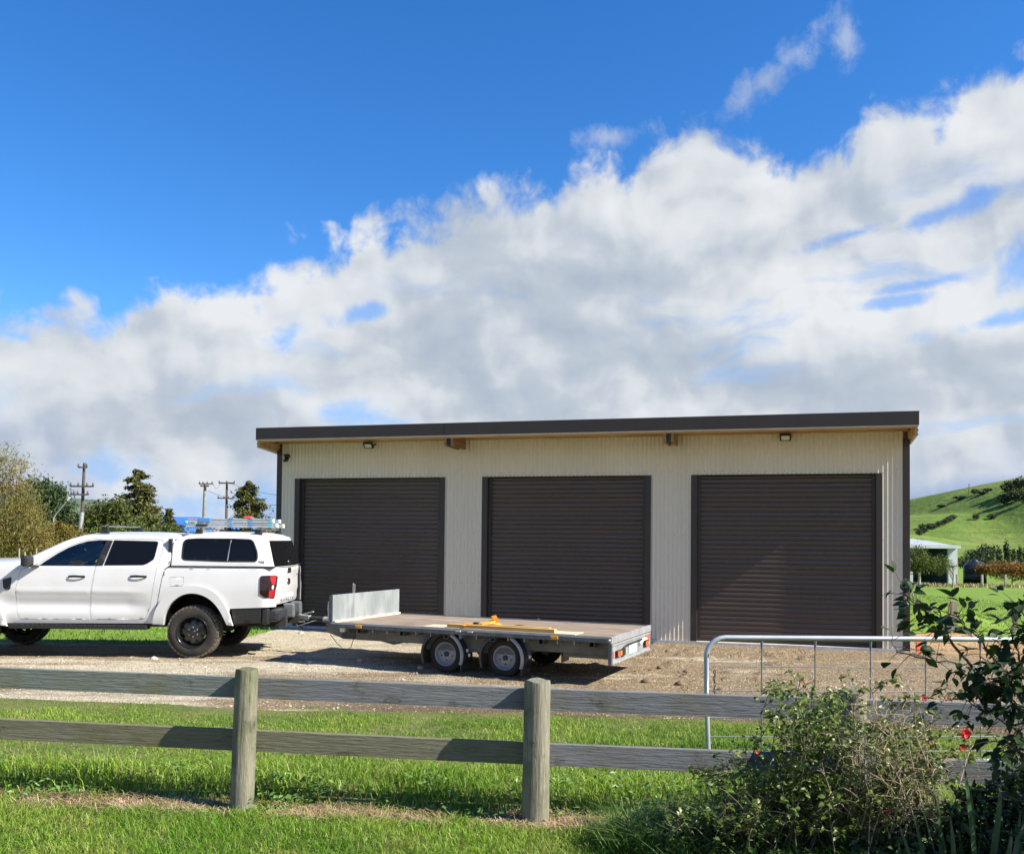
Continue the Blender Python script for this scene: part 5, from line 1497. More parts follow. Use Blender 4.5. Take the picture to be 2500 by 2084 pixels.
# ------------------------------------------------------------------ pipe and wire gate
def build_gate():
    m_pipe = M('galvanised_pipe', (0.36, 0.40, 0.44), (0.44, 0.48, 0.52), 6, 0.45, metal=0.4)
    m_wire = M('gate_wire', (0.20, 0.22, 0.24), None, 5, 0.5, metal=0.5)
    x0, y0, zt, zb = 1.615, 7.56, 1.055, 0.02
    G = empty('farm_gate', (x0, y0, 0), 0.055)
    tag(G, 'galvanised pipe farm gate with wire infill standing open beyond the rail fence', 'gate')
    W_, r = 3.6, 0.021
    pts = [(0.02, 0, zb), (0.0, 0, 0.5), (-0.005, 0, zt - 0.16)]
    for k in range(7):
        a = math.pi - math.pi / 2 * k / 6
        pts.append((0.155 + 0.16 * math.cos(a), 0, zt - 0.16 + 0.16 * math.sin(a)))
    top = pts + [(1.0, 0, zt - 0.002), (2.4, 0, zt - 0.006), (W_ - 0.16, 0, zt - 0.008)]
    for k in range(1, 7):
        a = math.pi / 2 - math.pi / 2 * k / 6
        top.append((W_ - 0.16 + 0.16 * math.cos(a), 0, zt - 0.168 + 0.16 * math.sin(a)))
    top += [(W_, 0, 0.5), (W_, 0, zb)]
    fr = MB().tube(top, r, 12).build('gate_frame', m_pipe, G)
    MB().tube([(0.02, 0, zb + 0.02), (W_, 0, zb + 0.02)], r * 0.9, 10).build('bottom_pipe', m_pipe, G)
    for x in (0.46, 0.91, 1.38, 1.85, 2.32, 2.80, 3.25):
        MB().tube([(x, 0, zb + 0.02), (x, 0, zt - 0.10)], 0.006, 8).tube([(x, 0, zt - 0.11), (x, 0, zt - 0.025)], [0.006, 0.014], 8).build('gate_stay', m_wire, G)
    for z in (0.82, 0.62, 0.40, 0.245, 0.125):
        MB().tube([(0.0, 0, z), (1.2, 0, z - 0.006), (W_, 0, z)], 0.0042, 6).build('gate_wire', m_wire, G)
    ch = MB()
    for k in range(8):
        z = 0.775 - 0.025 * k; ax = k % 2
        Mx = Matrix.Translation((0.058 + 0.004 * math.sin(k * 2), -0.025, z)) @ Matrix.Rotation(ax * math.pi / 2, 4, 'Z') @ Matrix.Diagonal((0.62, 1, 1.25, 1))
        ch.tube([Mx @ Vector((0.013 * math.cos(a), 0, 0.013 * math.sin(a))) for a in [2 * math.pi * q / 10 for q in range(11)]], 0.0035, 5)
    ch.tube([(0.06, -0.025, 0.585), (0.06, -0.025, 0.555), (0.10, -0.025, 0.550), (0.12, -0.025, 0.57), (0.10, -0.025, 0.585), (0.06, -0.025, 0.58)], 0.005, 6)
    tag(ch.build('gate_chain', m_black, G), kind='stuff')
build_gate()

# ------------------------------------------------------------------ far country
def leaf_mat(name, c1, c2, c3=None, isl=0.3, trans=0.25, rough=0.55):
    return M(name, c1, c2, 0.6, rough, isl=isl, trans=trans, spec=0.3, col3=c3, scale3=0.35, lo3=0.5, hi3=0.68)
m_bark = M('bark', (0.12, 0.095, 0.07), (0.20, 0.165, 0.125), 6, 0.95)
m_barkp = M('pale_bark', (0.30, 0.27, 0.22), (0.40, 0.37, 0.31), 6, 0.95)
m_gum = leaf_mat('gum_leaf', (0.165, 0.17, 0.06), (0.26, 0.245, 0.095), (0.26, 0.16, 0.065), 0.45)
m_olive = leaf_mat('olive_leaf', (0.165, 0.15, 0.04), (0.26, 0.22, 0.07), (0.24, 0.17, 0.06), 0.45)
m_pine = leaf_mat('pine_needles', (0.034, 0.062, 0.026), (0.060, 0.095, 0.036), None, 0.35, 0.1)
m_conif = leaf_mat('conifer_foliage', (0.072, 0.080, 0.022), (0.125, 0.13, 0.036), (0.10, 0.09, 0.026), 0.4, 0.15)
m_broad = leaf_mat('broadleaf_foliage', (0.066, 0.090, 0.020), (0.11, 0.135, 0.034), (0.15, 0.13, 0.045), 0.4, 0.2)
m_bright = leaf_mat('bright_shrub_foliage', (0.085, 0.12, 0.022), (0.13, 0.165, 0.035), None, 0.4, 0.2)
m_yellow = leaf_mat('yellow_shrub_foliage', (0.16, 0.125, 0.025), (0.22, 0.17, 0.04), (0.12, 0.12, 0.03), 0.4, 0.2)
m_autumn = leaf_mat('autumn_leaf', (0.22, 0.12, 0.028), (0.30, 0.17, 0.04), (0.14, 0.08, 0.025), 0.45, 0.25)
m_hillbush = leaf_mat('hill_bush', (0.030, 0.050, 0.018), (0.050, 0.075, 0.026), None, 0.4, 0.1)

def crown_pts(blobs, Y, n, depth=0.8, core=0.35):
    """points inside soft ellipsoids given in photograph pixels at distance Y -> arrays"""
    w = np.array([b[2] * b[3] for b in blobs], float); w /= w.sum()
    k = NP.choice(len(blobs), n, p=w)
    d = NP.normal(0, 1, (n, 3)); d /= np.linalg.norm(d, axis=1)[:, None]
    r = (core + (1 - core) * NP.random(n)) ** 0.7
    # clumps: pull directions toward a few lobes so that gaps stay open
    px = np.array([b[0] for b in blobs])[k] + d[:, 0] * r * np.array([b[2] for b in blobs])[k]
    py = np.array([b[1] for b in blobs])[k] + d[:, 1] * r * np.array([b[3] for b in blobs])[k]
    s = Y / FPX
    yy = Y + d[:, 2] * r * np.array([b[2] for b in blobs])[k] * s * depth
    P0 = np.array([at_y(x, y, Y) for x, y in zip(px, py)])
    P0[:, 1] = yy
    return P0
def clumped(P0, per, spread):
    n = len(P0)
    Q = np.repeat(P0, per, 0) + NP.normal(0, spread, (n * per, 3)) * np.array([1, 1, 0.75])
    return Q
def broad_tree(name, label, cat, base_px, Y, blobs, clumps, per, spread, leaf, asp, mat, bark, trunk_r=0.18, droop=0.0, tilt=0.7, group=None, limbs=5):
    base = at_y(*base_px, Y); base.z = gz(base.x, base.y)
    t = empty(name, base); tag(t, label, cat, group)
    P0 = crown_pts(blobs, Y, clumps)
    per, leaf = int(per * 2.2), leaf * 0.66
    Q = clumped(P0, per, spread) - np.array(base)
    leafcloud(Q[:, 0], Q[:, 1], Q[:, 2], leaf * (0.6 + 0.8 * NP.random(len(Q))), asp, tilt, mat, 'crown', t, droop)
    b = MB()
    cz = float(np.mean(P0[:, 2]) - base.z)
    b.tube([(0, 0, -0.2), (0.05, 0, cz * 0.5), (0.02, 0, cz)], [trunk_r, trunk_r * 0.75, trunk_r * 0.4], 8)
    for i in range(limbs):
        q = P0[RNG.randrange(len(P0))] - np.array(base)
        z0 = cz * RNG.uniform(0.25, 0.7)
        b.tube([(0.03, 0, z0), tuple(q * 0.5 + np.array([0, 0, z0 * 0.5 + 0.1])), tuple(q)], [trunk_r * 0.5, trunk_r * 0.3, trunk_r * 0.1], 6)
    b.build('trunk', bark, t, recalc=False)
    return t
def conifer(label, apex_px, half_w, base_y_px, Y, mat, group=None, layers=16, leaf=0.16, per=26, gap=0.0):
    leaf, per = leaf * 0.72, int(per * 1.8)
    a = at_y(*apex_px, Y); bz = gz(a.x, a.y)
    t = empty('conifer_tree', (a.x, Y, bz)); tag(t, label, 'tree', group)
    zb = at_y(apex_px[0], base_y_px, Y).z
    H = a.z - bz; W_ = half_w * Y / FPX
    pts = []; br = MB()
    br.tube([(0, 0, -0.2), (0, 0, H * 0.6), (0, 0, H)], [0.16, 0.09, 0.02], 8)
    for i in range(layers):
        f = i / (layers - 1)
        z = H - (a.z - zb) * (f ** 0.95) - 0.05
        R = W_ * (0.14 + 0.86 * f ** 0.72) * (0.82 + 0.36 * RNG.random())
        nb = 4 + int(7 * f)
        for k in range(nb):
            an = RNG.uniform(0, 6.283); L = R * RNG.uniform(0.65, 1.08)
            if RNG.random() < gap: continue
            tip = Vector((L * math.cos(an), L * math.sin(an), z - 0.18 * L + RNG.uniform(-.1, .1)))
            br.tube([(0, 0, z + 0.08 * L), tuple(tip)], [0.03, 0.008], 4, cap=False)
            for q in range(per):
                u = RNG.uniform(0.25, 1.0)
                s = 0.10 + 0.16 * L * u
                pts.append((tip.x * u + RNG.gauss(0, s * 0.6), tip.y * u + RNG.gauss(0, s * 0.6), z + 0.08 * L + (tip.z - z - 0.08 * L) * u + RNG.gauss(0, s * 0.35)))
    Q = np.array(pts)
    leafcloud(Q[:, 0], Q[:, 1], Q[:, 2], leaf * (0.5 + 0.8 * NP.random(len(Q))), 0.7, 0.5, mat, 'crown', t, 0.15)
    br.build('trunk', m_bark, t, recalc=False)
    return t

def build_left_country():
    G = 'trees behind the ute'
    # wooded hill in the distance
    def wooded(name, X0, X1, Y0, Y1, hf, mat, label, nx=120, ny=40):
        xs = np.linspace(X0, X1, nx); ys = np.linspace(Y0, Y1, ny); X, Y = np.meshgrid(xs, ys); Z = hf(X, Y)
        idx = np.arange(nx * ny).reshape(ny, nx)
        F = np.stack([idx[:-1, :-1], idx[:-1, 1:], idx[1:, 1:], idx[1:, :-1]], -1).reshape(-1, 4)
        o = np_mesh(name, np.stack([X, Y, Z], -1).reshape(-1, 3), F, mat, smooth=True)
        return tag(o, label, None, kind='structure')
    mh = M('wooded_hill', (0.050, 0.075, 0.050), (0.085, 0.115, 0.072), 0.09, 0.95, detail=8, bump=1.0, bscale=0.4)
    def hf(X, Y):
        r = np.exp(-((X + 255) / 42) ** 2) * 21 + np.exp(-((X + 340) / 60) ** 2) * 20 + np.exp(-((X + 130) / 90) ** 2) * 3.5 + 2.5 * vnoise(X * 0.03, Y * 0.03, 90, 3)
        return -2.5 + r * np.sin(np.clip((Y - 430) / 240, 0, 1) * math.pi) + 1.3 * (vnoise(X * 0.25, Y * 0.25, 91, 3) - 0.5)
    wooded('wooded_hill', -480, 60, 430, 670, hf, mh, 'distant wooded hill beyond the trees and power poles', 260, 60)
    broad_tree('gum_tree', 'tall gum tree with drooping olive leaves at the edge of the view', 'tree', (-90, 1330), 26, [(-60, 1170, 110, 80), (15, 1150, 52, 58), (50, 1215, 40, 48), (-20, 1240, 90, 50)],
               130, 34, 0.22, 0.10, 0.24, m_gum, m_barkp, 0.2, droop=0.8, tilt=0.5)
    broad_tree('olive_shrub', 'dense olive brown shrub below the gum tree in front of the ute bonnet', 'shrub', (-10, 1380), 24, [(-30, 1300, 120, 80), (60, 1295, 62, 72), (105, 1330, 25, 40), (20, 1350, 100, 40)],
               170, 36, 0.20, 0.085, 0.32, m_olive, m_bark, 0.10, droop=0.6, tilt=0.6)
    broad_tree('yellow_shrub', 'small yellow shrub below the street lamp', 'shrub', (140, 1330), 42, [(140, 1305, 36, 26), (165, 1312, 25, 16), (200, 1324, 30, 10)], 60, 26, 0.22, 0.12, 0.5, m_yellow, m_bark, 0.08)
    broad_tree('pine_tree', 'dark spreading pine tree behind the street lamp', 'tree', (120, 1330), 62, [(92, 1196, 24, 18), (125, 1205, 24, 22), (105, 1225, 45, 25), (128, 1255, 42, 26), (145, 1285, 50, 26), (75, 1260, 30, 40), (165, 1305, 34, 20), (155, 1245, 18, 10)],
               150, 34, 0.42, 0.26, 0.5, m_pine, m_bark, 0.3)
    conifer('tall conifer with a narrow spire standing highest behind the ute cab', (337, 1150), 88, 1312, 55, m_conif, layers=20, leaf=0.20, per=36, gap=0.05)
    broad_tree('broad_tree', 'broad green tree growing against the tall conifer', 'tree', (285, 1330), 53, [(258, 1250, 38, 18), (285, 1248, 26, 14), (232, 1285, 34, 26), (285, 1275, 50, 30), (300, 1300, 80, 22), (222, 1262, 14, 8), (370, 1285, 25, 26)],
               170, 32, 0.32, 0.17, 0.6, m_broad, m_bark, 0.25)
    broad_tree('bright_shrub', 'bright green shrub in front of the broad tree', 'shrub', (315, 1330), 49, [(312, 1300, 36, 20), (335, 1312, 50, 14), (285, 1314, 30, 10)], 60, 30, 0.22, 0.14, 0.6, m_bright, m_bark, 0.08)
    conifer('small conifer beside the blue barn', (411, 1244), 34, 1312, 50, m_conif, layers=11, leaf=0.15, per=24, gap=0.1)
    broad_tree('dark_shrub_clump', 'low dark shrub at the foot of the small conifer', 'shrub', (420, 1330), 47, [(412, 1300, 34, 16), (385, 1308, 24, 12), (440, 1312, 20, 10)], 50, 26, 0.2, 0.13, 0.6, m_broad, m_bark, 0.08)
    conifer('dense pointed conifer standing close to the shed wall', (609, 1181), 84, 1318, 48, m_conif, layers=18, leaf=0.16, per=34)
    # thin bare shrub
    b = at_y(672, 1330, 40); t = empty('bare_shrub', (b.x, 40, gz(b.x, 40))); tag(t, 'nearly bare grey shrub between the conifer and the shed', 'shrub')
    tw = MB(); P = []
    for i in range(26):
        an = RNG.uniform(0, 6.28); h = RNG.uniform(1.0, 2.9); R_ = RNG.uniform(0.1, 0.55)
        p1 = (R_ * 0.5 * math.cos(an), R_ * 0.5 * math.sin(an), h * 0.55); p2 = (R_ * math.cos(an), R_ * math.sin(an), h)
        tw.tube([(0, 0, 0), p1, p2], [0.02, 0.012, 0.005], 4, cap=False)
        for q in range(7):
            u = RNG.uniform(0.4, 1); P.append([p2[0] * u + RNG.gauss(0, .12), p2[1] * u + RNG.gauss(0, .12), h * u + RNG.gauss(0, .12)])
    tw.build('stems', m_barkp, t, recalc=False); P = np.array(P)
    leafcloud(P[:, 0], P[:, 1], P[:, 2], 0.05, 0.5, 0.8, m_broad, 'crown', t)
    # hedge that closes the gap under the trees
    for i, (x0, x1, col) in enumerate(((-60, 130, m_olive), (130, 300, m_broad), (300, 470, m_broad), (470, 700, m_bright))):
        bl = [(x, 1318, 22, 13) for x in range(x0, x1, 18)]
        broad_tree('hedge', ['brown hedge beneath the gum tree and shrub', 'green hedge behind the ute roof bar', 'green hedge below the small conifer and blue barn', 'green hedge behind the ladder beside the shed'][i], 'hedge',
                   ((x0 + x1) / 2, 1335), 44 + i, bl, 70, 24, 0.2, 0.13, 0.6, col, m_bark, 0.05, limbs=3)
    # blue barn
    Y = 74; a = at_y(374, 1292, Y); c = at_y(447, 1292, Y)
    bm_ = M('blue_cladding', (0.035, 0.13, 0.42), (0.045, 0.15, 0.46), 1, 0.6)
    z0 = gz(a.x, Y); zt = at_y(380, 1272, Y).z
    t = empty('blue_barn', (a.x, Y, z0)); tag(t, 'blue clad barn showing between the small conifers', 'barn')
    MB().box(0, c.x - a.x, 0, 7, 0, zt - z0 - 0.35).build('wall', bm_, t)
    MB().prism([(-0.2, zt - z0 - 0.34), (3.5, zt - z0 + 0.35), (7.2, zt - z0 - 0.34), (7.2, zt - z0 - 0.26), (3.5, zt - z0 + 0.45), (-0.2, zt - z0 - 0.26)], -0.2, c.x - a.x + 0.2, lambda u, v, w: (w, u, v)).build('roof', bm_, t)
    MB().box(0.8, 1.5, -0.02, 0.0, 0, 2.0).build('door', m_trimb, t)
    # power poles, wires, street lamp
    m_pole = M('pole_timber', (0.06, 0.048, 0.042), (0.115, 0.095, 0.085), 3, 0.9, stretch=(6, 6, 0.5))
    m_polec = M('pole_concrete', (0.20, 0.195, 0.185), (0.27, 0.265, 0.255), 3, 0.9)
    m_ins = M('insulator', (0.10, 0.09, 0.09), None, 5, 0.3)
    def pole(label, top, bot, Y, r, mat, arms, sleeve=False):
        B = at_y(*bot, Y); T_ = at_y(*top, Y); g = gz(B.x, Y)
        t = empty('power_pole', (B.x, Y, g)); tag(t, label, 'power pole', 'power poles behind the ute')
        lean = (T_.x - B.x)
        MB().tube([(0, 0, -0.3), (lean, 0, T_.z - g)], [r, r * 0.62], 10).build('pole', mat, t)
        for (ax0, ax1, ay, th, ins) in arms:
            p0, p1 = at_y(ax0, ay, Y), at_y(ax1, ay, Y)
            a_ = MB().box(p0.x - B.x, p1.x - B.x, -r - 0.12, -r, p0.z - g - th / 2, p0.z - g + th / 2).build('cross_arm', m_pole, t)
            for f in ins:
                x = p0.x - B.x + (p1.x - p0.x) * f
                MB().lathe([(0, 0.0), (0.05, 0.0), (0.055, 0.05), (0.03, 0.08), (0.05, 0.12), (0.0, 0.16)], 8, Matrix.Translation((x, -r - 0.06, p0.z - g + th / 2)) @ Matrix.Rotation(math.pi / 2, 4, 'X')).build('insulator', m_ins, a_)
        if sleeve:
            p0, p1 = at_y(197, 1290, Y), at_y(199, 1250, Y)
            MB().tube([(p0.x - B.x + 0.0, 0, p0.z - g), (p1.x - B.x + 0.03, 0, p1.z - g)], [r * 1.02, r * 1.0], 12).build('steel_sleeve', m_galv, t)
            MB().tube([(-0.22, 0, 0), (0.0, 0, 3.0)], 0.035, 6).build('stay', m_galv, t)
        return t
    pole('tall timber power pole standing alone behind the ute bonnet', (206, 1130), (195, 1325), 45, 0.105, m_pole,
         [(175, 232, 1187, 0.075, (0.03, 0.35, 0.72, 0.98)), (176, 220, 1207, 0.07, (0.05, 0.2, 0.4, 0.95)), (195, 216, 1141, 0.07, (0.02, 0.98))], True)
    pole('pale power pole with a broad head beside the darker pole', (501, 1180), (494, 1325), 66, 0.16, m_polec,
         [(488, 522, 1181, 0.08, (0.05, 0.3, 0.6, 0.95)), (492, 512, 1186, 0.12, ())])
    pole('dark double armed power pole near the shed', (554, 1178), (552, 1325), 70, 0.13, m_pole,
         [(536, 575, 1179, 0.11, (0.03, 0.5, 0.97)), (533, 573, 1216, 0.09, (0.05, 0.4, 0.65, 0.95))])
    def wire(label, a, c, sag):
        p, q = Vector(a), Vector(c); pts = []
        for k in range(13):
            u = k / 12; v = p.lerp(q, u); v.z -= sag * 4 * u * (1 - u); pts.append(v)
        o = MB().tube(pts, 0.012, 4, cap=False).build('power_line', m_black, None, recalc=False)
        tag(o, label, 'power line', 'power lines between the poles')
    wire('power line running from the dark pole top behind the shed', at_y(556, 1177, 70), at_y(760, 1212, 52), 0.3)
    wire('power line strung between the pale and dark pole tops', at_y(520, 1180, 66), at_y(538, 1178, 70), 0.4)
    wire('power line slung from the pale pole to the lower dark arm', at_y(508, 1198, 66), at_y(760, 1225, 50), 0.5)
    B = at_y(126, 1325, 50); t = empty('street_lamp', (B.x, 50, gz(B.x, 50))); tag(t, 'slim pale street lamp with a long slanted arm before the pine', 'street lamp')
    q = [at_y(131, 1264, 50), at_y(137, 1254, 50), at_y(164, 1222, 50)]
    MB().tube([(0, 0, 0)] + [tuple(v - t.location) for v in q], [0.06, 0.05, 0.04, 0.035], 8).build('pole', m_polec, t)
    MB().bar(q[2] - t.location, at_y(171, 1214, 50) - t.location, 0.12, 0.08).build('lamp_head', m_lens, t, bevel=0.02)
    # pale stakes in front of the olive shrub
    b0 = at_y(70, 1385, 22)
    for i, px in enumerate((46, 60, 76, 88, 101, 112)):
        a = at_y(px, 1390, 22); z1 = at_y(px, 1338 + 8 * (i % 3), 22).z
        o = MB().box(-0.011, 0.011, -0.011, 0.011, 0, z1 - gz(a.x, 22)).build('fence_stake', m_barkp, None); o.location = (a.x, 22, gz(a.x, 22))
        tag(o, ['first', 'second', 'third', 'fourth', 'fifth', 'sixth'][i] + ' thin pale stake before the olive shrub, counting towards the ute cab', 'stake', 'thin stakes before the olive shrub')

def build_right_country():
    # green hill with terraces
    xs = np.linspace(20, 640, 260); ys = np.linspace(150, 640, 160); X, Y = np.meshgrid(xs, ys)
    def hz(X, Y):
        q = X / Y            # bearing
        prof = np.interp(X * 300 / 300, [20, 90, 128, 139, 146, 155, 161, 168, 190, 230, 300, 420, 640], [2, 7, 10.3, 11.4, 14.6, 18.6, 20.8, 22.8, 27.5, 33, 41, 45, 40])
        rise = sst(165, 300, Y); fall = 1 - 0.5 * sst(300, 600, Y)
        ridge = 3.0 * np.sin(X * 0.055 + Y * 0.045) + 2.2 * np.sin(X * 0.12 - Y * 0.05 + 1.0) + 1.0 * np.sin(X * 0.03 + Y * 0.16)
        return -2.05 + (prof + 2.0) * rise * fall + ridge * rise * (1 - sst(255, 295, Y)) + 0.8 * (vnoise(X * 0.06, Y * 0.06, 95, 4) - 0.5) * rise
    Z = hz(X, Y)
    mt, b, p, o = newmat('hill_pasture')
    P = world_coords(b)
    n1 = b.noise(P, 0.035, 6, 0.6); n2 = b.noise(P, 0.25, 6, 0.65); n3 = b.noise(P, 0.02, 3, 0.5)
    c = b.mix(b.sstep(n1, 0.35, 0.65), (0.085, 0.145, 0.028), (0.155, 0.215, 0.050))
    c = b.mix(b.m('MULTIPLY', b.sstep(n2, 0.52, 0.72), 0.6), c, (0.085, 0.13, 0.025))
    c = b.mix(b.m('MULTIPLY', b.sstep(n3, 0.55, 0.7), 0.5), c, (0.25, 0.25, 0.10))
    mt_ = b.n('ShaderNodeMapping'); b.put(mt_.inputs[0], P); mt_.inputs['Scale'].default_value = (0.010, 0.05, 0.55)
    tr_ = b.noise(mt_.outputs[0], 1.0, 5, 0.65, dist=1.2)
    c = b.mix(b.m('MULTIPLY', b.sstep(tr_, 0.52, 0.66), 0.55), c, (0.075, 0.105, 0.03))
    b.put(p.inputs['Base Color'], c); p.inputs['Roughness'].default_value = 0.95; p.inputs['Specular IOR Level'].default_value = 0.1
    bp = b.n('ShaderNodeBump'); bp.inputs['Strength'].default_value = 0.6; bp.inputs['Distance'].default_value = 1.5
    b.put(bp.inputs['Height'], n2); b.put(p.inputs['Normal'], bp.outputs[0])
    ny, nx = X.shape; idx = np.arange(nx * ny).reshape(ny, nx)
    F = np.stack([idx[:-1, :-1], idx[:-1, 1:], idx[1:, 1:], idx[1:, :-1]], -1).reshape(-1, 4)
    tag(np_mesh('green_hill', np.stack([X, Y, Z], -1).reshape(-1, 3), F, mt, smooth=True), 'green pasture hill rising behind the far shed', None, kind='structure')
    H1 = lambda x, y: float(hz(np.array([[x]]), np.array([[y]]))[0, 0])
    # bush on the hill: separate small trees found by following the view to the slope
    def on_hill(px, py):
        d = ray(px, py); best = None
        for k in range(150, 520, 2):
            x, y, z = d[0] / d[1] * k, k, EYE + d[2] / d[1] * k
            if z < H1(x, y): return x, y
        return None
    ORD = ['first', 'second', 'third', 'fourth', 'fifth', 'sixth', 'seventh', 'eighth', 'ninth', 'tenth', 'eleventh', 'twelfth', 'thirteenth', 'fourteenth']
    seq = {}
    def nth(key, px):
        return ORD[sorted(seq[key]).index(px)]
    def small_tree(px, py, w, h, mat, label, group, kind='bush', at=None):
        q = at or on_hill(px, py)
        if q is None: return
        x, y = q; s = y / FPX
        W_, Hh = w * s / 2, h * s
        z = H1(x, y) if at is None else gz(x, y)
        t = empty('poplar_tree' if kind == 'poplar' else 'hill_tree', (x, y, z)); tag(t, label, 'tree', group)
        n = 420
        d = NP.normal(0, 1, (n, 3)); d /= np.linalg.norm(d, axis=1)[:, None]; r = (0.3 + 0.7 * NP.random(n)) ** 0.6
        Q = d * r[:, None] * np.array([W_, W_, Hh * 0.45]) * (0.75 + 0.5 * NP.random((n, 1))) + np.array([0, 0, Hh * 0.55])
        leafcloud(Q[:, 0], Q[:, 1], Q[:, 2], max(W_, Hh * 0.3) * 0.16 * (0.5 + NP.random(n)), 0.9, 0.8, mat, 'crown', t)
        MB().tube([(0, 0, -0.5), (0, 0, Hh * 0.6)], [W_ * 0.10, W_ * 0.05], 6).build('trunk', m_bark, t, recalc=False)
    GH = 'dark trees on the green hill'
    seq['w'] = [2462, 2490, 2478, 2500, 2452, 2486, 2520, 2447]; seq['g'] = [2244, 2256, 2268, 2282, 2294, 2306, 2316, 2326, 2250]; seq['l'] = [2383, 2422, 2400, 2345, 2300, 2410, 2380]
    seq['p'] = [2392, 2402, 2412, 2424, 2440, 2458, 2474, 2490, 2366, 2378, 2505]; seq['h'] = list(range(2235, 2520, 22))
    for px, py, w, h in ((2462, 1208, 34, 34), (2490, 1204, 36, 40), (2478, 1228, 40, 30), (2500, 1230, 34, 36), (2452, 1236, 28, 22), (2486, 1190, 20, 18), (2520, 1200, 40, 44), (2447, 1222, 22, 16)):
        small_tree(px, py, w, h, m_hillbush, nth('w', px) + ' dark tree, counted uphill from the shed, in the wood atop the green hill', GH)
    GL = 'scrub along the gully of the green hill'
    for px, py in ((2244, 1303), (2256, 1298), (2268, 1292), (2282, 1290), (2294, 1284), (2306, 1280), (2316, 1272), (2326, 1268), (2250, 1290)):
        small_tree(px, py + 4, 18, 14, m_hillbush, nth('g', px) + ' scrub bush up the gully line of the green hill from the far shed', GL)
    for px, py, w, h in ((2383, 1266, 18, 16), (2422, 1266, 22, 12), (2400, 1205, 26, 8), (2345, 1216, 30, 7), (2300, 1236, 24, 6), (2410, 1197, 22, 8), (2380, 1206, 18, 14)):
        small_tree(px, py + 3, w, h, m_hillbush, nth('l', px) + ' lone dark bush on the open green hill counting from the cream shed corner', 'lone bushes on the green hill')
    q = on_hill(2366, 1212)
    if q:
        o = MB().tube([(0, 0, 0), (0, 0, 4.2)], [0.16, 0.12], 6).build('ridge_post', m_bark, None); o.location = (q[0], q[1], H1(*q)); tag(o, 'lone bare trunk standing on the ridge of the green hill', 'tree trunk')
    GP = 'poplars at the foot of the green hill'
    for px, h in ((2392, 42), (2402, 48), (2412, 46), (2424, 44), (2440, 38), (2458, 55), (2474, 36), (2490, 40), (2366, 36), (2378, 34), (2505, 44)):
        y = 150 + (px * 7) % 23; p_ = at_y(px, 1365, y)
        small_tree(px, 0, 26 if px < 2430 else 15, h * 1.15, m_broad if px % 2 else m_hillbush, nth('p', px) + ' slender grey green tree from the far shed in the row below the hill', GP, 'poplar', (p_.x, y))
    for i, px in enumerate(range(2235, 2520, 22)):
        y = 120 + (px * 5) % 17; p_ = at_y(px, 1372, y)
        small_tree(px, 0, 34, 20 + (i * 5) % 9, (m_hillbush, m_autumn, m_broad)[i % 3] if 2290 < px < 2370 else m_hillbush, nth('h', px) + ' low hedge tree behind the far shed counting from the cream shed corner', 'hedge trees behind the far shed', 'bush', (p_.x, y))
    # far open shed with white steel frame
    Y = 62; m_wh = M('white_steel', (0.42, 0.47, 0.485), (0.50, 0.545, 0.56), 2, 0.5); m_dg = M('dark_green_cladding', (0.018, 0.045, 0.038), (0.025, 0.055, 0.046), 1, 0.6)
    a = at_y(2120, 1430, Y); c = at_y(2338, 1430, Y); L = c.x - a.x
    t = empty('far_shed', (a.x, Y, gz(c.x, Y) - 0.05), 0.0); tag(t, 'low open fronted shed with white frame and pale roof across the paddock', 'shed')
    he = at_y(2326, 1334, Y).z - t.location.z
    for x in (0.0, L * 0.45): MB().box(x, x + 0.3, 0, 0.3, 0, he).build('post', m_wh, t)
    MB().box(L - 0.62, L, 0, 0.2, 0, he).build('corner_post', m_wh, t)
    MB().box(0, L, 4.9, 5.0, 0, he + 0.5).build('wall', m_dg, t); MB().box(L - 0.06, L, 0.2, 4.9, 0, he).build('wall', m_dg, t)
    r = MB(); P = []
    n = 120
    for i in range(n + 1):
        x = -0.1 + (L + 0.2) * i / n; w = 0.03 * math.sin(i * math.pi / 3)
        P.append([(x, -0.25, he + 0.02 + w), (x, 5.2, he + 0.98 + w - 0.55 * max(0, (x - L + 5) / 5))])
    r.grid(P); r.build('roof', m_wh, t, recalc=False)
    MB().box(-0.1, L + 0.1, -0.28, -0.26, he - 0.12, he + 0.1).build('gutter', m_wh, t)
    # water tank
    p_ = at_y(2380, 1428, 64); m_tank = M('dark_tank', (0.012, 0.018, 0.022), (0.018, 0.025, 0.03), 2, 0.35)
    t = empty('water_tank', (p_.x, 64, gz(p_.x, 64))); tag(t, 'dark round water tank beside the far shed', 'water tank')
    h = at_y(2380, 1380, 64).z - t.location.z
    RX = Matrix.Rotation(math.pi / 2, 4, 'X')
    MB().lathe([(0, 0), (0.74, 0), (0.74, h * 0.3), (0.76, h * 0.3), (0.76, h * 0.34), (0.74, h * 0.34), (0.74, h * 0.65), (0.76, h * 0.65), (0.76, h * 0.69), (0.74, h * 0.69), (0.74, h)], 28, RX).build('tank_wall', m_tank, t)
    MB().lathe([(0.74, h), (0.5, h + 0.22), (0.2, h + 0.34), (0.2, h + 0.40), (0, h + 0.40)], 28, RX).build('tank_lid', m_tank, t)
    # vines with autumn leaves on a wire fence
    bl = [(x, 1388 + (x % 3) * 3, 26, 14) for x in range(2402, 2640, 14)]
    broad_tree('vine_hedge', 'rusty brown autumn vines along the far paddock fence', 'hedge', (2470, 1430), 63, bl, 170, 26, 0.2, 0.14, 0.6, m_autumn, m_bark, 0.05, limbs=9)
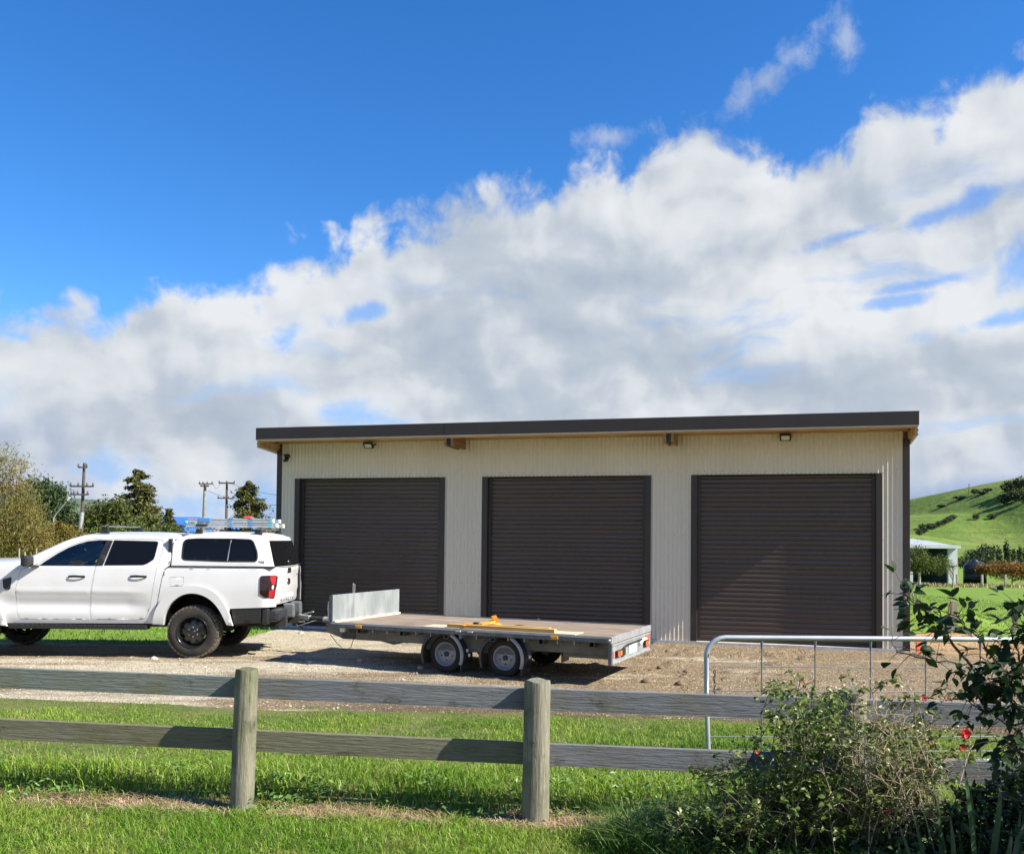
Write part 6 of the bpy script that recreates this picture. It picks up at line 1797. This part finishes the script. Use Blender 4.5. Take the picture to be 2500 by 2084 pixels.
    for i, px in enumerate((2337, 2398, 2455, 2520)):
        p_ = at_y(px, 1434, 59); z1 = at_y(px, 1402, 59).z; g = gz(p_.x, 59)
        o = MB().box(-0.06, 0.06, -0.06, 0.06, -0.1, z1 - g).build('paddock_post', m_barkp, None); o.location = (p_.x, 59, g)
        tag(o, ['pale fence post before the corner of the far shed', 'pale fence post before the dark water tank', 'pale fence post before the autumn vines', 'pale fence post at the end of the autumn vines'][i], 'fence post', 'posts along the far side of the paddock')
    broad_tree('young_tree', 'young round headed tree before the far shed, close to the cream shed corner', 'tree', (2243, 1432), 52, [(2236, 1362, 30, 26), (2262, 1372, 22, 20), (2225, 1385, 24, 16)], 60, 34, 0.16, 0.10, 0.6, m_bright, m_barkp, 0.10, group='young trees before the far shed')
    broad_tree('young_tree', 'young leaning tree before the white corner post of the far shed', 'tree', (2326, 1432), 54, [(2296, 1372, 22, 16), (2308, 1388, 26, 14), (2288, 1392, 16, 10)], 22, 20, 0.15, 0.10, 0.6, m_bright, m_barkp, 0.06, group='young trees before the far shed')
    # strip of long dry grass at the far side of the paddock
    N = 5000; x = NP.uniform(22, 52, N); y = 56.5 + NP.normal(0, 0.7, N)
    tag(blades(x, y, 0.12 + 0.22 * NP.random(N), 0.03 + 0.02 * NP.random(N), 0.3 + 0.5 * NP.random(N), M('seeding_grass', (0.34, 0.28, 0.14), (0.44, 0.38, 0.20), 0.5, 0.8, isl=0.3), 'seeding_grass'), 'strip of tall dry seeding grass at the far edge of the paddock', None, kind='stuff')
    # two old posts near the shed, a marker peg and a rag
    p_ = at_z(2326, 1548, 0.05); z1 = at_y(2326, 1467, p_.y).z
    o = MB().prism([(-0.085, 0), (0.085, 0.0), (0.08, z1 - 0.02), (0.02, z1 + 0.02), (-0.07, z1)], -0.06, 0.06, lambda u, v, w: (u, w, v)).build('old_post', m_postw, None, bevel=0.01)
    o.location = (p_.x, p_.y, 0.0); tag(o, 'upright split timber post standing in the grass beside the shed', 'post')
    p_ = at_z(2468, 1552, 0.0); b = MB().bar((0, 0, -0.1), (0.16, 0, 0.55), 0.07, 0.07).build('old_post', m_postw, None, bevel=0.006)
    b.location = p_; tag(b, 'short leaning timber stake at the paddock edge', 'post')
    w_ = shed_world(11.93, -0.05, 0)
    o = MB().box(-0.045, 0.045, -0.02, 0.02, 0.0, 0.24).build('marker_peg', M('orange_peg', (0.85, 0.16, 0.05), None, 5, 0.6), None); o.location = (w_.x, w_.y, 0.0); tag(o, 'small orange marker peg at the shed corner', 'marker')
    w_ = shed_world(12.02, -0.30, 0); b = MB()
    P = []
    for i in range(9):
        P.append([])
        for j in range(13):
            th = math.pi * i / 8; ph = 2 * math.pi * j / 12; r = 0.05 * (1 + 0.9 * (float(vnoise(3 * math.cos(ph) + i, 3 * math.sin(ph) + 5, 3, 2)) - 0.5))
            P[-1].append((r * 1.2 * math.sin(th) * math.cos(ph), r * math.sin(th) * math.sin(ph), 0.05 + r * 0.9 * math.cos(th)))
    o = b.grid(P).build('plastic_bag', M('white_plastic', (0.68, 0.70, 0.76), (0.60, 0.63, 0.74), 20, 0.4), None); o.location = (w_.x, w_.y, 0.02); tag(o, 'crumpled white plastic bag on the soil by the shed corner', 'bag')
build_left_country()
build_right_country()

# ------------------------------------------------------------------ garden plants in the foreground
def stem_tube(mb, pts, r0, r1, n=5):
    k = len(pts); mb.tube(pts, [r0 + (r1 - r0) * i / (k - 1) for i in range(k)], n, cap=False)
def curve_pts(a, c, bend, k=6):
    a, c = Vector(a), Vector(c); o = []
    for i in range(k):
        u = i / (k - 1); p = a.lerp(c, u); p += Vector(bend) * (4 * u * (1 - u)); o.append(p)
    return o

def leaf_mesh(name, L, W_, fold, curl, mat):
    """pointed oval leaf, folded along the midrib and curling down at the tip"""
    prof = [(0.0, 0.04), (0.16, 0.62), (0.38, 1.0), (0.62, 0.86), (0.84, 0.42), (1.0, 0.0)]
    vs = []; fs = []
    for u, w in prof:
        z = -curl * L * u * u
        vs += [(u * L, -w * W_ / 2, z + fold * w * W_ / 2), (u * L, 0, z), (u * L, w * W_ / 2, z + fold * w * W_ / 2)]
    for i in range(len(prof) - 1):
        k = i * 3
        fs += [(k, k + 1, k + 4, k + 3), (k + 1, k + 2, k + 5, k + 4)]
    me = bpy.data.meshes.new(name); me.from_pydata(vs, [], fs); me.polygons.foreach_set('use_smooth', [True] * len(fs)); me.materials.append(mat)
    return me
def place_leaf(me, parent, p, d, roll, s, name='leaf'):
    o = bpy.data.objects.new(name, me); link(o, parent)
    d = Vector(d).normalized(); q = d.to_track_quat('X', 'Z')
    o.rotation_euler = (q @ Matrix.Rotation(roll, 3, 'X').to_quaternion()).to_euler(); o.location = p; o.scale = (s, s, s)
    return o

def rose_bush(label, base, blobs, Y, n_stems, n_leaf, m_leaf, m_stem, twig_bias, flowers):
    t = empty('rose_bush', base); tag(t, label, 'rose bush', 'rose bushes by the rail fence')
    B = Vector(base)
    st = MB(); tw = MB(); L = []
    w = [b[2] * b[3] for b in blobs]
    for i in range(n_stems):
        bl = RNG.choices(blobs, w)[0]
        a = RNG.uniform(0, 6.28); r = math.sqrt(RNG.random())
        tgt = at_y(bl[0] + bl[2] * r * math.cos(a), bl[1] + bl[3] * r * math.sin(a), Y + RNG.gauss(0, 0.20)) - B
        st0 = Vector((RNG.gauss(0, 0.16), RNG.gauss(0, 0.12), -0.02))
        bend = Vector((RNG.gauss(0, 0.06), RNG.gauss(0, 0.06), abs(RNG.gauss(0.10, 0.08))))
        pts = curve_pts(st0, tgt, bend, 7)
        stem_tube(st, pts, 0.0045, 0.0014, 5)
        for j in range(RNG.randint(9, 13)):
            u = RNG.uniform(0.30, 1.0); k = min(5, int(u * 6)); p = pts[k].lerp(pts[k + 1], u * 6 - k)
            dr = Vector((RNG.gauss(0, 1), RNG.gauss(0, 1), RNG.gauss(0.35, 0.7))).normalized()
            ln = RNG.uniform(0.05, 0.19)
            e = p + dr * ln
            tp_ = curve_pts(p, e, (RNG.gauss(0, .012), RNG.gauss(0, .012), 0.012), 4)
            stem_tube(tw, tp_, 0.0020, 0.0008, 4)
            dry = RNG.random() < bl[4]
            if dry:
                for q in range(2):
                    e2 = e + Vector((RNG.gauss(0, 1), RNG.gauss(0, 1), RNG.gauss(0.3, 0.8))).normalized() * RNG.uniform(0.03, 0.10)
                    stem_tube(tw, [tp_[2], (tp_[2] + e2) / 2 + Vector((0, 0, .006)), e2], 0.0014, 0.0007, 3)
                continue
            for q in range(RNG.randint(5, 9)):
                uu = RNG.uniform(0.2, 1); pp = p.lerp(e, uu)
                L.append((pp + Vector((RNG.gauss(0, .010), RNG.gauss(0, .010), RNG.gauss(0, .008))), Vector((RNG.gauss(0, 1), RNG.gauss(0, 1), RNG.gauss(-0.1, 0.5))), RNG.uniform(0.6, 1.25)))
    tag(st.build('stems', m_stem, t, recalc=False), kind='stuff')
    tag(tw.build('twigs', m_stem, t, recalc=False), kind='stuff')
    RNG.shuffle(L)
    L.sort(key=lambda q: q[0].y - 0.4 * q[2])
    L = L[:n_leaf]
    me = leaf_mesh('rose_leaf', 0.034, 0.024, 0.45, 0.18, m_leaf); me2 = leaf_mesh('rose_leaf', 0.028, 0.017, 0.8, 0.35, m_leaf)
    for i, (p, d, s) in enumerate(L[:290]): place_leaf(me if i % 3 else me2, t, p, d, RNG.uniform(-1, 1), s)
    V = []; F = []
    base_v = [Vector(v.co) for v in me.vertices]; base_f = [tuple(f.vertices) for f in me.polygons]
    for p, d, s in L[290:]:
        q = d.normalized().to_track_quat('X', 'Z') @ Matrix.Rotation(RNG.uniform(-1, 1), 3, 'X').to_quaternion(); k = len(V)
        V += [tuple(p + q @ (v * s)) for v in base_v]; F += [tuple(i + k for i in f) for f in base_f]
    if F:
        o = np_mesh('foliage', V, F, m_leaf, t, smooth=True); tag(o, kind='stuff')
    for (px, py, r, mt) in flowers:
        c = at_y(px, py, Y - 0.12) - B
        f = MB()
        for ring, (n, rr, lift) in enumerate(((5, r, 0.15), (5, r * 0.75, 0.6), (3, r * 0.45, 1.0))):
            for k in range(n):
                a = 6.283 * k / n + ring * 0.6 + RNG.uniform(-.2, .2); dx = Vector((math.cos(a), -0.55, math.sin(a))); dx.y = -lift * 0.7
                side = Vector((-math.sin(a), 0, math.cos(a)))
                vs = [c, c + dx * rr * 0.6 + side * rr * 0.55, c + dx * rr * 1.0 + side * rr * 0.25, c + dx * rr * 1.02 - side * rr * 0.2, c + dx * rr * 0.6 - side * rr * 0.55]
                f.add(vs, [(0, 1, 2, 3, 4)], True)
        f.build('rose_flower', mt, t, recalc=False)
    return t

def build_roses():
    m_leafA = M('rose_leaf_green', (0.085, 0.15, 0.026), (0.16, 0.23, 0.045), 9, 0.40, col3=(0.25, 0.27, 0.06), scale3=5, lo3=0.52, hi3=0.70, trans=0.36, spec=0.5)
    m_leafB = M('rose_leaf_yellowing', (0.09, 0.14, 0.026), (0.17, 0.21, 0.042), 9, 0.40, col3=(0.34, 0.26, 0.03), scale3=6, lo3=0.56, hi3=0.70, trans=0.28, spec=0.5)
    m_stem = M('rose_stem', (0.075, 0.075, 0.035), (0.14, 0.125, 0.07), 20, 0.8)
    m_dry = M('dry_stem', (0.24, 0.195, 0.125), (0.38, 0.32, 0.22), 20, 0.85)
    red = M('red_petal', (0.62, 0.012, 0.03), (0.70, 0.05, 0.05), 30, 0.5, trans=0.2); orange = M('orange_petal', (0.62, 0.10, 0.03), (0.70, 0.18, 0.06), 30, 0.5, trans=0.2); pink = M('faded_petal', (0.62, 0.20, 0.14), (0.66, 0.30, 0.2), 30, 0.5, trans=0.2)
    Y = 5.05
    b1 = at_y(1900, 2060, Y); b1.z = gz(b1.x, b1.y)
    rose_bush('leafy rose bush arching over the fence rails with few flowers', b1,
              [(1955, 1712, 85, 60, 0.03), (1955, 1700, 70, 50, 0.03), (2055, 1705, 70, 40, 0.1), (2090, 1790, 50, 60, 0.3), (1980, 1800, 80, 30, 0.4), (1780, 1905, 100, 45, 0.4), (1960, 1930, 150, 60, 0.3), (1830, 2000, 170, 50, 0.30), (2010, 2010, 140, 50, 0.3), (1740, 1885, 50, 25, 0.4), (1660, 1985, 80, 45, 0.35), (1600, 2040, 60, 30, 0.3)],
              Y, 88, 6000, m_leafA, m_stem, 0.2, [(1848, 1834, 0.012, orange), (1960, 1665, 0.010, pink), (2150, 1984, 0.014, red), (2106, 1968, 0.012, red)])
    b2 = at_y(2150, 2050, Y - 0.1); b2.z = gz(b2.x, b2.y)
    rose_bush('twiggy dry rose bush with red flowers between fence and flax leaves', b2,
              [(2120, 1810, 80, 85, 0.85), (2180, 1770, 70, 70, 0.75), (2270, 1720, 60, 50, 0.25), (2330, 1830, 60, 45, 0.35), (2260, 1870, 90, 60, 0.4), (2130, 1940, 120, 60, 0.4), (2220, 1990, 140, 50, 0.35), (2110, 1680, 40, 50, 0.4)],
              Y - 0.1, 78, 3400, m_leafB, m_dry, 0.7, [(2358, 1790, 0.028, red), (2350, 1824, 0.022, orange), (2256, 1704, 0.013, red), (2313, 1706, 0.013, pink), (2272, 1812, 0.009, pink), (2166, 1978, 0.013, red)])

def build_apple():
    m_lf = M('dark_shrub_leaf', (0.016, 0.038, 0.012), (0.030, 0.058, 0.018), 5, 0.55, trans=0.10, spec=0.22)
    m_br = M('dark_shrub_bark', (0.05, 0.042, 0.033), (0.09, 0.075, 0.06), 15, 0.9)
    base = Vector((3.15, 3.95, 0.1))
    t = empty('apple_tree', base); tag(t, 'dark leafy apple tree branch reaching in before the gate', 'tree')
    br = MB(); spots = []
    def branch(pix, Y0, Y1, r0, r1, dens, root=None):
        pts = [at_y(x, y, Y0 + (Y1 - Y0) * i / (len(pix) - 1)) - base for i, (x, y) in enumerate(pix)]
        if root is not None: pts = [Vector(root)] + pts
        # smooth the run of points
        fine_ = []
        for i in range(len(pts) - 1):
            for k in range(4): fine_.append(pts[i].lerp(pts[i + 1], k / 4) + Vector((RNG.gauss(0, .006), RNG.gauss(0, .006), RNG.gauss(0, .006))))
        fine_.append(pts[-1])
        stem_tube(br, fine_, r0, r1, 6)
        st = 4 if root is not None else 0
        for i in range(st, len(fine_) - 1):
            for q in range(max(1, int(dens * 0.42 + RNG.random()))):
                p = fine_[i].lerp(fine_[i + 1], RNG.random())
                d = Vector((RNG.gauss(0, 1), RNG.gauss(0, 0.8), RNG.gauss(0.2, 0.9))).normalized(); ln = RNG.uniform(0.02, 0.12)
                e = p + d * ln
                stem_tube(br, [p, (p + e) / 2 + Vector((0, 0, .004)), e], 0.0022, 0.0010, 4)
                for z in range(RNG.randint(1, 3)): spots.append((e + Vector((RNG.gauss(0, .012), RNG.gauss(0, .012), RNG.gauss(0, .012))), (d + Vector((RNG.gauss(0, .5), RNG.gauss(0, .5), RNG.gauss(-0.25, .4))))))
        return fine_
    branch([(2560, 1960), (2490, 1800), (2420, 1690), (2340, 1590), (2290, 1520), (2240, 1475), (2195, 1448)], 4.15, 4.25, 0.014, 0.002, 7, (0, 0, 0.4))
    branch([(2560, 1800), (2490, 1690), (2440, 1620), (2400, 1570), (2345, 1510), (2310, 1490)], 4.1, 4.0, 0.010, 0.002, 5, (0, 0, 0.7))
    branch([(2600, 1760), (2500, 1640), (2480, 1580), (2470, 1530), (2478, 1505)], 4.1, 4.2, 0.008, 0.002, 5, (0, 0, 0.9))
    branch([(2480, 1720), (2400, 1660), (2330, 1620), (2250, 1600), (2190, 1590), (2176, 1560)], 4.1, 4.15, 0.007, 0.0015, 2)
    branch([(2560, 1880), (2480, 1780), (2400, 1730), (2330, 1690)], 4.05, 4.1, 0.007, 0.0015, 6)
    branch([(2600, 1940), (2520, 1850), (2460, 1820), (2430, 1800)], 3.95, 3.95, 0.008, 0.002, 8)
    branch([(2600, 2060), (2500, 1960), (2440, 1930)], 4.0, 4.05, 0.007, 0.002, 6)
    branch([(2560, 1620), (2520, 1560), (2500, 1500), (2485, 1470)], 4.1, 4.1, 0.006, 0.0015, 3)
    branch([(2580, 1720), (2500, 1660), (2440, 1640), (2390, 1600)], 4.0, 4.05, 0.007, 0.0015, 6)
    branch([(2580, 1840), (2500, 1730), (2450, 1690), (2410, 1650)], 4.0, 4.1, 0.007, 0.0015, 6)
    # unseen tree body, added just outside the picture to shade the corner
    P = []
    for i in range(70):
        d = Vector((RNG.gauss(0, 1), RNG.gauss(0, 1), RNG.gauss(0, 1))).normalized()
        c = Vector((0.42, -0.05, 1.02)) + Vector((d.x * 0.85, d.y * 0.95, d.z * 0.72)) * RNG.uniform(0.35, 1.0)
        stem_tube(br, curve_pts((0, 0, 0.5 + 0.5 * RNG.random()), c, (0, 0, 0.12), 5), 0.012, 0.003, 5)
        for q in range(44): P.append(c + Vector((RNG.gauss(0, .16), RNG.gauss(0, .16), RNG.gauss(0, .16))))
    stem_tube(br, [Vector((0, 0, -0.1)), Vector((0.02, 0, 0.6)), Vector((0.1, 0, 1.3)), Vector((0.3, 0, 2.0))], 0.06, 0.02, 8)
    tag(br.build('branches', m_br, t, recalc=False), kind='stuff')
    P = np.array([tuple(p) for p in P])
    # keep the body out of the picture's field
    W_ = P + np.array(base); ok = (W_[:, 0] / W_[:, 1]) > 0.61
    P = P[ok]
    o = leafcloud(P[:, 0], P[:, 1], P[:, 2], 0.035 + 0.02 * NP.random(len(P)), 0.65, 0.8, m_lf, 'crown', t); tag(o, kind='stuff')
    me = leaf_mesh('apple_leaf', 0.074, 0.046, 0.35, 0.30, m_lf); me2 = leaf_mesh('apple_leaf', 0.066, 0.038, 0.7, 0.5, m_lf); me3 = leaf_mesh('apple_leaf', 0.058, 0.038, 0.25, 0.1, m_lf)
    RNG.shuffle(spots)
    for i, (p, d) in enumerate(spots[:296]): place_leaf((me, me2, me3)[i % 3], t, p, d, RNG.uniform(-1.2, 1.2), RNG.uniform(0.65, 1.1))
    V = []; F = []
    bv = [Vector(v.co) for v in me3.vertices]; bf = [tuple(f.vertices) for f in me3.polygons]
    for p, d in spots[296:]:
        q = d.normalized().to_track_quat('X', 'Z'); k = len(V); s = RNG.uniform(0.7, 1.2)
        V += [tuple(p + q @ (v * s)) for v in bv]; F += [tuple(i + k for i in f) for f in bf]
    if F: tag(np_mesh('foliage', V, F, m_lf, t, smooth=True), kind='stuff')

def build_iris():
    m_bl = M('flax_blade', (0.030, 0.075, 0.034), (0.050, 0.105, 0.045), 6, 0.42, stretch=(8, 8, 0.6), trans=0.15)
    base = at_y(2360, 2075, 4.62); base.z = gz(base.x, base.y)
    t = empty('iris_plant', base); tag(t, 'clump of tall sword shaped green leaves at the foot of the apple tree', 'plant')
    tips = [(2352, 1850, 2390, .034), (2444, 1895, 2400, .036), (2288, 1935, 2300, .026), (2275, 1905, 2330, .022), (2490, 1975, 2440, .03), (2230, 1985, 2280, .024), (2395, 1990, 2370, .034), (2320, 1990, 2330, .03), (2195, 2010, 2260, .022), (2470, 2020, 2420, .034),
            (2415, 1945, 2410, .026), (2510, 1930, 2450, .03), (2340, 2020, 2345, .034), (2370, 1925, 2380, .022), (2262, 2010, 2290, .026), (2540, 2000, 2460, .032)]
    for i, (px, py, bx, w) in enumerate(tips):
        Y = 4.62 + RNG.gauss(0, 0.10)
        a = at_y(bx, 2095, Y) - base; a.z = -0.03; c = at_y(px, py, Y + RNG.gauss(0, 0.05)) - base
        pts = curve_pts(a, c, ((a.x - c.x) * -0.10, -0.02, 0.02), 9)
        side = Vector((0.9, RNG.gauss(0, 0.4), 0)).normalized(); P = []
        for k, p in enumerate(pts):
            u = k / 8; ww = w * (0.75 + 0.5 * u - 1.25 * u ** 3.2) ; ww = max(ww, 0.0006)
            P.append([p - side * ww / 2, p + Vector((0, 0.006 * (1 - u), 0)), p + side * ww / 2])
        MB().grid(P).build('blade', m_bl, t, recalc=False)

def build_understorey():
    # rank grass and low weeds in the shade at the foot of the roses
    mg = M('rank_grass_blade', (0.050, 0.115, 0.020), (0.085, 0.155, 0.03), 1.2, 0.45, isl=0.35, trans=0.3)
    N = 15000
    x = NP.uniform(0.7, 3.6, N); y = NP.uniform(4.5, 5.9, N)
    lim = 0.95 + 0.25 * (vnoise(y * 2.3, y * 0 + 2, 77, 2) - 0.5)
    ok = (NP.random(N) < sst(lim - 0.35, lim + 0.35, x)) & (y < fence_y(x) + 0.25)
    x, y = x[ok], y[ok]; N = len(x)
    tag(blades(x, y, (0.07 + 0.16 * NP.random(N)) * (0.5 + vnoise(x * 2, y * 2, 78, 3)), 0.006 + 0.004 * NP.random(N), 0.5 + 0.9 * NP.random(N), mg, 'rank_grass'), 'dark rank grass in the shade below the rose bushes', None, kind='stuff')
    N = 5200
    x = NP.uniform(1.0, 3.4, N); y = NP.uniform(4.5, 5.6, N)
    z = ground_z(x, y) + 0.03 + 0.24 * NP.random(N) * vnoise(x * 2.5, y * 2.5, 79, 2)
    ok = (vnoise(x * 1.6, y * 1.6, 80, 3) + 0.18 * (x - 1.2)) > 0.5
    x, y, z = x[ok], y[ok], z[ok]
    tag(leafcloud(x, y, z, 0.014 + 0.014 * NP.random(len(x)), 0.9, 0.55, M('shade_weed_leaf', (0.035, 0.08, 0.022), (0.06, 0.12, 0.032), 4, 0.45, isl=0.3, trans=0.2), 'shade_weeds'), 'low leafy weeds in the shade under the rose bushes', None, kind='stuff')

def build_corner():
    # low leafy shrub filling the shaded corner below the apple branches
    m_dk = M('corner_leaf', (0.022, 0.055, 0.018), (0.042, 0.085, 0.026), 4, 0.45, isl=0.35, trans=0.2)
    m_br = M('corner_stem', (0.05, 0.045, 0.03), None, 5, 0.9)
    base = at_y(2480, 2100, 4.75); base.z = gz(base.x, base.y)
    t = empty('leafy_shrub', base); tag(t, 'low dark green leafy shrub in the shade behind the sword shaped leaves', 'shrub')
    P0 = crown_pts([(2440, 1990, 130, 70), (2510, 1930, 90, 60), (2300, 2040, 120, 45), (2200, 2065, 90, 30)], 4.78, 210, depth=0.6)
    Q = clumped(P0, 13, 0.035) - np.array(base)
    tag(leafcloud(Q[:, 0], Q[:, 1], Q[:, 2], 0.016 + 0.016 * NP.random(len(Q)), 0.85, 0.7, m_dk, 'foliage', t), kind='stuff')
    st = MB()
    for i in range(0, len(P0), 3):
        c = Vector(P0[i]) - base
        stem_tube(st, curve_pts((c.x * 0.6, c.y * 0.5, 0.0), c, (0, 0, 0.03), 4), 0.004, 0.0012, 4)
    tag(st.build('stems', m_br, t, recalc=False), kind='stuff')
    # tall grass tussock spreading along the ground at the outer edge of the rose bush
    N = 2600
    a = NP.uniform(0, 6.283, N); r = 0.26 * np.sqrt(NP.random(N))
    c = at_y(1640, 2030, 5.2)
    x, y = c.x + r * np.cos(a) * 1.5, c.y + r * np.sin(a)
    o = blades(x, y, 0.10 + 0.20 * NP.random(N), 0.006 + 0.003 * NP.random(N), 0.5 + 0.8 * NP.random(N), M('tussock_blade', (0.06, 0.13, 0.022), (0.11, 0.19, 0.036), 2, 0.45, isl=0.35, trans=0.3), 'grass_tussock')
    tag(o, 'tall tussock of grass at the outer edge of the leafy rose bush', None, kind='stuff')

def build_stones():
    m_st = M('stone', (0.36, 0.33, 0.28), (0.50, 0.47, 0.41), 14, 0.9, bump=0.4); m_cl = M('earth_clod', (0.10, 0.07, 0.045), (0.17, 0.12, 0.075), 14, 0.95, bump=0.5)
    spots = [(376, 1608, .06, 0), (1026, 1630, .05, 0), (757, 1617, .045, 0), (735, 1545, .05, 0), (880, 1612, .05, 0), (1590, 1637, .05, 1), (1612, 1631, .06, 1), (1580, 1665, .08, 1), (1676, 1640, .05, 1), (1555, 1640, .05, 1), (1660, 1670, .07, 1), (1760, 1685, .05, 1), (1630, 1590, .04, 1), (1450, 1690, .04, 0), (1150, 1690, .04, 0), (520, 1660, .04, 0), (2060, 1650, .05, 1)]
    for i, (px, py, r, k) in enumerate(spots):
        p = at_z(px, py, 0.01); P = []
        for a in range(7):
            P.append([])
            for b_ in range(11):
                th = math.pi * a / 6; ph = 2 * math.pi * (b_ % 10) / 10
                rr = r * (0.75 + 0.6 * float(vnoise(2 * math.sin(th) * math.cos(ph) + i * 3.1, 2 * math.sin(th) * math.sin(ph) + a * 0.9, 13, 2)))
                P[-1].append((rr * math.sin(th) * math.cos(ph), rr * 0.8 * math.sin(th) * math.sin(ph), rr * 0.6 * math.cos(th)))
        o = MB().grid(P).build('earth_clod' if k else 'stone', m_cl if k else m_st, None); o.location = (p.x, p.y, gz(p.x, p.y) + 0.012)
        p_ = STONE_AT[i]
        if k: tag(o, 'dark clod of earth on the brown yard, ' + p_, 'clod', 'earth clods on the yard')
        else: tag(o, 'fist sized pale stone on the gravel yard, ' + p_, 'stone', 'stones on the gravel yard')
STONE_AT = ['below the ute running board', 'close to the leading trailer wheel', 'in the left part of the trailer shadow', 'under the trailer coupling', 'in the middle of the trailer shadow',
            'left of a pair beside the trailer tail', 'right of a pair beside the trailer tail', 'just above the top rail past the trailer', 'nearest the gate hinge pipe', 'closest to the trailer shadow tip', 'below the clod at the gate pipe',
            'seen inside the first gate panel', 'near the shed pier by the trailer tail', 'right of the second fence post top', 'left of the second fence post top', 'right of the ute rear wheel', 'behind the leafy rose bush top']
build_roses()
build_apple()
build_iris()
build_understorey()
build_corner()
build_stones()
build_grass()
